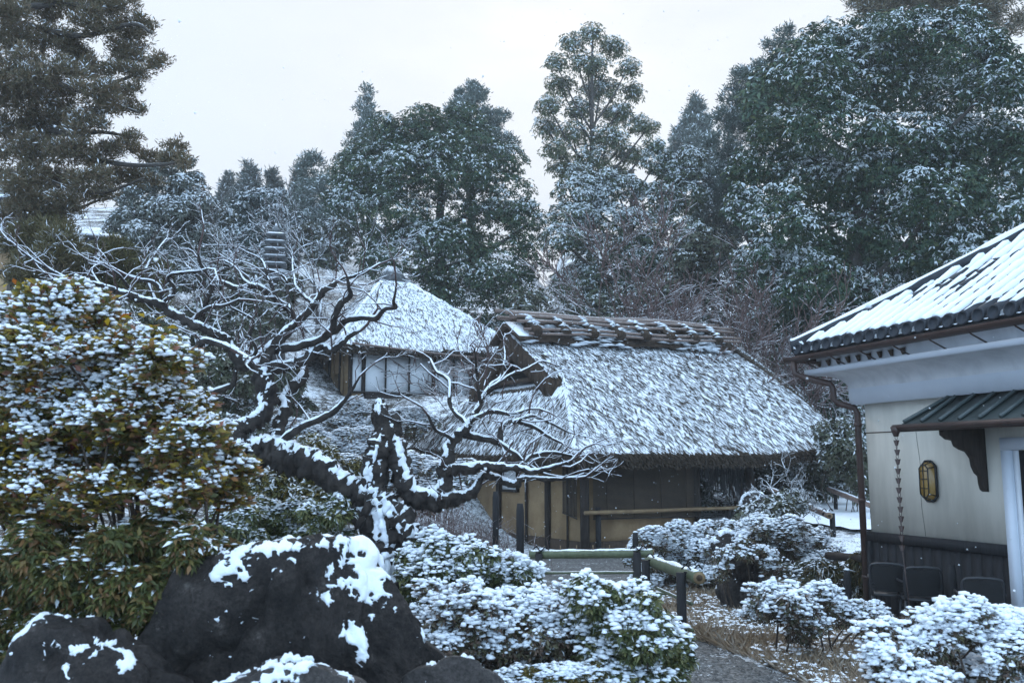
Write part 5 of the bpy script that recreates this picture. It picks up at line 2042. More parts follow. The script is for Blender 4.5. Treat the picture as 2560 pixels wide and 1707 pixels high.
def stake(px, D, ytop, r, label, group=None, ztop=None, cap=True, name='wooden_post'):
    p = P(px, ytop, D)
    g = gzs(p[0], p[1])
    root = empty(name, (p[0], p[1], g), label, 'post', group)
    z = np.array([g - 0.2, p[2] - 0.08, p[2] - 0.07, p[2]])
    MB().tube(np.stack([np.full(4, p[0]), np.full(4, p[1]), z], -1), np.array([r, r, r * 0.95, r * 0.75]), 9).build('post_body', MAT['char_wood'], root, True)
    if cap:
        v, f = puffs(np.array([[p[0], p[1], p[2]]]), np.array([r * 0.95]), 0.55, 1, 0.12)
        mesh('snow', v, f, MAT['snow'], None, True, root)
    return p


def build_fences():
    bamboo_fence('thick green bamboo rail fence running across below the hut', (1325, 1386, 10.3), (1634, 1383, 9.9), 0.047, (0.09, 0.88), ((0.0, 0.94, -0.20), (0.1, 1.1, -0.42)), spikes=7)
    bamboo_fence('short bamboo rail fence sloping towards the viewer with a pale cut end', (1624, 1401, 9.3), (1748, 1444, 7.7), 0.055, (0.12, 0.86), ((0.15, 0.86, -0.24), (0.15, 0.86, -0.46)))
    bamboo_fence('weathered rail fence by the snowy terrace, with a round cut end and stout post', (1925, 1222, 17.5), (2074, 1289, 13.8), 0.05, (0.96,), (), 'weathered rail fences by the terrace', mat='bamboo_grey')
    bamboo_fence('far rail sloping down to the storehouse corner above the terrace', (2072, 1222, 19.0), (2180, 1264, 16.5), 0.055, (0.05, 0.9), (), 'weathered rail fences by the terrace', knots=False, mat='bamboo_grey')
    stake(1300, 11.3, 1258, 0.05, 'blackened pointed post left of the green bamboo rail', 'blackened posts before the hut', cap=False)
    stake(1239, 12.4, 1228, 0.045, 'blackened post under the plum twigs before the hut wall', 'blackened posts before the hut', cap=False)
    stake(1588, 10.6, 1330, 0.035, 'pale pair post just behind the right end of the green rail', cap=True)
    stake(2378, 8.3, 1412, 0.04, 'dark leaning post against the wainscot right of the rain chain', cap=False)
    # chain posts by the storehouse
    pa = stake(2117, 8.6, 1424, 0.035, 'black chain post with snow cap between the small shrub and the wall', 'black chain posts', name='chain_post')
    pb = stake(1903, 9.6, 1440, 0.036, 'black chain post with snow cap beside the tall dark rock', 'black chain posts', name='chain_post')
    pc = np.array((pa[0] + 0.9, pa[1] - 0.9, pa[2]))
    root = empty('chain', pa, 'black iron chain slung between the two snow-capped posts', 'chain')
    n = 34
    link = None
    for (a, b) in ((pb, pa),):
        for k in range(n):
            t = (k + 0.5) / n
            p = a + (b - a) * t
            p[2] -= 0.06 + 0.20 * 4 * t * (1 - t)
            if link is None:
                an = np.linspace(0, 2 * math.pi, 9)
                link = MB().tube(np.stack([0.034 * np.cos(an), 0 * an, 0.016 * np.sin(an)], -1), 0.006, 5, False).build('link', MAT['black_metal'], None, True)
                link.parent = root
                o = link
            else:
                o = copy_part(link, root)
            sl = math.atan2(-(0.20 * 4 * (1 - 2 * t)), np.linalg.norm((b - a)[:2]))
            o.location = tuple(p - pa)
            dv = unit((b - a) * np.array((1, 1, 0)))
            o.rotation_euler = ((k % 2) * 1.2, -sl, math.atan2(dv[1], dv[0]))
    c = np.array([pb + (pa - pb) * t - np.array((0, 0, 0.05 + 0.20 * 4 * t * (1 - t))) for t in np.linspace(0.05, 0.95, 22)])
    v, f = puffs(c, np.full(len(c), 0.02), 0.4, 0, 0.3)
    mesh('snow', v, f, MAT['snow'], None, True, root, kind='stuff')


def build_pagoda():
    D = 25.0
    top = P(690, 580, D)
    k = mpp(D)
    root = empty('stone_pagoda', (top[0], top[1], gzs(top[0], top[1])), 'slender many-tiered grey stone pagoda rising among the branches on the slope', 'pagoda')
    z = top[2]
    st = MAT['stone']
    MB().tube(np.array([(top[0], top[1], z - 0.02), (top[0], top[1], z + 0.06), (top[0], top[1], z + 0.13), (top[0], top[1], z + 0.25)]), [0.11, 0.13, 0.06, 0.02], 10).build('finial', st, root, True)
    w = 0.27
    fr = Frame((top[0], top[1], 0), 0.2)
    for i in range(13):
        z0 = z - 0.215 * (i + 1)
        ww = w + 0.016 * i
        v = []
        for (hw, zz, up) in ((ww * 0.55, z0 + 0.162, 0), (ww, z0 + 0.10, 0.015), (ww * 0.98, z0 + 0.06, 0.015), (ww * 0.5, z0 + 0.062, 0)):
            v += [(-hw, -hw, zz + up), (hw, -hw, zz + up), (hw, hw, zz + up), (-hw, hw, zz + up)]
        q = [(s * 4 + j, s * 4 + (j + 1) % 4, (s + 1) * 4 + (j + 1) % 4, (s + 1) * 4 + j) for s in range(3) for j in range(4)] + [(0, 1, 2, 3), (15, 14, 13, 12)]
        o = MB().add(fr(np.array(v)), q).build('tier_roof', st, root)
        MB().box((-ww * 0.5, -ww * 0.5, z0 - 0.056), (ww * 0.5, ww * 0.5, z0 + 0.061), fr).build('tier_body', MAT['rock_pale'], root)
        s = MB()
        v = []
        for (hw, zz) in ((ww * 0.98, z0 + 0.118), (ww * 0.56, z0 + 0.175)):
            v += [(-hw, -hw, zz), (hw, -hw, zz), (hw, hw, zz), (-hw, hw, zz)]
        s.add(fr(np.array(v)), [(j, (j + 1) % 4, 4 + (j + 1) % 4, 4 + j) for j in range(4)])
        s.build('snow', MAT['snow'], o)
    g = gzs(top[0], top[1])
    zb = z - 0.215 * 13 - 0.05
    MB().box((-0.36, -0.36, g - 0.3), (0.36, 0.36, zb), fr).build('pedestal', MAT['rock_pale'], root)


def build_left_house():
    D = 20.0
    c = P(85, 700, D)
    fr = Frame((c[0], c[1], 0), math.radians(-18))
    g = gzs(c[0], c[1])
    root = empty('garden_house', (c[0], c[1], g), 'small garden house with white and ochre walls half hidden by the left cedar', 'house')
    z = lambda py: P(0, py, D)[2]
    MB().box((-3.2, 0, z(622)), (-0.55, 0.1, z(490)), fr).build('white_wall', MAT['white_plaster'], root)
    MB().box((-3.2, 0.003, g - 0.5), (0.35, 0.1, z(622) - 0.003), fr).build('ochre_wall', MAT['ochre'], root)
    MB().box((-0.55, 0.003, z(622)), (0.3, 0.1, z(575)), fr).build('ochre_wall', MAT['ochre'], root)
    MB().box((-3.2, 0.2, g - 0.5), (0.25, 0.9, z(580)), fr).build('rear_wall', MAT['ochre'], root)
    for u in (-0.55, -0.05, 0.35):
        MB().box((u - 0.05, -0.03, g - 0.3), (u + 0.05, 0.0, z(575)), fr).build('post', MAT['dark_wood'], root)
    for py in (622, 676):
        MB().box((-3.2, -0.045, z(py)), (0.40, -0.031, z(py) + 0.09), fr).build('rail', MAT['dark_wood'], root)
    for (u0, u1, z0, dz, nm, v0) in ((-3.6, -0.3, z(495), 0.45, 'roof', -0.6), (0.3, 1.35, z(592), 0.22, 'side_roof', -0.3)):
        r = MB()
        cc = [(u0, v0, z0), (u1, v0, z0 - 0.12), (u1 - 0.2, v0 + 1.7, z0 + dz), (u0, v0 + 1.7, z0 + dz)]
        r.hexa(fr(np.array([(x, y, zz - 0.08) for x, y, zz in cc] + cc)))
        ro = r.build(nm, MAT['tile'], root)
        n = int((u1 - u0) / 0.16)
        for k in range(n):
            u = u0 + 0.1 + k * 0.16
            f = (u - u0) / (u1 - u0)
            MB().tube(fr(np.array([(u, v0 + 0.03, z0 - 0.12 * f + 0.03), (u - 0.15 * f, v0 + 1.68, z0 + dz + 0.03)])), 0.05, 6).build('row_snow', MAT['snow_soft'], ro, True)
    # white corner of a further roof glimpsed under the cedar
    return root


def build_grass():
    n = 60000
    x = rng.uniform(1.1, 4.0, n); y = rng.uniform(5.4, 11.6, n)
    edge = np.clip(2.06 - 0.27 * (y - 7), 1.25, 2.6) + 0.3 * (fbm(np.stack([x * 1.5, y * 1.5, 0 * x], -1), 6, 3) - 0.5)
    keep = (x > edge) & (x < 3.75 + 0.2 * (9 - y) * (y < 9)) & ~((x > 3.5) & (y > 9.3))
    x, y = x[keep], y[keep]
    cl = fbm(np.stack([x * 2.2, y * 2.2, 0 * x], -1), 16, 3)
    z = gz(x, y)
    n = len(x)
    h = rng.uniform(0.06, 0.15, n) * (0.6 + 1.1 * cl)
    d = unit(np.stack([rng.normal(size=n) * 0.5, rng.normal(size=n) * 0.5, np.full(n, 0.75)], -1))
    p = np.stack([x, y, z - 0.01], -1)
    cols = [(0.58, 0.44, 0.30), (0.68, 0.56, 0.43), (0.50, 0.36, 0.23), (0.74, 0.68, 0.60)]
    v, t = leafmesh(p, d, rdir(n), h, 0.0045, 0.25, 0.1)
    mesh('dry_grass', v, t, M_leaf('dry_grass', cols, transl=0.25, rough=0.7), None, False, None, 'stuff')
    # snow caught in the grass
    m = 13000
    x = rng.uniform(1.1, 4.0, m); y = rng.uniform(5.4, 11.6, m)
    edge = np.clip(1.98 - 0.27 * (y - 7), 1.2, 2.6) + 0.3 * (fbm(np.stack([x * 1.5, y * 1.5, 0 * x], -1), 6, 3) - 0.5)
    cl = fbm(np.stack([x * 2.2, y * 2.2, 0 * x], -1), 16, 3)
    keep = (x > edge) & (x < 3.9) & (cl < 0.62) & ~((x > 3.5) & (y > 9.3))
    x, y, cl = x[keep], y[keep], cl[keep]
    c = np.stack([x, y, gz(x, y) + rng.uniform(0.0, 0.10, len(x))], -1)
    v, f = puffs(c, rng.uniform(0.010, 0.03, len(c)), 0.45, -1, 0.35)
    mesh('grass_snow', v, f, MAT['snow'], None, True, None, 'stuff')
    # loose stones on the path near the camera
    m = 6000
    x = rng.uniform(0.6, 2.3, m); y = rng.uniform(5.5, 12.0, m)
    k = path_mask(x, y)
    x, y = x[k], y[k]
    c = np.stack([x, y, gz(x, y) + 0.014], -1)
    v, f = puffs(c, rng.uniform(0.007, 0.018, len(c)), 0.7, -1, 0.3)
    mesh('pebbles', v, f, M_leaf('pebble', [(0.04, 0.04, 0.04), (0.10, 0.098, 0.095), (0.17, 0.165, 0.16), (0.06, 0.058, 0.055)], rough=0.8), None, False, None, 'stuff')
    # dead reeds by the hut wall
    n = 700
    b = P(1150, 1330, 13.0)
    x = b[0] + rng.normal(size=n) * 0.45; y = b[1] + rng.normal(size=n) * 0.5
    segs = []
    for i in range(n):
        z0 = gzs(x[i], y[i]); h = rng.uniform(0.3, 0.95)
        a = np.array((x[i], y[i], z0)); q = a + np.array((rng.normal() * 0.12, rng.normal() * 0.12, h * 0.7)); e = q + np.array((rng.normal() * 0.16, rng.normal() * 0.1, h * 0.2))
        segs += [(a, q, 0.004, 0.003), (q, e, 0.003, 0.002)]
    v, q = segmesh(segs, 3)
    mesh('dead_reeds', v, q, MAT['twig_far'], None, False, None, 'stuff')


def build_flakes():
    n = 15000
    c = np.stack([rng.uniform(-11, 11, n), rng.uniform(1.6, 26, n), rng.uniform(0.1, 12, n)], -1)
    r = rng.uniform(0.0035, 0.0078, n)
    V = np.array([(1, 1, 1), (-1, -1, 1), (-1, 1, -1), (1, -1, -1)], float) * 0.75
    Fc = np.array([(0, 1, 2), (0, 3, 1), (0, 2, 3), (1, 3, 2)])
    v = c[:, None] + V[None] * r[:, None, None] * rng.uniform(0.6, 1.2, (n, 4, 1))
    f = Fc[None] + (np.arange(n) * 4)[:, None, None]
    mesh('falling_snow', v.reshape(-1, 3), f.reshape(-1, 3), MAT['snow'], None, True, None, 'stuff')


def build_haze():
    m = bpy.data.materials.new('haze')
    m.use_nodes = True
    n, l = m.node_tree.nodes, m.node_tree.links
    for x in list(n):
        if x.type != 'OUTPUT_MATERIAL':
            n.remove(x)
    pv = n.new('ShaderNodeVolumePrincipled')
    pv.inputs['Color'].default_value = (0.93, 0.95, 0.97, 1)
    pv.inputs['Density'].default_value = HAZE
    pv.inputs['Anisotropy'].default_value = 0.2
    l.new(pv.outputs[0], n['Material Output'].inputs['Volume'])
    MB().box((-200, -30, -3), (200, 240, 90)).build('haze', m, None, False, 'stuff')
# ------------------------------------------------------------------ trees and shrubs
HAZE = 0.0012
G_DARK = [(0.034, 0.068, 0.040), (0.054, 0.090, 0.044), (0.040, 0.076, 0.050), (0.105, 0.118, 0.040)]
G_FROST = [(0.06, 0.085, 0.075), (0.085, 0.11, 0.10), (0.05, 0.07, 0.06)]
G_OLIVE = [(0.055, 0.058, 0.022), (0.085, 0.078, 0.026), (0.04, 0.05, 0.022), (0.10, 0.07, 0.03)]
G_CEDAR = [(0.15, 0.112, 0.062), (0.10, 0.092, 0.05), (0.19, 0.13, 0.08), (0.125, 0.11, 0.068)]
G_CONE = [(0.095, 0.12, 0.10), (0.12, 0.145, 0.125), (0.08, 0.105, 0.085)]  # paled greens: extra distance haze put into the needle colour


def pair(nm, cols, transl=0.0, frost=0.66):
    return [M_leaf(nm, cols, transl=transl), M_leaf(nm + '_snowy', cols, snow=True, transl=transl * 0.3, frost=frost)]


def cone_lobes(apex, base_py, half, D, n=60, lob=0.26, dep=0.9, top_lob=0.4, asym=0.0, pw=0.85):
    """conical crown traced by apex pixel, foot row and half width"""
    ax, ay = apex
    out = []
    for i in range(n):
        h = (i + rng.random()) / n
        h = h ** 0.75
        R = half * h ** pw
        a = rng.uniform(0, 2 * math.pi)
        rr_ = R * math.sqrt(rng.uniform(0.25, 1.0)) * 0.9
        px = ax + rr_ * math.cos(a) + asym * h
        py = ay + (base_py - ay) * h + 0.12 * rr_
        s = half * lob * (top_lob + (1 - top_lob) * h) * rng.uniform(0.7, 1.25)
        out.append((px, py, s, s * 0.72, -rr_ * math.sin(a) * mpp(D) * dep))
    return lobes_px(out, D, 0.9)


def build_trees():
    big = pair('broad_leaf', G_DARK, 0.2)
    # 1 great evergreen on the right
    L = [(2150, 110, 130, 80), (2280, 90, 130, 80), (2400, 120, 120, 90), (2040, 190, 110, 90), (2190, 210, 150, 90), (2350, 240, 150, 100), (2490, 210, 110, 110), (1960, 330, 100, 80), (2090, 320, 140, 90), (2260, 360, 160, 90), (2430, 370, 150, 100), (2550, 400, 90, 140),
         (1890, 420, 90, 70), (2020, 450, 130, 80), (2180, 480, 150, 90), (2350, 500, 150, 90), (2500, 540, 110, 100), (1850, 520, 60, 60), (1950, 560, 110, 80), (2100, 590, 140, 80), (2270, 620, 150, 90), (2430, 650, 130, 90), (1900, 650, 80, 80), (2030, 700, 120, 80), (2190, 730, 140, 90), (2350, 760, 120, 80),
         (1960, 790, 90, 80), (2090, 820, 130, 90), (2220, 860, 110, 80), (1990, 900, 90, 80), (2100, 950, 110, 90), (2040, 1030, 70, 60), (2120, 1070, 80, 80)]
    lo = lobes_px(L, 24, 0.95, 1.3)
    tree('evergreen_tree', 'huge dark broadleaf evergreen filling the right side behind the storehouse roof', lo, big, 15500, 0.5, base=(9.0, 26.0), k=8, L=0.155, W=0.052, droop=0.55, up=0.55, snow=(0.33, 0.42), patch=0.66, zmix=0.25, inner=0.22, ns=0.9, back=0.08)
    # yellow-leaved branch on the great tree reads as its own colour: a few scattered leaves
    L = [(1950, 250, 130, 110), (2150, 180, 160, 120), (2380, 180, 170, 130), (2000, 480, 150, 140), (2230, 450, 170, 150), (2460, 450, 160, 150), (1990, 720, 140, 130), (2200, 720, 160, 140), (2420, 700, 150, 130), (2060, 930, 130, 120)]
    tree('evergreen_tree', 'dark evergreen standing close behind the great evergreen and showing in its gaps', lobes_px(L, 30, 0.9, 0.5), pair('deep_leaf', G_DARK), 5200, 0.3, base=(11.5, 31.5), k=6, L=0.30, W=0.11, droop=0.4, up=0.5, snow=(0.05, 0.3), back=0.1)
    # 2 rounded evergreen in the centre
    L = [(950, 370, 80, 55), (1050, 340, 90, 60), (1160, 350, 90, 60), (1250, 400, 80, 60), (900, 440, 75, 60), (1000, 440, 110, 70), (1120, 440, 120, 75), (1250, 480, 100, 70), (890, 520, 70, 60), (980, 540, 110, 75), (1100, 550, 120, 80), (1230, 570, 110, 75), (1320, 560, 60, 60), (900, 610, 60, 60), (1000, 640, 110, 75), (1130, 660, 120, 80), (1260, 660, 100, 75), (1060, 740, 110, 70), (1190, 760, 120, 80), (1290, 740, 70, 70), (1230, 840, 90, 60), (1000, 360, 90, 70), (1110, 330, 80, 55), (1110, 420, 90, 70), (1050, 420, 90, 70), (880, 420, 60, 50)]
    lo = lobes_px(L, 34, 0.95, 1.3)
    lo[:, 3:6] *= 1.1
    tree('evergreen_tree', 'broad rounded dark evergreen directly behind the hipped hall roof', lo, pair('camellia_leaf', G_DARK, 0.2), 13000, 0.35, k=7, L=0.15, W=0.062, back=0.12, droop=0.4, up=0.5, snow=(0.13, 0.42), patch=0.6, inner=0.25, ns=0.6, zmix=0.42)
    # 3, 4 conifers behind it
    frost = pair('hazed_needle', G_CONE)
    lo = np.concatenate([cone_lobes((918, 215), 520, 105, 44, 70, 0.27), lobes_px([(790, 430, 40, 40), (820, 480, 50, 50), (770, 480, 40, 40), (760, 530, 40, 50), (840, 540, 60, 60), (800, 570, 60, 60)], 44, 0.9, 0.5)])
    tree('conifer_tree', 'slim pointed frosty conifer, left of the two cedar tops over the central evergreen', lo, frost, 4000, 0.25, base=(-7.2, 45), top_f=0.9, k=9, L=0.22, W=0.06, style='needle', up=0.45, snow=(0.30, 0.4), patch=0.3, inner=0.1)
    lo = cone_lobes((1180, 205), 400, 120, 46, 60, 0.27, pw=0.6)
    tree('conifer_tree', 'rounded frosty cedar top rising right behind the central evergreen', lo, frost, 4000, 0.3, base=(-2.2, 47), top_f=0.85, k=9, L=0.22, W=0.06, style='needle', up=0.45, snow=(0.26, 0.4), patch=0.3, inner=0.1)
    # 5 tall airy tree
    L = [(1480, 85, 40, 30), (1430, 110, 40, 32), (1530, 120, 45, 34), (1390, 160, 36, 30), (1470, 165, 60, 36), (1570, 170, 36, 32), (1400, 215, 45, 34), (1500, 225, 60, 36), (1580, 230, 36, 32), (1370, 265, 40, 34), (1450, 275, 50, 34), (1540, 285, 50, 34), (1365, 320, 40, 32), (1430, 335, 50, 34), (1520, 345, 55, 36), (1590, 310, 38, 30), (1620, 320, 34, 24), (1390, 375, 45, 32), (1480, 395, 55, 36), (1570, 390, 50, 34), (1630, 360, 30, 22), (1440, 430, 50, 30), (1540, 440, 50, 34), (1400, 420, 40, 30)]
    lo = lobes_px(L, 40, 0.9, 1.0)
    tree('tall_tree', 'tall airy snow-dusted tree with sky showing through, standing highest in the middle', lo, pair('airy_leaf', [(0.11, 0.13, 0.07), (0.15, 0.155, 0.075), (0.09, 0.115, 0.075)], 0.35), 4200, 0.2, base=(3.55, 41), top_f=0.93, nlimb=24, bud=0, k=6, L=0.18, W=0.06, rmin=0.45, droop=0.5, up=0.45, snow=(0.36, 0.40), patch=0.4, inner=0.2, ns=0.9)
    # 6 pale far conifer
    lo = cone_lobes((1735, 245), 430, 80, 58, 50, 0.26, pw=0.7)
    tree('conifer_tree', 'pale far conifer between the tall airy tree and the great evergreen', lo, frost, 3200, 0.25, base=(12.2, 59), top_f=0.95, k=9, L=0.34, W=0.07, style='needle', up=0.3, snow=(0.36, 0.4), inner=0.1)
    # 7 cedar left of the great tree
    L = [(1962, 90, 24, 22), (1940, 120, 30, 25), (1985, 130, 30, 28), (1960, 170, 50, 35), (1900, 175, 30, 28), (1860, 200, 36, 32), (1920, 215, 50, 36), (1830, 245, 36, 30), (1890, 265, 55, 38), (1815, 300, 36, 32), (1860, 325, 55, 38), (1800, 365, 40, 34), (1840, 400, 50, 40), (1800, 440, 45, 38), (1780, 490, 40, 40), (1820, 480, 40, 40), (1990, 200, 60, 40), (1950, 260, 60, 40)]
    lo = lobes_px(L, 33, 0.9, 0.8)
    tree('conifer_tree', 'dense grey-green cedar leaning out on the left flank of the great evergreen', lo, frost, 4200, 0.3, base=(9.4, 34), top_f=0.7, k=9, L=0.17, W=0.04, style='needle', up=0.5, snow=(0.22, 0.4), inner=0.15)
    L = [(1770, 540, 50, 50), (1800, 600, 60, 50), (1760, 640, 60, 50), (1830, 560, 40, 50), (1310, 560, 50, 50), (1330, 640, 50, 50)]
    tree('evergreen_tree', 'dark grey-green tree filling the gap left of the great evergreen', lobes_px(L[:4], 37, 0.9, 0.5), frost, 2200, 0.2, k=8, L=0.2, W=0.06, style='needle', up=0.45, snow=(0.22, 0.4), inner=0.15)
    # 8 snowy broad tree behind the bare maple
    L = [(1690, 440, 60, 45), (1640, 400, 50, 40), (1730, 400, 40, 40), (1440, 480, 70, 45), (1540, 470, 80, 45), (1640, 500, 80, 50), (1420, 540, 60, 45), (1520, 550, 90, 50), (1620, 570, 80, 50), (1720, 490, 50, 60), (1400, 600, 60, 50), (1500, 630, 90, 55), (1620, 650, 90, 60), (1720, 600, 60, 70), (1450, 710, 90, 60), (1580, 730, 90, 60), (1700, 710, 80, 70)]
    lo = lobes_px(L, 32, 0.9, 0.8)
    tree('evergreen_tree', 'mid-height evergreen whitened by snow, below the tall airy tree', lo, pair('snowy_leaf', [(0.07, 0.10, 0.07), (0.11, 0.125, 0.06), (0.08, 0.105, 0.08)], 0.2), 8500, 0.25, k=7, L=0.15, W=0.06, back=0.12, droop=0.5, up=0.5, snow=(0.44, 0.4), patch=0.5, zmix=0.5)
    # 9 pine tops over the great tree
    L = [(2190, 30, 60, 28), (2260, -10, 80, 35), (2350, 10, 80, 30), (2440, 20, 60, 28), (2500, -20, 60, 30), (2150, 0, 30, 24), (2470, 60, 40, 26), (2540, 60, 22, 30)]
    lo = lobes_px(L, 31, 0.9, 0.5)
    tree('pine_tree', 'open pine crown showing at the very top right over the great evergreen', lo, pair('pine_needle', G_CEDAR), 2200, 0.25, base=(13.5, 32), top_f=0.95, k=9, L=0.24, W=0.04, style='needle', up=0.4, snow=(0.25, 0.35), inner=0.1)
    # 10 grey-green holly on the left slope
    L = [(430, 415, 50, 30), (400, 450, 70, 40), (470, 470, 60, 45), (350, 500, 70, 45), (430, 530, 90, 55), (510, 540, 60, 50), (320, 570, 70, 50), (400, 610, 90, 55), (490, 620, 80, 55), (300, 640, 60, 50), (380, 690, 80, 45), (470, 690, 70, 45)]
    lo = lobes_px(L, 28, 0.9, 0.8)
    tree('holly_tree', 'small-leaved grey evergreen on the slope right of the left cedar', lo, pair('holly_leaf', [(0.085, 0.092, 0.075), (0.115, 0.12, 0.095), (0.07, 0.082, 0.066)]), 6500, 0.16, k=6, L=0.13, W=0.056, droop=0.3, up=0.4, snow=(0.30, 0.42), patch=0.4)
    # 11-13 small far trees left of centre
    far = pair('far_needle', [(0.06, 0.078, 0.068), (0.085, 0.10, 0.085), (0.075, 0.07, 0.06)])
    for (ap, by, hw, D, lab) in (((622, 405), 560, 62, 50, 'thin far conifer, left one of three on the hazy skyline'), ((682, 425), 580, 55, 52, 'thin far conifer, middle one of three on the hazy skyline'), ((745, 415), 560, 45, 48, 'dark far tree right one of three on the hazy skyline'), ((575, 440), 560, 48, 56, 'faint far conifer behind the left end of the skyline group')):
        lo = cone_lobes(ap, by, hw, D, 34, 0.30, pw=0.8)
        tree('conifer_tree', lab, lo, far, 1900, 0.15, base=(P(*ap, D)[0], D), top_f=0.9, k=8, L=0.32, W=0.06, style='needle', up=0.4, snow=(0.3, 0.4), inner=0.05, rmin=0.5)
    L = [(660, 500, 55, 35), (600, 540, 55, 40), (690, 550, 60, 42), (580, 590, 60, 40), (650, 600, 70, 45), (730, 580, 50, 45), (600, 640, 60, 40), (690, 650, 70, 45), (560, 650, 50, 40)]
    lo = lobes_px(L, 37, 0.9, 0.6)
    tree('evergreen_tree', 'snowy rounded evergreen just left of and behind the stone pagoda', lo, pair('blue_leaf', [(0.03, 0.05, 0.045), (0.045, 0.065, 0.055)]), 5200, 0.16, k=6, L=0.17, W=0.07, droop=0.4, up=0.5, snow=(0.40, 0.42), patch=0.4)
    # left cedar, close
    L = [(20, 30, 60, 40), (110, 25, 70, 40), (200, 15, 70, 35), (290, 20, 55, 30), (250, 70, 50, 32), (335, 95, 45, 34), (360, 70, 26, 20), (60, 110, 70, 40), (150, 110, 60, 36), (200, 150, 55, 26), (320, 140, 45, 26), (40, 185, 60, 40), (120, 190, 70, 38), (220, 180, 50, 24), (290, 175, 40, 20), (345, 185, 34, 16), (390, 165, 26, 15), (412, 150, 16, 13), (60, 255, 80, 40), (160, 250, 70, 34), (250, 235, 50, 24), (300, 230, 40, 20), (320, 265, 36, 16), (358, 280, 18, 11), (270, 275, 40, 18), (40, 330, 70, 40), (130, 320, 80, 36), (210, 310, 50, 24), (80, 395, 80, 40), (180, 390, 60, 30), (260, 385, 45, 26), (320, 370, 30, 22), (330, 345, 22, 16), (370, 395, 34, 15), (420, 400, 30, 14), (440, 370, 26, 16), (465, 405, 16, 12), (60, 460, 70, 36), (150, 460, 70, 30), (230, 455, 55, 26), (300, 440, 45, 24), (350, 450, 36, 16), (90, 520, 70, 30), (180, 505, 50, 22), (250, 490, 40, 20), (30, 540, 50, 30), (140, 560, 50, 22)]
    lo = lobes_px(L, 15.5, 1.1, 0.9)
    lo[:, 3:6] *= 1.22
    cedar = pair('cedar_needle', G_CEDAR, 0.3)
    r = tree('cedar_tree', 'large old cedar with layered olive-brown boughs at the upper left corner', lo, cedar, 9600, 0.17, base=(P(52, 300, 15.9)[0], 15.9), top_f=1.0, nlimb=0, k=10, L=0.095, W=0.021, style='needle', up=0.55, snow=(0.10, 0.36), patch=0.3, inner=0.1, back=0.4, rmin=0.3)
    mb = MB()
    for pts in ([(50, 60), (200, 90), (330, 60), (380, 85)], [(50, 200), (180, 215), (290, 205), (420, 148)], [(50, 170), (150, 210), (260, 250), (350, 283)], [(52, 340), (170, 380), (300, 410), (400, 412), (475, 400)], [(52, 300), (170, 335), (250, 330), (340, 345)], [(52, 420), (150, 465), (260, 480), (360, 445)], [(50, 20), (160, 10), (300, 20)], [(50, 480), (150, 530), (250, 500)]):
        w = catmull(np.array([P(x, y, 15.7 - 0.5 * i / 3 * (1 if pts[0][1] % 40 else -1)) for i, (x, y) in enumerate(pts)]), 5)
        mb.tube(w, np.linspace(0.07, 0.018, len(w)), 7)
    mb.build('bough', MAT['trunk'], r, True)
    # olive pine tufts under the cedar
    L = [(70, 600, 50, 28), (130, 580, 45, 25), (160, 620, 50, 28), (90, 660, 50, 28), (60, 690, 40, 24), (150, 680, 40, 22)]
    tree('small_pine', 'small olive-yellow pine with tufted pads beneath the left cedar', lobes_px(L, 14.5, 1.0, 0.4), pair('olive_needle', [(0.11, 0.085, 0.03), (0.085, 0.075, 0.028), (0.13, 0.095, 0.045)]), 1500, 0.07, base=(P(90, 700, 14.6)[0], 14.6), k=12, L=0.15, W=0.018, style='needle', up=0.6, snow=(0.08, 0.25), inner=0.1)
    L = [(290, 640, 60, 28), (230, 690, 70, 35), (320, 700, 70, 35), (280, 740, 70, 34), (210, 650, 50, 26), (360, 760, 60, 34), (380, 680, 40, 26)]
    tree('small_pine', 'low olive pine behind the left plum branches beside the garden house', lobes_px(L, 15.5, 1.0, 0.5), pair('olive_needle', [(0.10, 0.085, 0.028), (0.075, 0.07, 0.025), (0.12, 0.09, 0.04)]), 1900, 0.08, base=(P(290, 760, 15.6)[0], 15.6), k=12, L=0.15, W=0.018, style='needle', up=0.6, snow=(0.06, 0.2), inner=0.1)
    # bare trees
    rr = random.Random(8)
    b = P(1630, 860, 26); g = gzs(b[0], b[1])
    st = []
    for a in (-1.1, -0.75, -0.42, -0.1, 0.2, 0.5, 0.85, 1.15):
        st.append(((math.sin(a), rr.uniform(-0.3, 0.3), math.cos(a) * 0.95), 2.5, 0.085, (0.2 * a, 0, 0.2)))
    r, n1 = bare_tree('bare_maple', 'wide bare reddish maple fanning out behind the ridge of the low hut', (b[0], b[1], g - 0.2), st, 5, 'twig_far', minr=0.012, spread=0.34, ratio=0.72, upb=0.05, wig=0.12, kids=(2, 3), rr=rr)
    b = P(1850, 930, 23); g = gzs(b[0], b[1])
    st = [((math.sin(a), rr.uniform(-0.3, 0.3), math.cos(a)), 1.8, 0.05, (0.3 * a, 0, 0)) for a in (-0.9, -0.5, -0.1, 0.3, 0.7)]
    r, n2 = bare_tree('bare_maple', 'smaller brownish bare thicket tree between the low hut and the storehouse', (b[0], b[1], g - 0.1), st, 5, 'twig_far', minr=0.010, spread=0.38, ratio=0.74, upb=0.05, wig=0.14, kids=(2, 3), rr=rr)
    b = P(1560, 860, 21.5); g = gzs(b[0], b[1])
    st = [((-0.75, 0, 0.5), 1.7, 0.07, (-0.2, 0, 1.0)), ((-0.35, 0.1, 0.8), 1.5, 0.07, (-0.9, 0, 1.0)), ((0.1, 0.1, 0.9), 1.3, 0.07, (-0.4, 0, 1.0)), ((-0.95, 0.0, 0.28), 1.8, 0.06, (-0.8, 0, 1.2)), ((0.5, 0.1, 0.7), 1.4, 0.05, (0.2, 0, 1.0))]
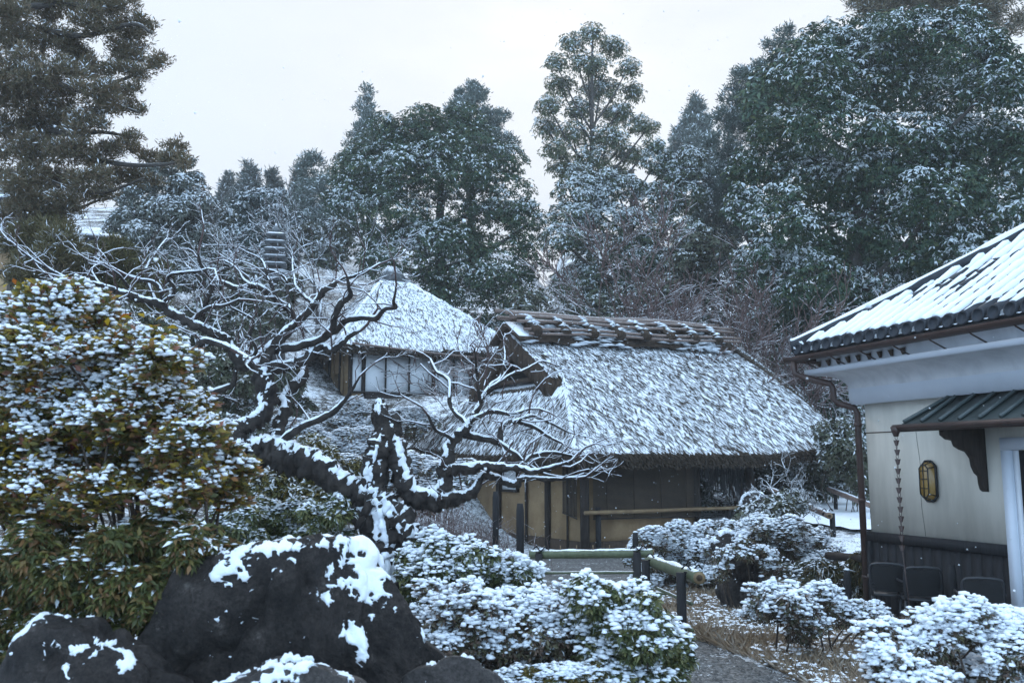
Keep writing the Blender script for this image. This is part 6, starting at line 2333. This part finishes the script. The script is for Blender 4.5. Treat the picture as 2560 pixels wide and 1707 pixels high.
    r, n3 = bare_tree('bare_cherry', 'bare tree with thick snow-coated branches just over the bamboo ridge', (b[0], b[1], g - 0.2), st, 4, 'twig_white', minr=0.007, spread=0.45, ratio=0.74, upb=0.1, wig=0.16, kids=(1, 2), rr=rr)
    b = P(800, 690, 31); g = gzs(b[0], b[1])
    st = [((math.sin(a), 0.1, math.cos(a)), 1.9, 0.07, (0.2 * a, 0, 0)) for a in (-0.7, -0.3, 0.1, 0.45)]
    r, n4 = bare_tree('bare_maple', 'frost-white bare tree between the pagoda and the central evergreen', (b[0], b[1], g - 0.1), st, 5, 'twig_white', minr=0.009, spread=0.36, ratio=0.75, upb=0.1, wig=0.13, kids=(2, 2), rr=rr)
    b = P(560, 760, 26); g = gzs(b[0], b[1])
    st = [((math.sin(a), 0.1, math.cos(a)), 1.6, 0.05, (0.3 * a, 0, 0)) for a in (-0.8, -0.2)]
    r, n5 = bare_tree('bare_maple', 'thin bare tree on the slope behind the left plum limbs', (b[0], b[1], g - 0.1), st, 5, 'twig_white', minr=0.007, spread=0.4, ratio=0.74, upb=0.05, wig=0.15, kids=(2, 2), rr=rr)
    b = P(1985, 1300, 14.2); g = gzs(b[0], b[1])
    st = [((-0.05, 0, 1), 0.55, 0.035), ((0.5, 0.1, 0.9), 0.4, 0.028), ((0.3, 0.3, 0.9), 0.4, 0.02)]
    r, n6 = bare_tree('small_plum_tree', 'small pruned bare plum beside the weathered rail fence', (b[0], b[1], g - 0.05), st, 4, 'twig_white', minr=0.003, spread=0.55, ratio=0.68, upb=0.05, wig=0.2, kids=(2, 3), rr=rr)
    print('bare segs', n1, n2, n3, n4, n5, n6)


def build_shrubs():
    az = [(0.11, 0.08, 0.055), (0.15, 0.095, 0.07), (0.085, 0.09, 0.05), (0.13, 0.11, 0.06)]
    azg = [(0.065, 0.085, 0.035), (0.10, 0.115, 0.045), (0.15, 0.14, 0.05), (0.05, 0.068, 0.034)]
    # ---- foreground left shrub with yellow and red leaves
    D = 4.3
    L = [(30, 770, 110, 60), (120, 780, 110, 60), (60, 860, 140, 70), (190, 800, 90, 60), (220, 880, 120, 70), (330, 850, 100, 55), (400, 900, 70, 45), (100, 960, 150, 80), (260, 960, 130, 70), (370, 970, 100, 60), (450, 945, 40, 30), (50, 1060, 130, 80), (190, 1060, 140, 75), (320, 1080, 130, 70), (420, 1080, 90, 60), (470, 1130, 70, 50), (70, 1160, 130, 70), (220, 1170, 140, 70), (360, 1180, 120, 60), (520, 1180, 80, 45), (590, 1180, 50, 32), (470, 1240, 80, 55), (550, 1235, 60, 45), (90, 1250, 120, 60), (260, 1260, 120, 60)]
    lo = lobes_px(L, D, 0.8, 0.25)
    cols = [(0.24, 0.20, 0.06), (0.12, 0.13, 0.055), (0.40, 0.28, 0.05), (0.10, 0.115, 0.055), (0.16, 0.16, 0.06), (0.42, 0.19, 0.07), (0.10, 0.11, 0.055), (0.19, 0.175, 0.06), (0.46, 0.33, 0.06), (0.13, 0.13, 0.06), (0.36, 0.15, 0.11), (0.15, 0.15, 0.06)]
    lm = [M_leaf('azalea_leaf', cols, transl=0.45), M_leaf('azalea_leaf_snowy', cols, snow=True, transl=0.15)]
    r = bush('azalea_bush', 'large leafy shrub with yellow, orange and red leaves under snow, in the left foreground', lo, lm, 7400, k=6, L=0.046, W=0.023, puff=(6600, 0.022), clump=2, stems=26, stem_r=0.014, base=(P(200, 1300, D)[0], D + 0.2), pflat=0.7, pthr=-0.3, pclump=10.0, up=0.75, pstretch=1.0, snow=(0.06, 0.14), droop=-0.45, pgap=-0.09)
    # individual leaves that can be picked out on its near side
    n = 290
    pos, nrm, d, _ = sample_lobes(lo, 900, 0.0, 1.0, 1.1)
    pos = pos[d[:, 1] < 0.1][:n]
    lv, lt = leafmesh(np.zeros((1, 3)), np.array([[1.0, 0, 0]]), np.array([[0, 0, 1.0]]), 0.062, 0.030, 0.15, 0.15)
    solo = []
    for nm, c in (('yellow_leaf', (0.46, 0.31, 0.02)), ('orange_leaf', (0.42, 0.13, 0.02)), ('red_leaf', (0.28, 0.045, 0.04)), ('olive_leaf', (0.16, 0.14, 0.02))):
        m = M_leaf(nm, [c, tuple(x * 0.7 for x in c)], transl=0.4)
        o = mesh('leaf', lv, lt, m)
        o.parent = r
        solo.append(o)
    rl = np.array(r.location[:])
    for i, p in enumerate(pos):
        kind = rng.choice(4, p=(0.50, 0.14, 0.06, 0.30))
        o = solo[kind] if solo[kind].get('used') is None else copy_part(solo[kind], r)
        if o is solo[kind]:
            o['used'] = 1
        o.location = tuple(p - rl)
        o.rotation_euler = (rng.uniform(-0.6, 0.6), rng.uniform(-1.0, 0.1), rng.uniform(0, 6.28))
        sc = rng.uniform(0.65, 1.15)
        o.scale = (sc, sc, sc)
    for o in solo:
        if o.get('used') is None:
            bpy.data.objects.remove(o)
        else:
            del o['used']
    # ---- lower left shrub, narrow olive leaves
    L = [(40, 1360, 110, 70), (150, 1350, 120, 70), (280, 1360, 120, 65), (400, 1360, 110, 65), (490, 1350, 60, 50), (60, 1450, 120, 70), (190, 1450, 130, 70), (320, 1460, 110, 70), (430, 1450, 70, 60), (40, 1550, 90, 60), (180, 1530, 110, 60), (300, 1550, 90, 60), (20, 1640, 60, 60), (370, 1530, 50, 50), (520, 1390, 60, 35)]
    lo = lobes_px(L, 4.15, 0.8, 0.2)
    cols = [(0.085, 0.10, 0.036), (0.12, 0.13, 0.044), (0.065, 0.08, 0.034), (0.19, 0.19, 0.05), (0.26, 0.13, 0.06), (0.10, 0.11, 0.04), (0.15, 0.14, 0.045), (0.30, 0.16, 0.075)]
    bush('rhododendron_bush', 'dark olive narrow-leaved shrub with brown leaves, low at the left behind the rocks', lo, [M_leaf('narrow_leaf', cols, transl=0.4), M_leaf('narrow_leaf_snowy', cols, snow=True)], 5600, k=6, L=0.047, W=0.017, puff=(2300, 0.016), stems=18, pflat=0.45, pthr=0.1, pclump=8.0, up=0.6, pstretch=1.4, snow=(0.0, 0.16), droop=0.35, pgap=0.13, base=(P(230, 1600, 4.2)[0], 4.25))
    # ---- shrubs behind, under the plum
    L = [(580, 1290, 60, 45), (660, 1280, 70, 45), (740, 1300, 70, 45), (820, 1300, 60, 45), (620, 1350, 70, 40), (720, 1360, 70, 40), (830, 1360, 60, 40)]
    bush('evergreen_bush', 'snow-sprinkled evergreen shrub behind the boulder under the thick plum limb', lobes_px(L, 6.9, 0.9, 0.3), pair('shrub_leaf', azg), 3600, k=6, L=0.055, W=0.02, puff=(3400, 0.017), pflat=0.5, pthr=-0.15, snow=(0.18, 0.25), pclump=9.0)
    L = [(620, 1200, 70, 40), (700, 1215, 70, 40), (780, 1240, 60, 40), (660, 1250, 70, 40), (560, 1230, 50, 40)]
    bush('evergreen_bush', 'yellow-green leafy shrub directly beneath the knotted black plum limb', lobes_px(L, 8.2, 0.9, 0.3), pair('yellow_shrub_leaf', [(0.12, 0.10, 0.025), (0.07, 0.075, 0.025), (0.16, 0.11, 0.02)]), 2600, k=6, L=0.07, W=0.022, puff=(700, 0.018), snow=(0.2, 0.25), pgap=0.1)
    L = [(760, 1120, 40, 25), (800, 1135, 50, 28), (850, 1170, 50, 30)]
    bush('evergreen_bush', 'yellowish shrub glimpsed right of the plum knot', lobes_px(L, 9.0, 0.9, 0.3), pair('yellow_shrub_leaf', [(0.17, 0.13, 0.04), (0.09, 0.085, 0.03)]), 1000, k=6, L=0.07, W=0.02, puff=(300, 0.02), snow=(0.3, 0.25), pgap=0.08)
    # ---- snowy azaleas in front, centre
    lmz = pair('azalea_small_leaf', azg)
    lmb = pair('azalea_brown_leaf', az)
    L = [(1080, 1390, 55, 35), (1130, 1380, 60, 40), (1190, 1400, 60, 40), (1110, 1440, 80, 50), (1200, 1450, 80, 50), (1270, 1430, 50, 40), (1330, 1430, 40, 30), (1060, 1470, 50, 40), (1320, 1470, 60, 40)]
    bush('azalea_bush', 'green-leaved azalea heaped with snow, between plum trunk and bamboo fence', lobes_px(L, 6.3, 0.9, 0.25), lmz, 3400, k=6, L=0.042, W=0.017, puff=(2800, 0.026), clump=2, pflat=0.72, pthr=-0.2, snow=(0.12, 0.25), pgap=0.01, group=None, up=0.6)
    L = [(1100, 1530, 70, 50), (1190, 1530, 90, 50), (1290, 1530, 90, 50), (1380, 1520, 80, 45), (1450, 1500, 60, 40), (1150, 1600, 90, 50), (1260, 1600, 100, 55), (1370, 1590, 90, 50), (1200, 1670, 80, 50), (1310, 1680, 90, 50)]
    bush('azalea_bush', 'brownish azalea thick with snow beside the right flank of the boulder', lobes_px(L, 5.3, 0.9, 0.25), lmb, 3800, k=6, L=0.036, W=0.014, puff=(3200, 0.026), clump=2, pflat=0.72, pthr=-0.3, snow=(0.12, 0.25), pgap=0.0, up=0.6)
    L = [(1480, 1490, 60, 40), (1550, 1500, 60, 40), (1610, 1530, 50, 45), (1520, 1560, 80, 50), (1610, 1600, 80, 55), (1660, 1580, 50, 45), (1690, 1630, 40, 45), (1560, 1650, 90, 60), (1500, 1620, 60, 50), (1630, 1680, 70, 50), (1560, 1710, 80, 40)]
    bush('azalea_bush', 'dark green azalea with snow tufts at the path edge, centre bottom', lobes_px(L, 5.0, 0.9, 0.2), lmz, 4200, k=6, L=0.042, W=0.016, puff=(2000, 0.026), clump=2, pflat=0.72, pthr=-0.25, snow=(0.06, 0.15), pgap=-0.01, up=0.6)
    L = [(1260, 1690, 60, 30), (1400, 1680, 70, 30), (1450, 1700, 60, 30), (1350, 1720, 60, 30)]
    bush('moss_mound', 'low mossy mound with snow patches at the bottom centre', lobes_px(L, 4.7, 0.9, 0.1), pair('moss', [(0.06, 0.065, 0.018), (0.11, 0.09, 0.02), (0.16, 0.10, 0.02)]), 2600, k=6, L=0.018, W=0.008, puff=(1300, 0.018), pflat=0.4, pthr=0.1, snow=(0.1, 0.2), stems=3)
    # ---- right foreground azaleas
    L = [(2230, 1600, 60, 40), (2310, 1560, 60, 40), (2400, 1530, 60, 40), (2460, 1560, 60, 40), (2540, 1570, 60, 40), (2240, 1670, 70, 50), (2330, 1630, 80, 50), (2430, 1630, 80, 50), (2530, 1640, 70, 50), (2300, 1710, 80, 50), (2400, 1710, 80, 50), (2500, 1710, 80, 50), (2200, 1700, 40, 40), (2200, 1640, 30, 25)]
    bush('azalea_bush', 'low spreading azalea mounded with snow in the bottom right corner', lobes_px(L, 5.2, 0.9, 0.3), lmb, 4200, k=6, L=0.034, W=0.013, puff=(3600, 0.028), clump=2, pflat=0.72, pthr=-0.35, snow=(0.12, 0.25), pgap=-0.02, up=0.6, pclump=9.0)
    L = [(1910, 1500, 35, 28), (1960, 1480, 35, 28), (1990, 1510, 45, 32), (1930, 1540, 45, 28), (2040, 1510, 40, 30), (2090, 1510, 40, 30), (2060, 1560, 50, 28), (2130, 1540, 45, 26), (2180, 1540, 30, 22), (1990, 1560, 40, 24), (2000, 1590, 30, 18)]
    bush('azalea_bush', 'small tufted azalea with snow balls in front of the chain post', lobes_px(L, 7.6, 0.9, 0.25), lmb, 1900, k=6, L=0.04, W=0.015, puff=(1700, 0.030), clump=2, pflat=0.72, pthr=-0.3, snow=(0.1, 0.2), pgap=0.0, up=0.6)
    # ---- azaleas before the hut
    L = [(1640, 1340, 50, 35), (1700, 1350, 55, 38), (1760, 1380, 50, 38), (1650, 1390, 60, 40), (1730, 1420, 60, 40), (1780, 1450, 45, 40), (1620, 1430, 40, 40), (1690, 1470, 60, 40), (1600, 1460, 35, 35), (1800, 1490, 30, 40)]
    bush('azalea_bush', 'rounded azalea white with snow behind the bamboo rails, before the hut corner', lobes_px(L, 11.5, 0.9, 0.35), lmb, 3400, k=6, L=0.05, W=0.018, puff=(5600, 0.028), pflat=0.55, pthr=-0.45, snow=(0.15, 0.25), pgap=-0.06, up=0.5)
    L = [(1820, 1330, 55, 32), (1890, 1325, 60, 32), (1960, 1330, 60, 34), (2020, 1350, 50, 36), (1860, 1375, 60, 30), (1950, 1380, 60, 32), (2050, 1395, 45, 30), (2020, 1420, 40, 24), (1900, 1410, 40, 24)]
    bush('azalea_bush', 'flat-topped azalea white with snow on the bank above the tall dark rock', lobes_px(L, 12.2, 0.9, 0.4), lmb, 3000, k=6, L=0.05, W=0.018, puff=(4400, 0.029), pflat=0.55, pthr=-0.2, snow=(0.12, 0.25), pgap=-0.02, up=0.5)
    L = [(2060, 1440, 50, 26), (2110, 1460, 45, 30), (2150, 1480, 40, 40), (2000, 1450, 40, 26), (2170, 1420, 30, 30), (1960, 1470, 40, 30)]
    bush('bamboo_grass', 'clump of yellowing bamboo grass hanging over the bank left of the storehouse corner', lobes_px(L, 11.2, 0.9, 0.3), pair('bamboo_leaf', [(0.16, 0.11, 0.045), (0.09, 0.08, 0.035), (0.05, 0.06, 0.03), (0.20, 0.14, 0.06)]), 1100, k=6, L=0.17, W=0.016, puff=(500, 0.02), snow=(0.15, 0.3), pgap=0.08, droop=0.9)
    L = [(1820, 1385, 34, 22), (1870, 1378, 34, 20), (1915, 1395, 30, 24), (1925, 1440, 26, 30), (1805, 1430, 22, 26), (1930, 1490, 26, 26)]
    bush('azalea_bush', 'snowy azalea sprays hanging over the tall black rock', lobes_px(L, 9.7, 0.9, 0.1), lmb, 900, k=6, L=0.045, W=0.016, puff=(700, 0.028), clump=2, pflat=0.72, pthr=-0.2, snow=(0.1, 0.25), up=0.6, stems=8)
    L = [(1930, 1440, 50, 30), (1990, 1480, 60, 34), (2060, 1490, 60, 34), (2120, 1510, 50, 34), (1950, 1510, 50, 34), (2020, 1430, 50, 26), (2090, 1450, 50, 28), (1900, 1400, 30, 26)]
    bush('evergreen_bush', 'dark shrub covering the bank between the black rock and the storehouse', lobes_px(L, 11.4, 0.9, 0.3), pair('bank_leaf', [(0.07, 0.075, 0.04), (0.05, 0.06, 0.035), (0.12, 0.09, 0.045)]), 2200, k=6, L=0.09, W=0.02, puff=(900, 0.026), snow=(0.10, 0.3), pgap=0.06, droop=0.6)
    # ---- clipped mounds below the hall
    for i, (L, D_, lab) in enumerate((([(850, 1060, 75, 42), (800, 1075, 50, 35), (900, 1065, 50, 36)], 20.5, 'clipped round azalea mound, widest of those under the hall screens'),
                       ([(960, 1055, 60, 35), (1010, 1060, 50, 35)], 20.0, 'clipped azalea mound right of the broken plum stub'),
                       ([(880, 1120, 75, 45), (820, 1135, 45, 35)], 17.5, 'clipped azalea mound just above the yellowish shrub'),
                       ([(760, 1090, 50, 30), (710, 1060, 40, 22)], 18.5, 'low clipped azalea mound at the left under the hall'),
                       ([(900, 1170, 60, 35), (960, 1190, 60, 45)], 13.0, 'loose snowy azalea behind the broken plum stub'),
                       ([(1080, 1180, 60, 30), (1150, 1175, 60, 34), (1040, 1210, 50, 40), (1110, 1230, 60, 40)], 13.5, 'snow-drooped shrub under the left eave of the low hut'))):
        bush('clipped_azalea', lab, lobes_px(L, D_, 0.9, 0.3), lmb, 1100, k=6, L=0.08, W=0.03, puff=(3000, 0.036), psub=-1, pflat=0.35, pthr=-0.5, snow=(0.3, 0.3), pgap=-0.06, stems=8, group=None, pclump=9.0)
    # ---- slope shrubs behind the plum (left middle)
    mid = pair('slope_leaf', [(0.07, 0.082, 0.05), (0.10, 0.105, 0.065), (0.085, 0.07, 0.05)])
    S = [([(300, 800, 90, 50), (400, 830, 80, 45), (350, 870, 80, 50)], 13.0, 'dark snow-flecked shrub behind the left plum limbs and yellow shrub', 0.10),
         ([(520, 760, 80, 45), (610, 770, 70, 45), (560, 820, 80, 45)], 22.0, 'snow-flecked shrub on the slope between plum limbs', 0.3),
         ([(460, 700, 60, 35), (540, 700, 60, 35), (620, 700, 60, 35), (700, 710, 50, 35)], 27.0, 'row of frosted shrubs along the upper slope', 0.36),
         ([(500, 900, 60, 45), (560, 960, 70, 50), (640, 940, 50, 60), (600, 1020, 70, 45)], 14.0, 'dark shrub framed between the plum trunk and the yellow shrub', 0.10),
         ([(680, 740, 40, 40), (720, 720, 40, 40), (650, 720, 36, 36), (700, 790, 44, 40)], 23.6, 'frosted shrub growing at the foot of the stone pagoda', 0.3),
         ([(720, 970, 40, 50), (760, 1010, 40, 30)], 21.0, 'dark shrub at the left wall of the hall', 0.06),
         ([(540, 1060, 60, 25), (620, 1080, 50, 25), (700, 1100, 50, 25)], 13.0, 'low snow-dusted shrub behind the plum fork', 0.45),
         ([(820, 650, 50, 40), (780, 600, 45, 40), (840, 580, 40, 40)], 33.0, 'blue-white shrub right of the pagoda', 0.42)]
    for L, D_, lab, sn in S:
        bush('slope_shrub', lab, lobes_px(L, D_, 0.9, 0.5), mid, 1700, k=6, L=0.045 + 0.0035 * D_, W=0.018 + 0.0014 * D_, snow=(sn, 0.35), stems=6, patch=0.4)
    # ---- right background shrubs
    S = [([(1450, 800, 120, 70), (1600, 800, 120, 70), (1750, 800, 100, 80), (1860, 780, 90, 90), (1330, 790, 70, 70), (1760, 700, 80, 60), (1840, 660, 60, 60)], 31.0, 'dark undergrowth beneath the trees behind the bamboo ridge', 0.06),
         ([(1890, 1170, 60, 40), (1960, 1150, 50, 40), (1920, 1220, 60, 36), (1860, 1200, 40, 36)], 22.0, 'blue-green snowy shrub just right of the hut veranda post', 0.25),
         ([(2010, 1180, 60, 40), (2080, 1170, 60, 45), (2060, 1230, 70, 30)], 21.0, 'pinkish twiggy shrub beyond the weathered rail fence', 0.35),
         ([(2120, 1130, 50, 60), (2140, 1210, 40, 50), (2080, 1110, 40, 40)], 18.5, 'dark evergreen shrub against the storehouse downpipe', 0.16),
         ([(1880, 1290, 50, 24), (1960, 1260, 45, 30), (1920, 1290, 60, 28)], 14.0, 'low dark shrub at the foot of the small pruned plum', 0.3),
         ([(1640, 1230, 60, 60), (1720, 1240, 60, 60), (1780, 1200, 60, 60), (1760, 1290, 60, 40)], 21.5, 'snowy shrub seen through the open bay of the hut', 0.35)]
    for L, D_, lab, sn in S:
        bush('slope_shrub', lab, lobes_px(L, D_, 0.9, 0.5), mid, 1500 if D_ < 30 else 4500, k=6, L=0.10 if D_ < 30 else 0.17, W=0.04 if D_ < 30 else 0.07, snow=(sn, 0.35), stems=8, patch=0.4)


def build_rocks():
    out = [(370, 1720), (395, 1625), (430, 1545), (462, 1472), (492, 1428), (540, 1405), (600, 1398), (690, 1392), (742, 1376), (796, 1351), (850, 1346), (884, 1358), (915, 1396), (948, 1440), (985, 1492), (1022, 1548), (1070, 1608), (1140, 1668), (1260, 1745), (1050, 1900), (700, 1950), (420, 1850)]
    rock('boulder', 'big dark boulder patched with snow in the foreground below the plum', (760, 1600), out, 0.55, 4.1, 3, -0.78, 6, 'rock', rough=0.20, snth=0.008, nz=0.16, scale_n=1.7, blobs=((840, 1400, 80, 80, 1.0), (880, 1520, 35, 130, 0.8), (560, 1440, 80, 35, 0.95), (540, 1560, 60, 22, 0.8), (640, 1378, 170, 14, 0.7), (950, 1450, 35, 70, 0.8), (860, 1630, 30, 30, 0.6)))
    out = [(10, 1707), (50, 1600), (80, 1565), (150, 1570), (230, 1590), (290, 1610), (340, 1650), (400, 1690), (470, 1760), (300, 1850), (60, 1850)]
    rock('boulder', 'low dark rock with thick snow patches at the bottom left corner', (220, 1700), out, 0.40, 3.7, 9, -0.8, 5, 'rock', rough=0.16, snth=0.008, nz=0.2, scale_n=2.4, blobs=((170, 1650, 90, 30, 0.9), (250, 1690, 50, 24, 0.8)))
    out = [(1010, 1700), (1090, 1668), (1170, 1650), (1230, 1680), (1270, 1740), (1180, 1800), (1050, 1790)]
    rock('boulder', 'small rounded grey rock with a snow cap right of the big boulder foot', (1140, 1720), out, 0.2, 4.0, 14, -0.65, 5, 'rock_pale', rough=0.07, snth=0.012)
    out = [(520, 1740), (640, 1690), (740, 1678), (830, 1690), (900, 1720), (960, 1800), (600, 1820)]
    rock('boulder', 'flat grey ledge rock with snow at the bottom edge before the big boulder', (740, 1750), out, 0.25, 3.6, 24, -0.6, 5, 'rock_pale', rough=0.08, snth=0.012)
    out = [(1818, 1395), (1832, 1372), (1858, 1380), (1884, 1366), (1896, 1398), (1912, 1420), (1905, 1480), (1916, 1570), (1822, 1570), (1812, 1500), (1824, 1440)]
    rock('boulder', 'tall narrow black rock standing on the bank beside the dry grass', (1862, 1470), out, 0.28, 10.0, 32, -0.9, 5, 'rock', rough=0.2, snth=0.012, scale_n=3.0)
    out = [(1780, 1362), (1800, 1342), (1840, 1338), (1868, 1360), (1850, 1385), (1800, 1385)]
    rock('boulder', 'flat stone with a snow cap on top of the bank by the hut corner', (1824, 1362), out, 0.3, 11.0, 41, -0.25, 4, 'rock', rough=0.05, snth=0.03)
    out = [(1855, 1262), (1865, 1240), (1890, 1232), (1915, 1245), (1920, 1265), (1890, 1280)]
    rock('boulder', 'round snow-capped stone beyond the hut by the weathered fence', (1888, 1260), out, 0.3, 16.5, 43, -0.1, 4, 'rock', rough=0.05, snth=0.03)
    # log edging by the bank
    p = P(2070, 1388, 11.6); q = P(2170, 1398, 10.6)
    root = empty('edging_log', (p + q) / 2, 'dark round log edging the raised bank at the storehouse corner', 'log')
    MB().tube(np.array([p, (p + q) / 2, q]), 0.05, 10).build('log_body', MAT['dark_wood'], root, True)

# ------------------------------------------------------------------ assemble
import time as _t
_t0 = _t.time()


def step(f, *a):
    t = _t.time()
    f(*a)
    print(f.__name__, round(_t.time() - t, 2))


step(build_setting)
step(build_hall)
step(build_hut)
step(build_storehouse)
step(build_left_house)
step(build_trees)
step(build_rocks)
step(build_plum)
step(build_shrubs)
step(build_pagoda)
step(build_fences)
step(build_lamp)
step(build_rain_chain)
for (px, py, D, r, lab) in ((2225, 1490, 9.0, 2.7, 'dark chair nearest the storehouse corner, partly behind the snowy azalea'), (2300, 1490, 8.7, 2.9, 'dark chair with snow on its arm beside the rain chain'), (2450, 1490, 7.9, 2.8, 'dark chair leaning by the white door jamb')):
    p = P(px, py, D)
    c = build_chair((p[0], p[1], 0.02), r, lab)
p = P(2310, 1430, 8.6)
step(build_grass)
step(build_flakes)
step(build_haze)
print('script', round(_t.time() - _t0, 1), 's  objects', len(SC.objects))
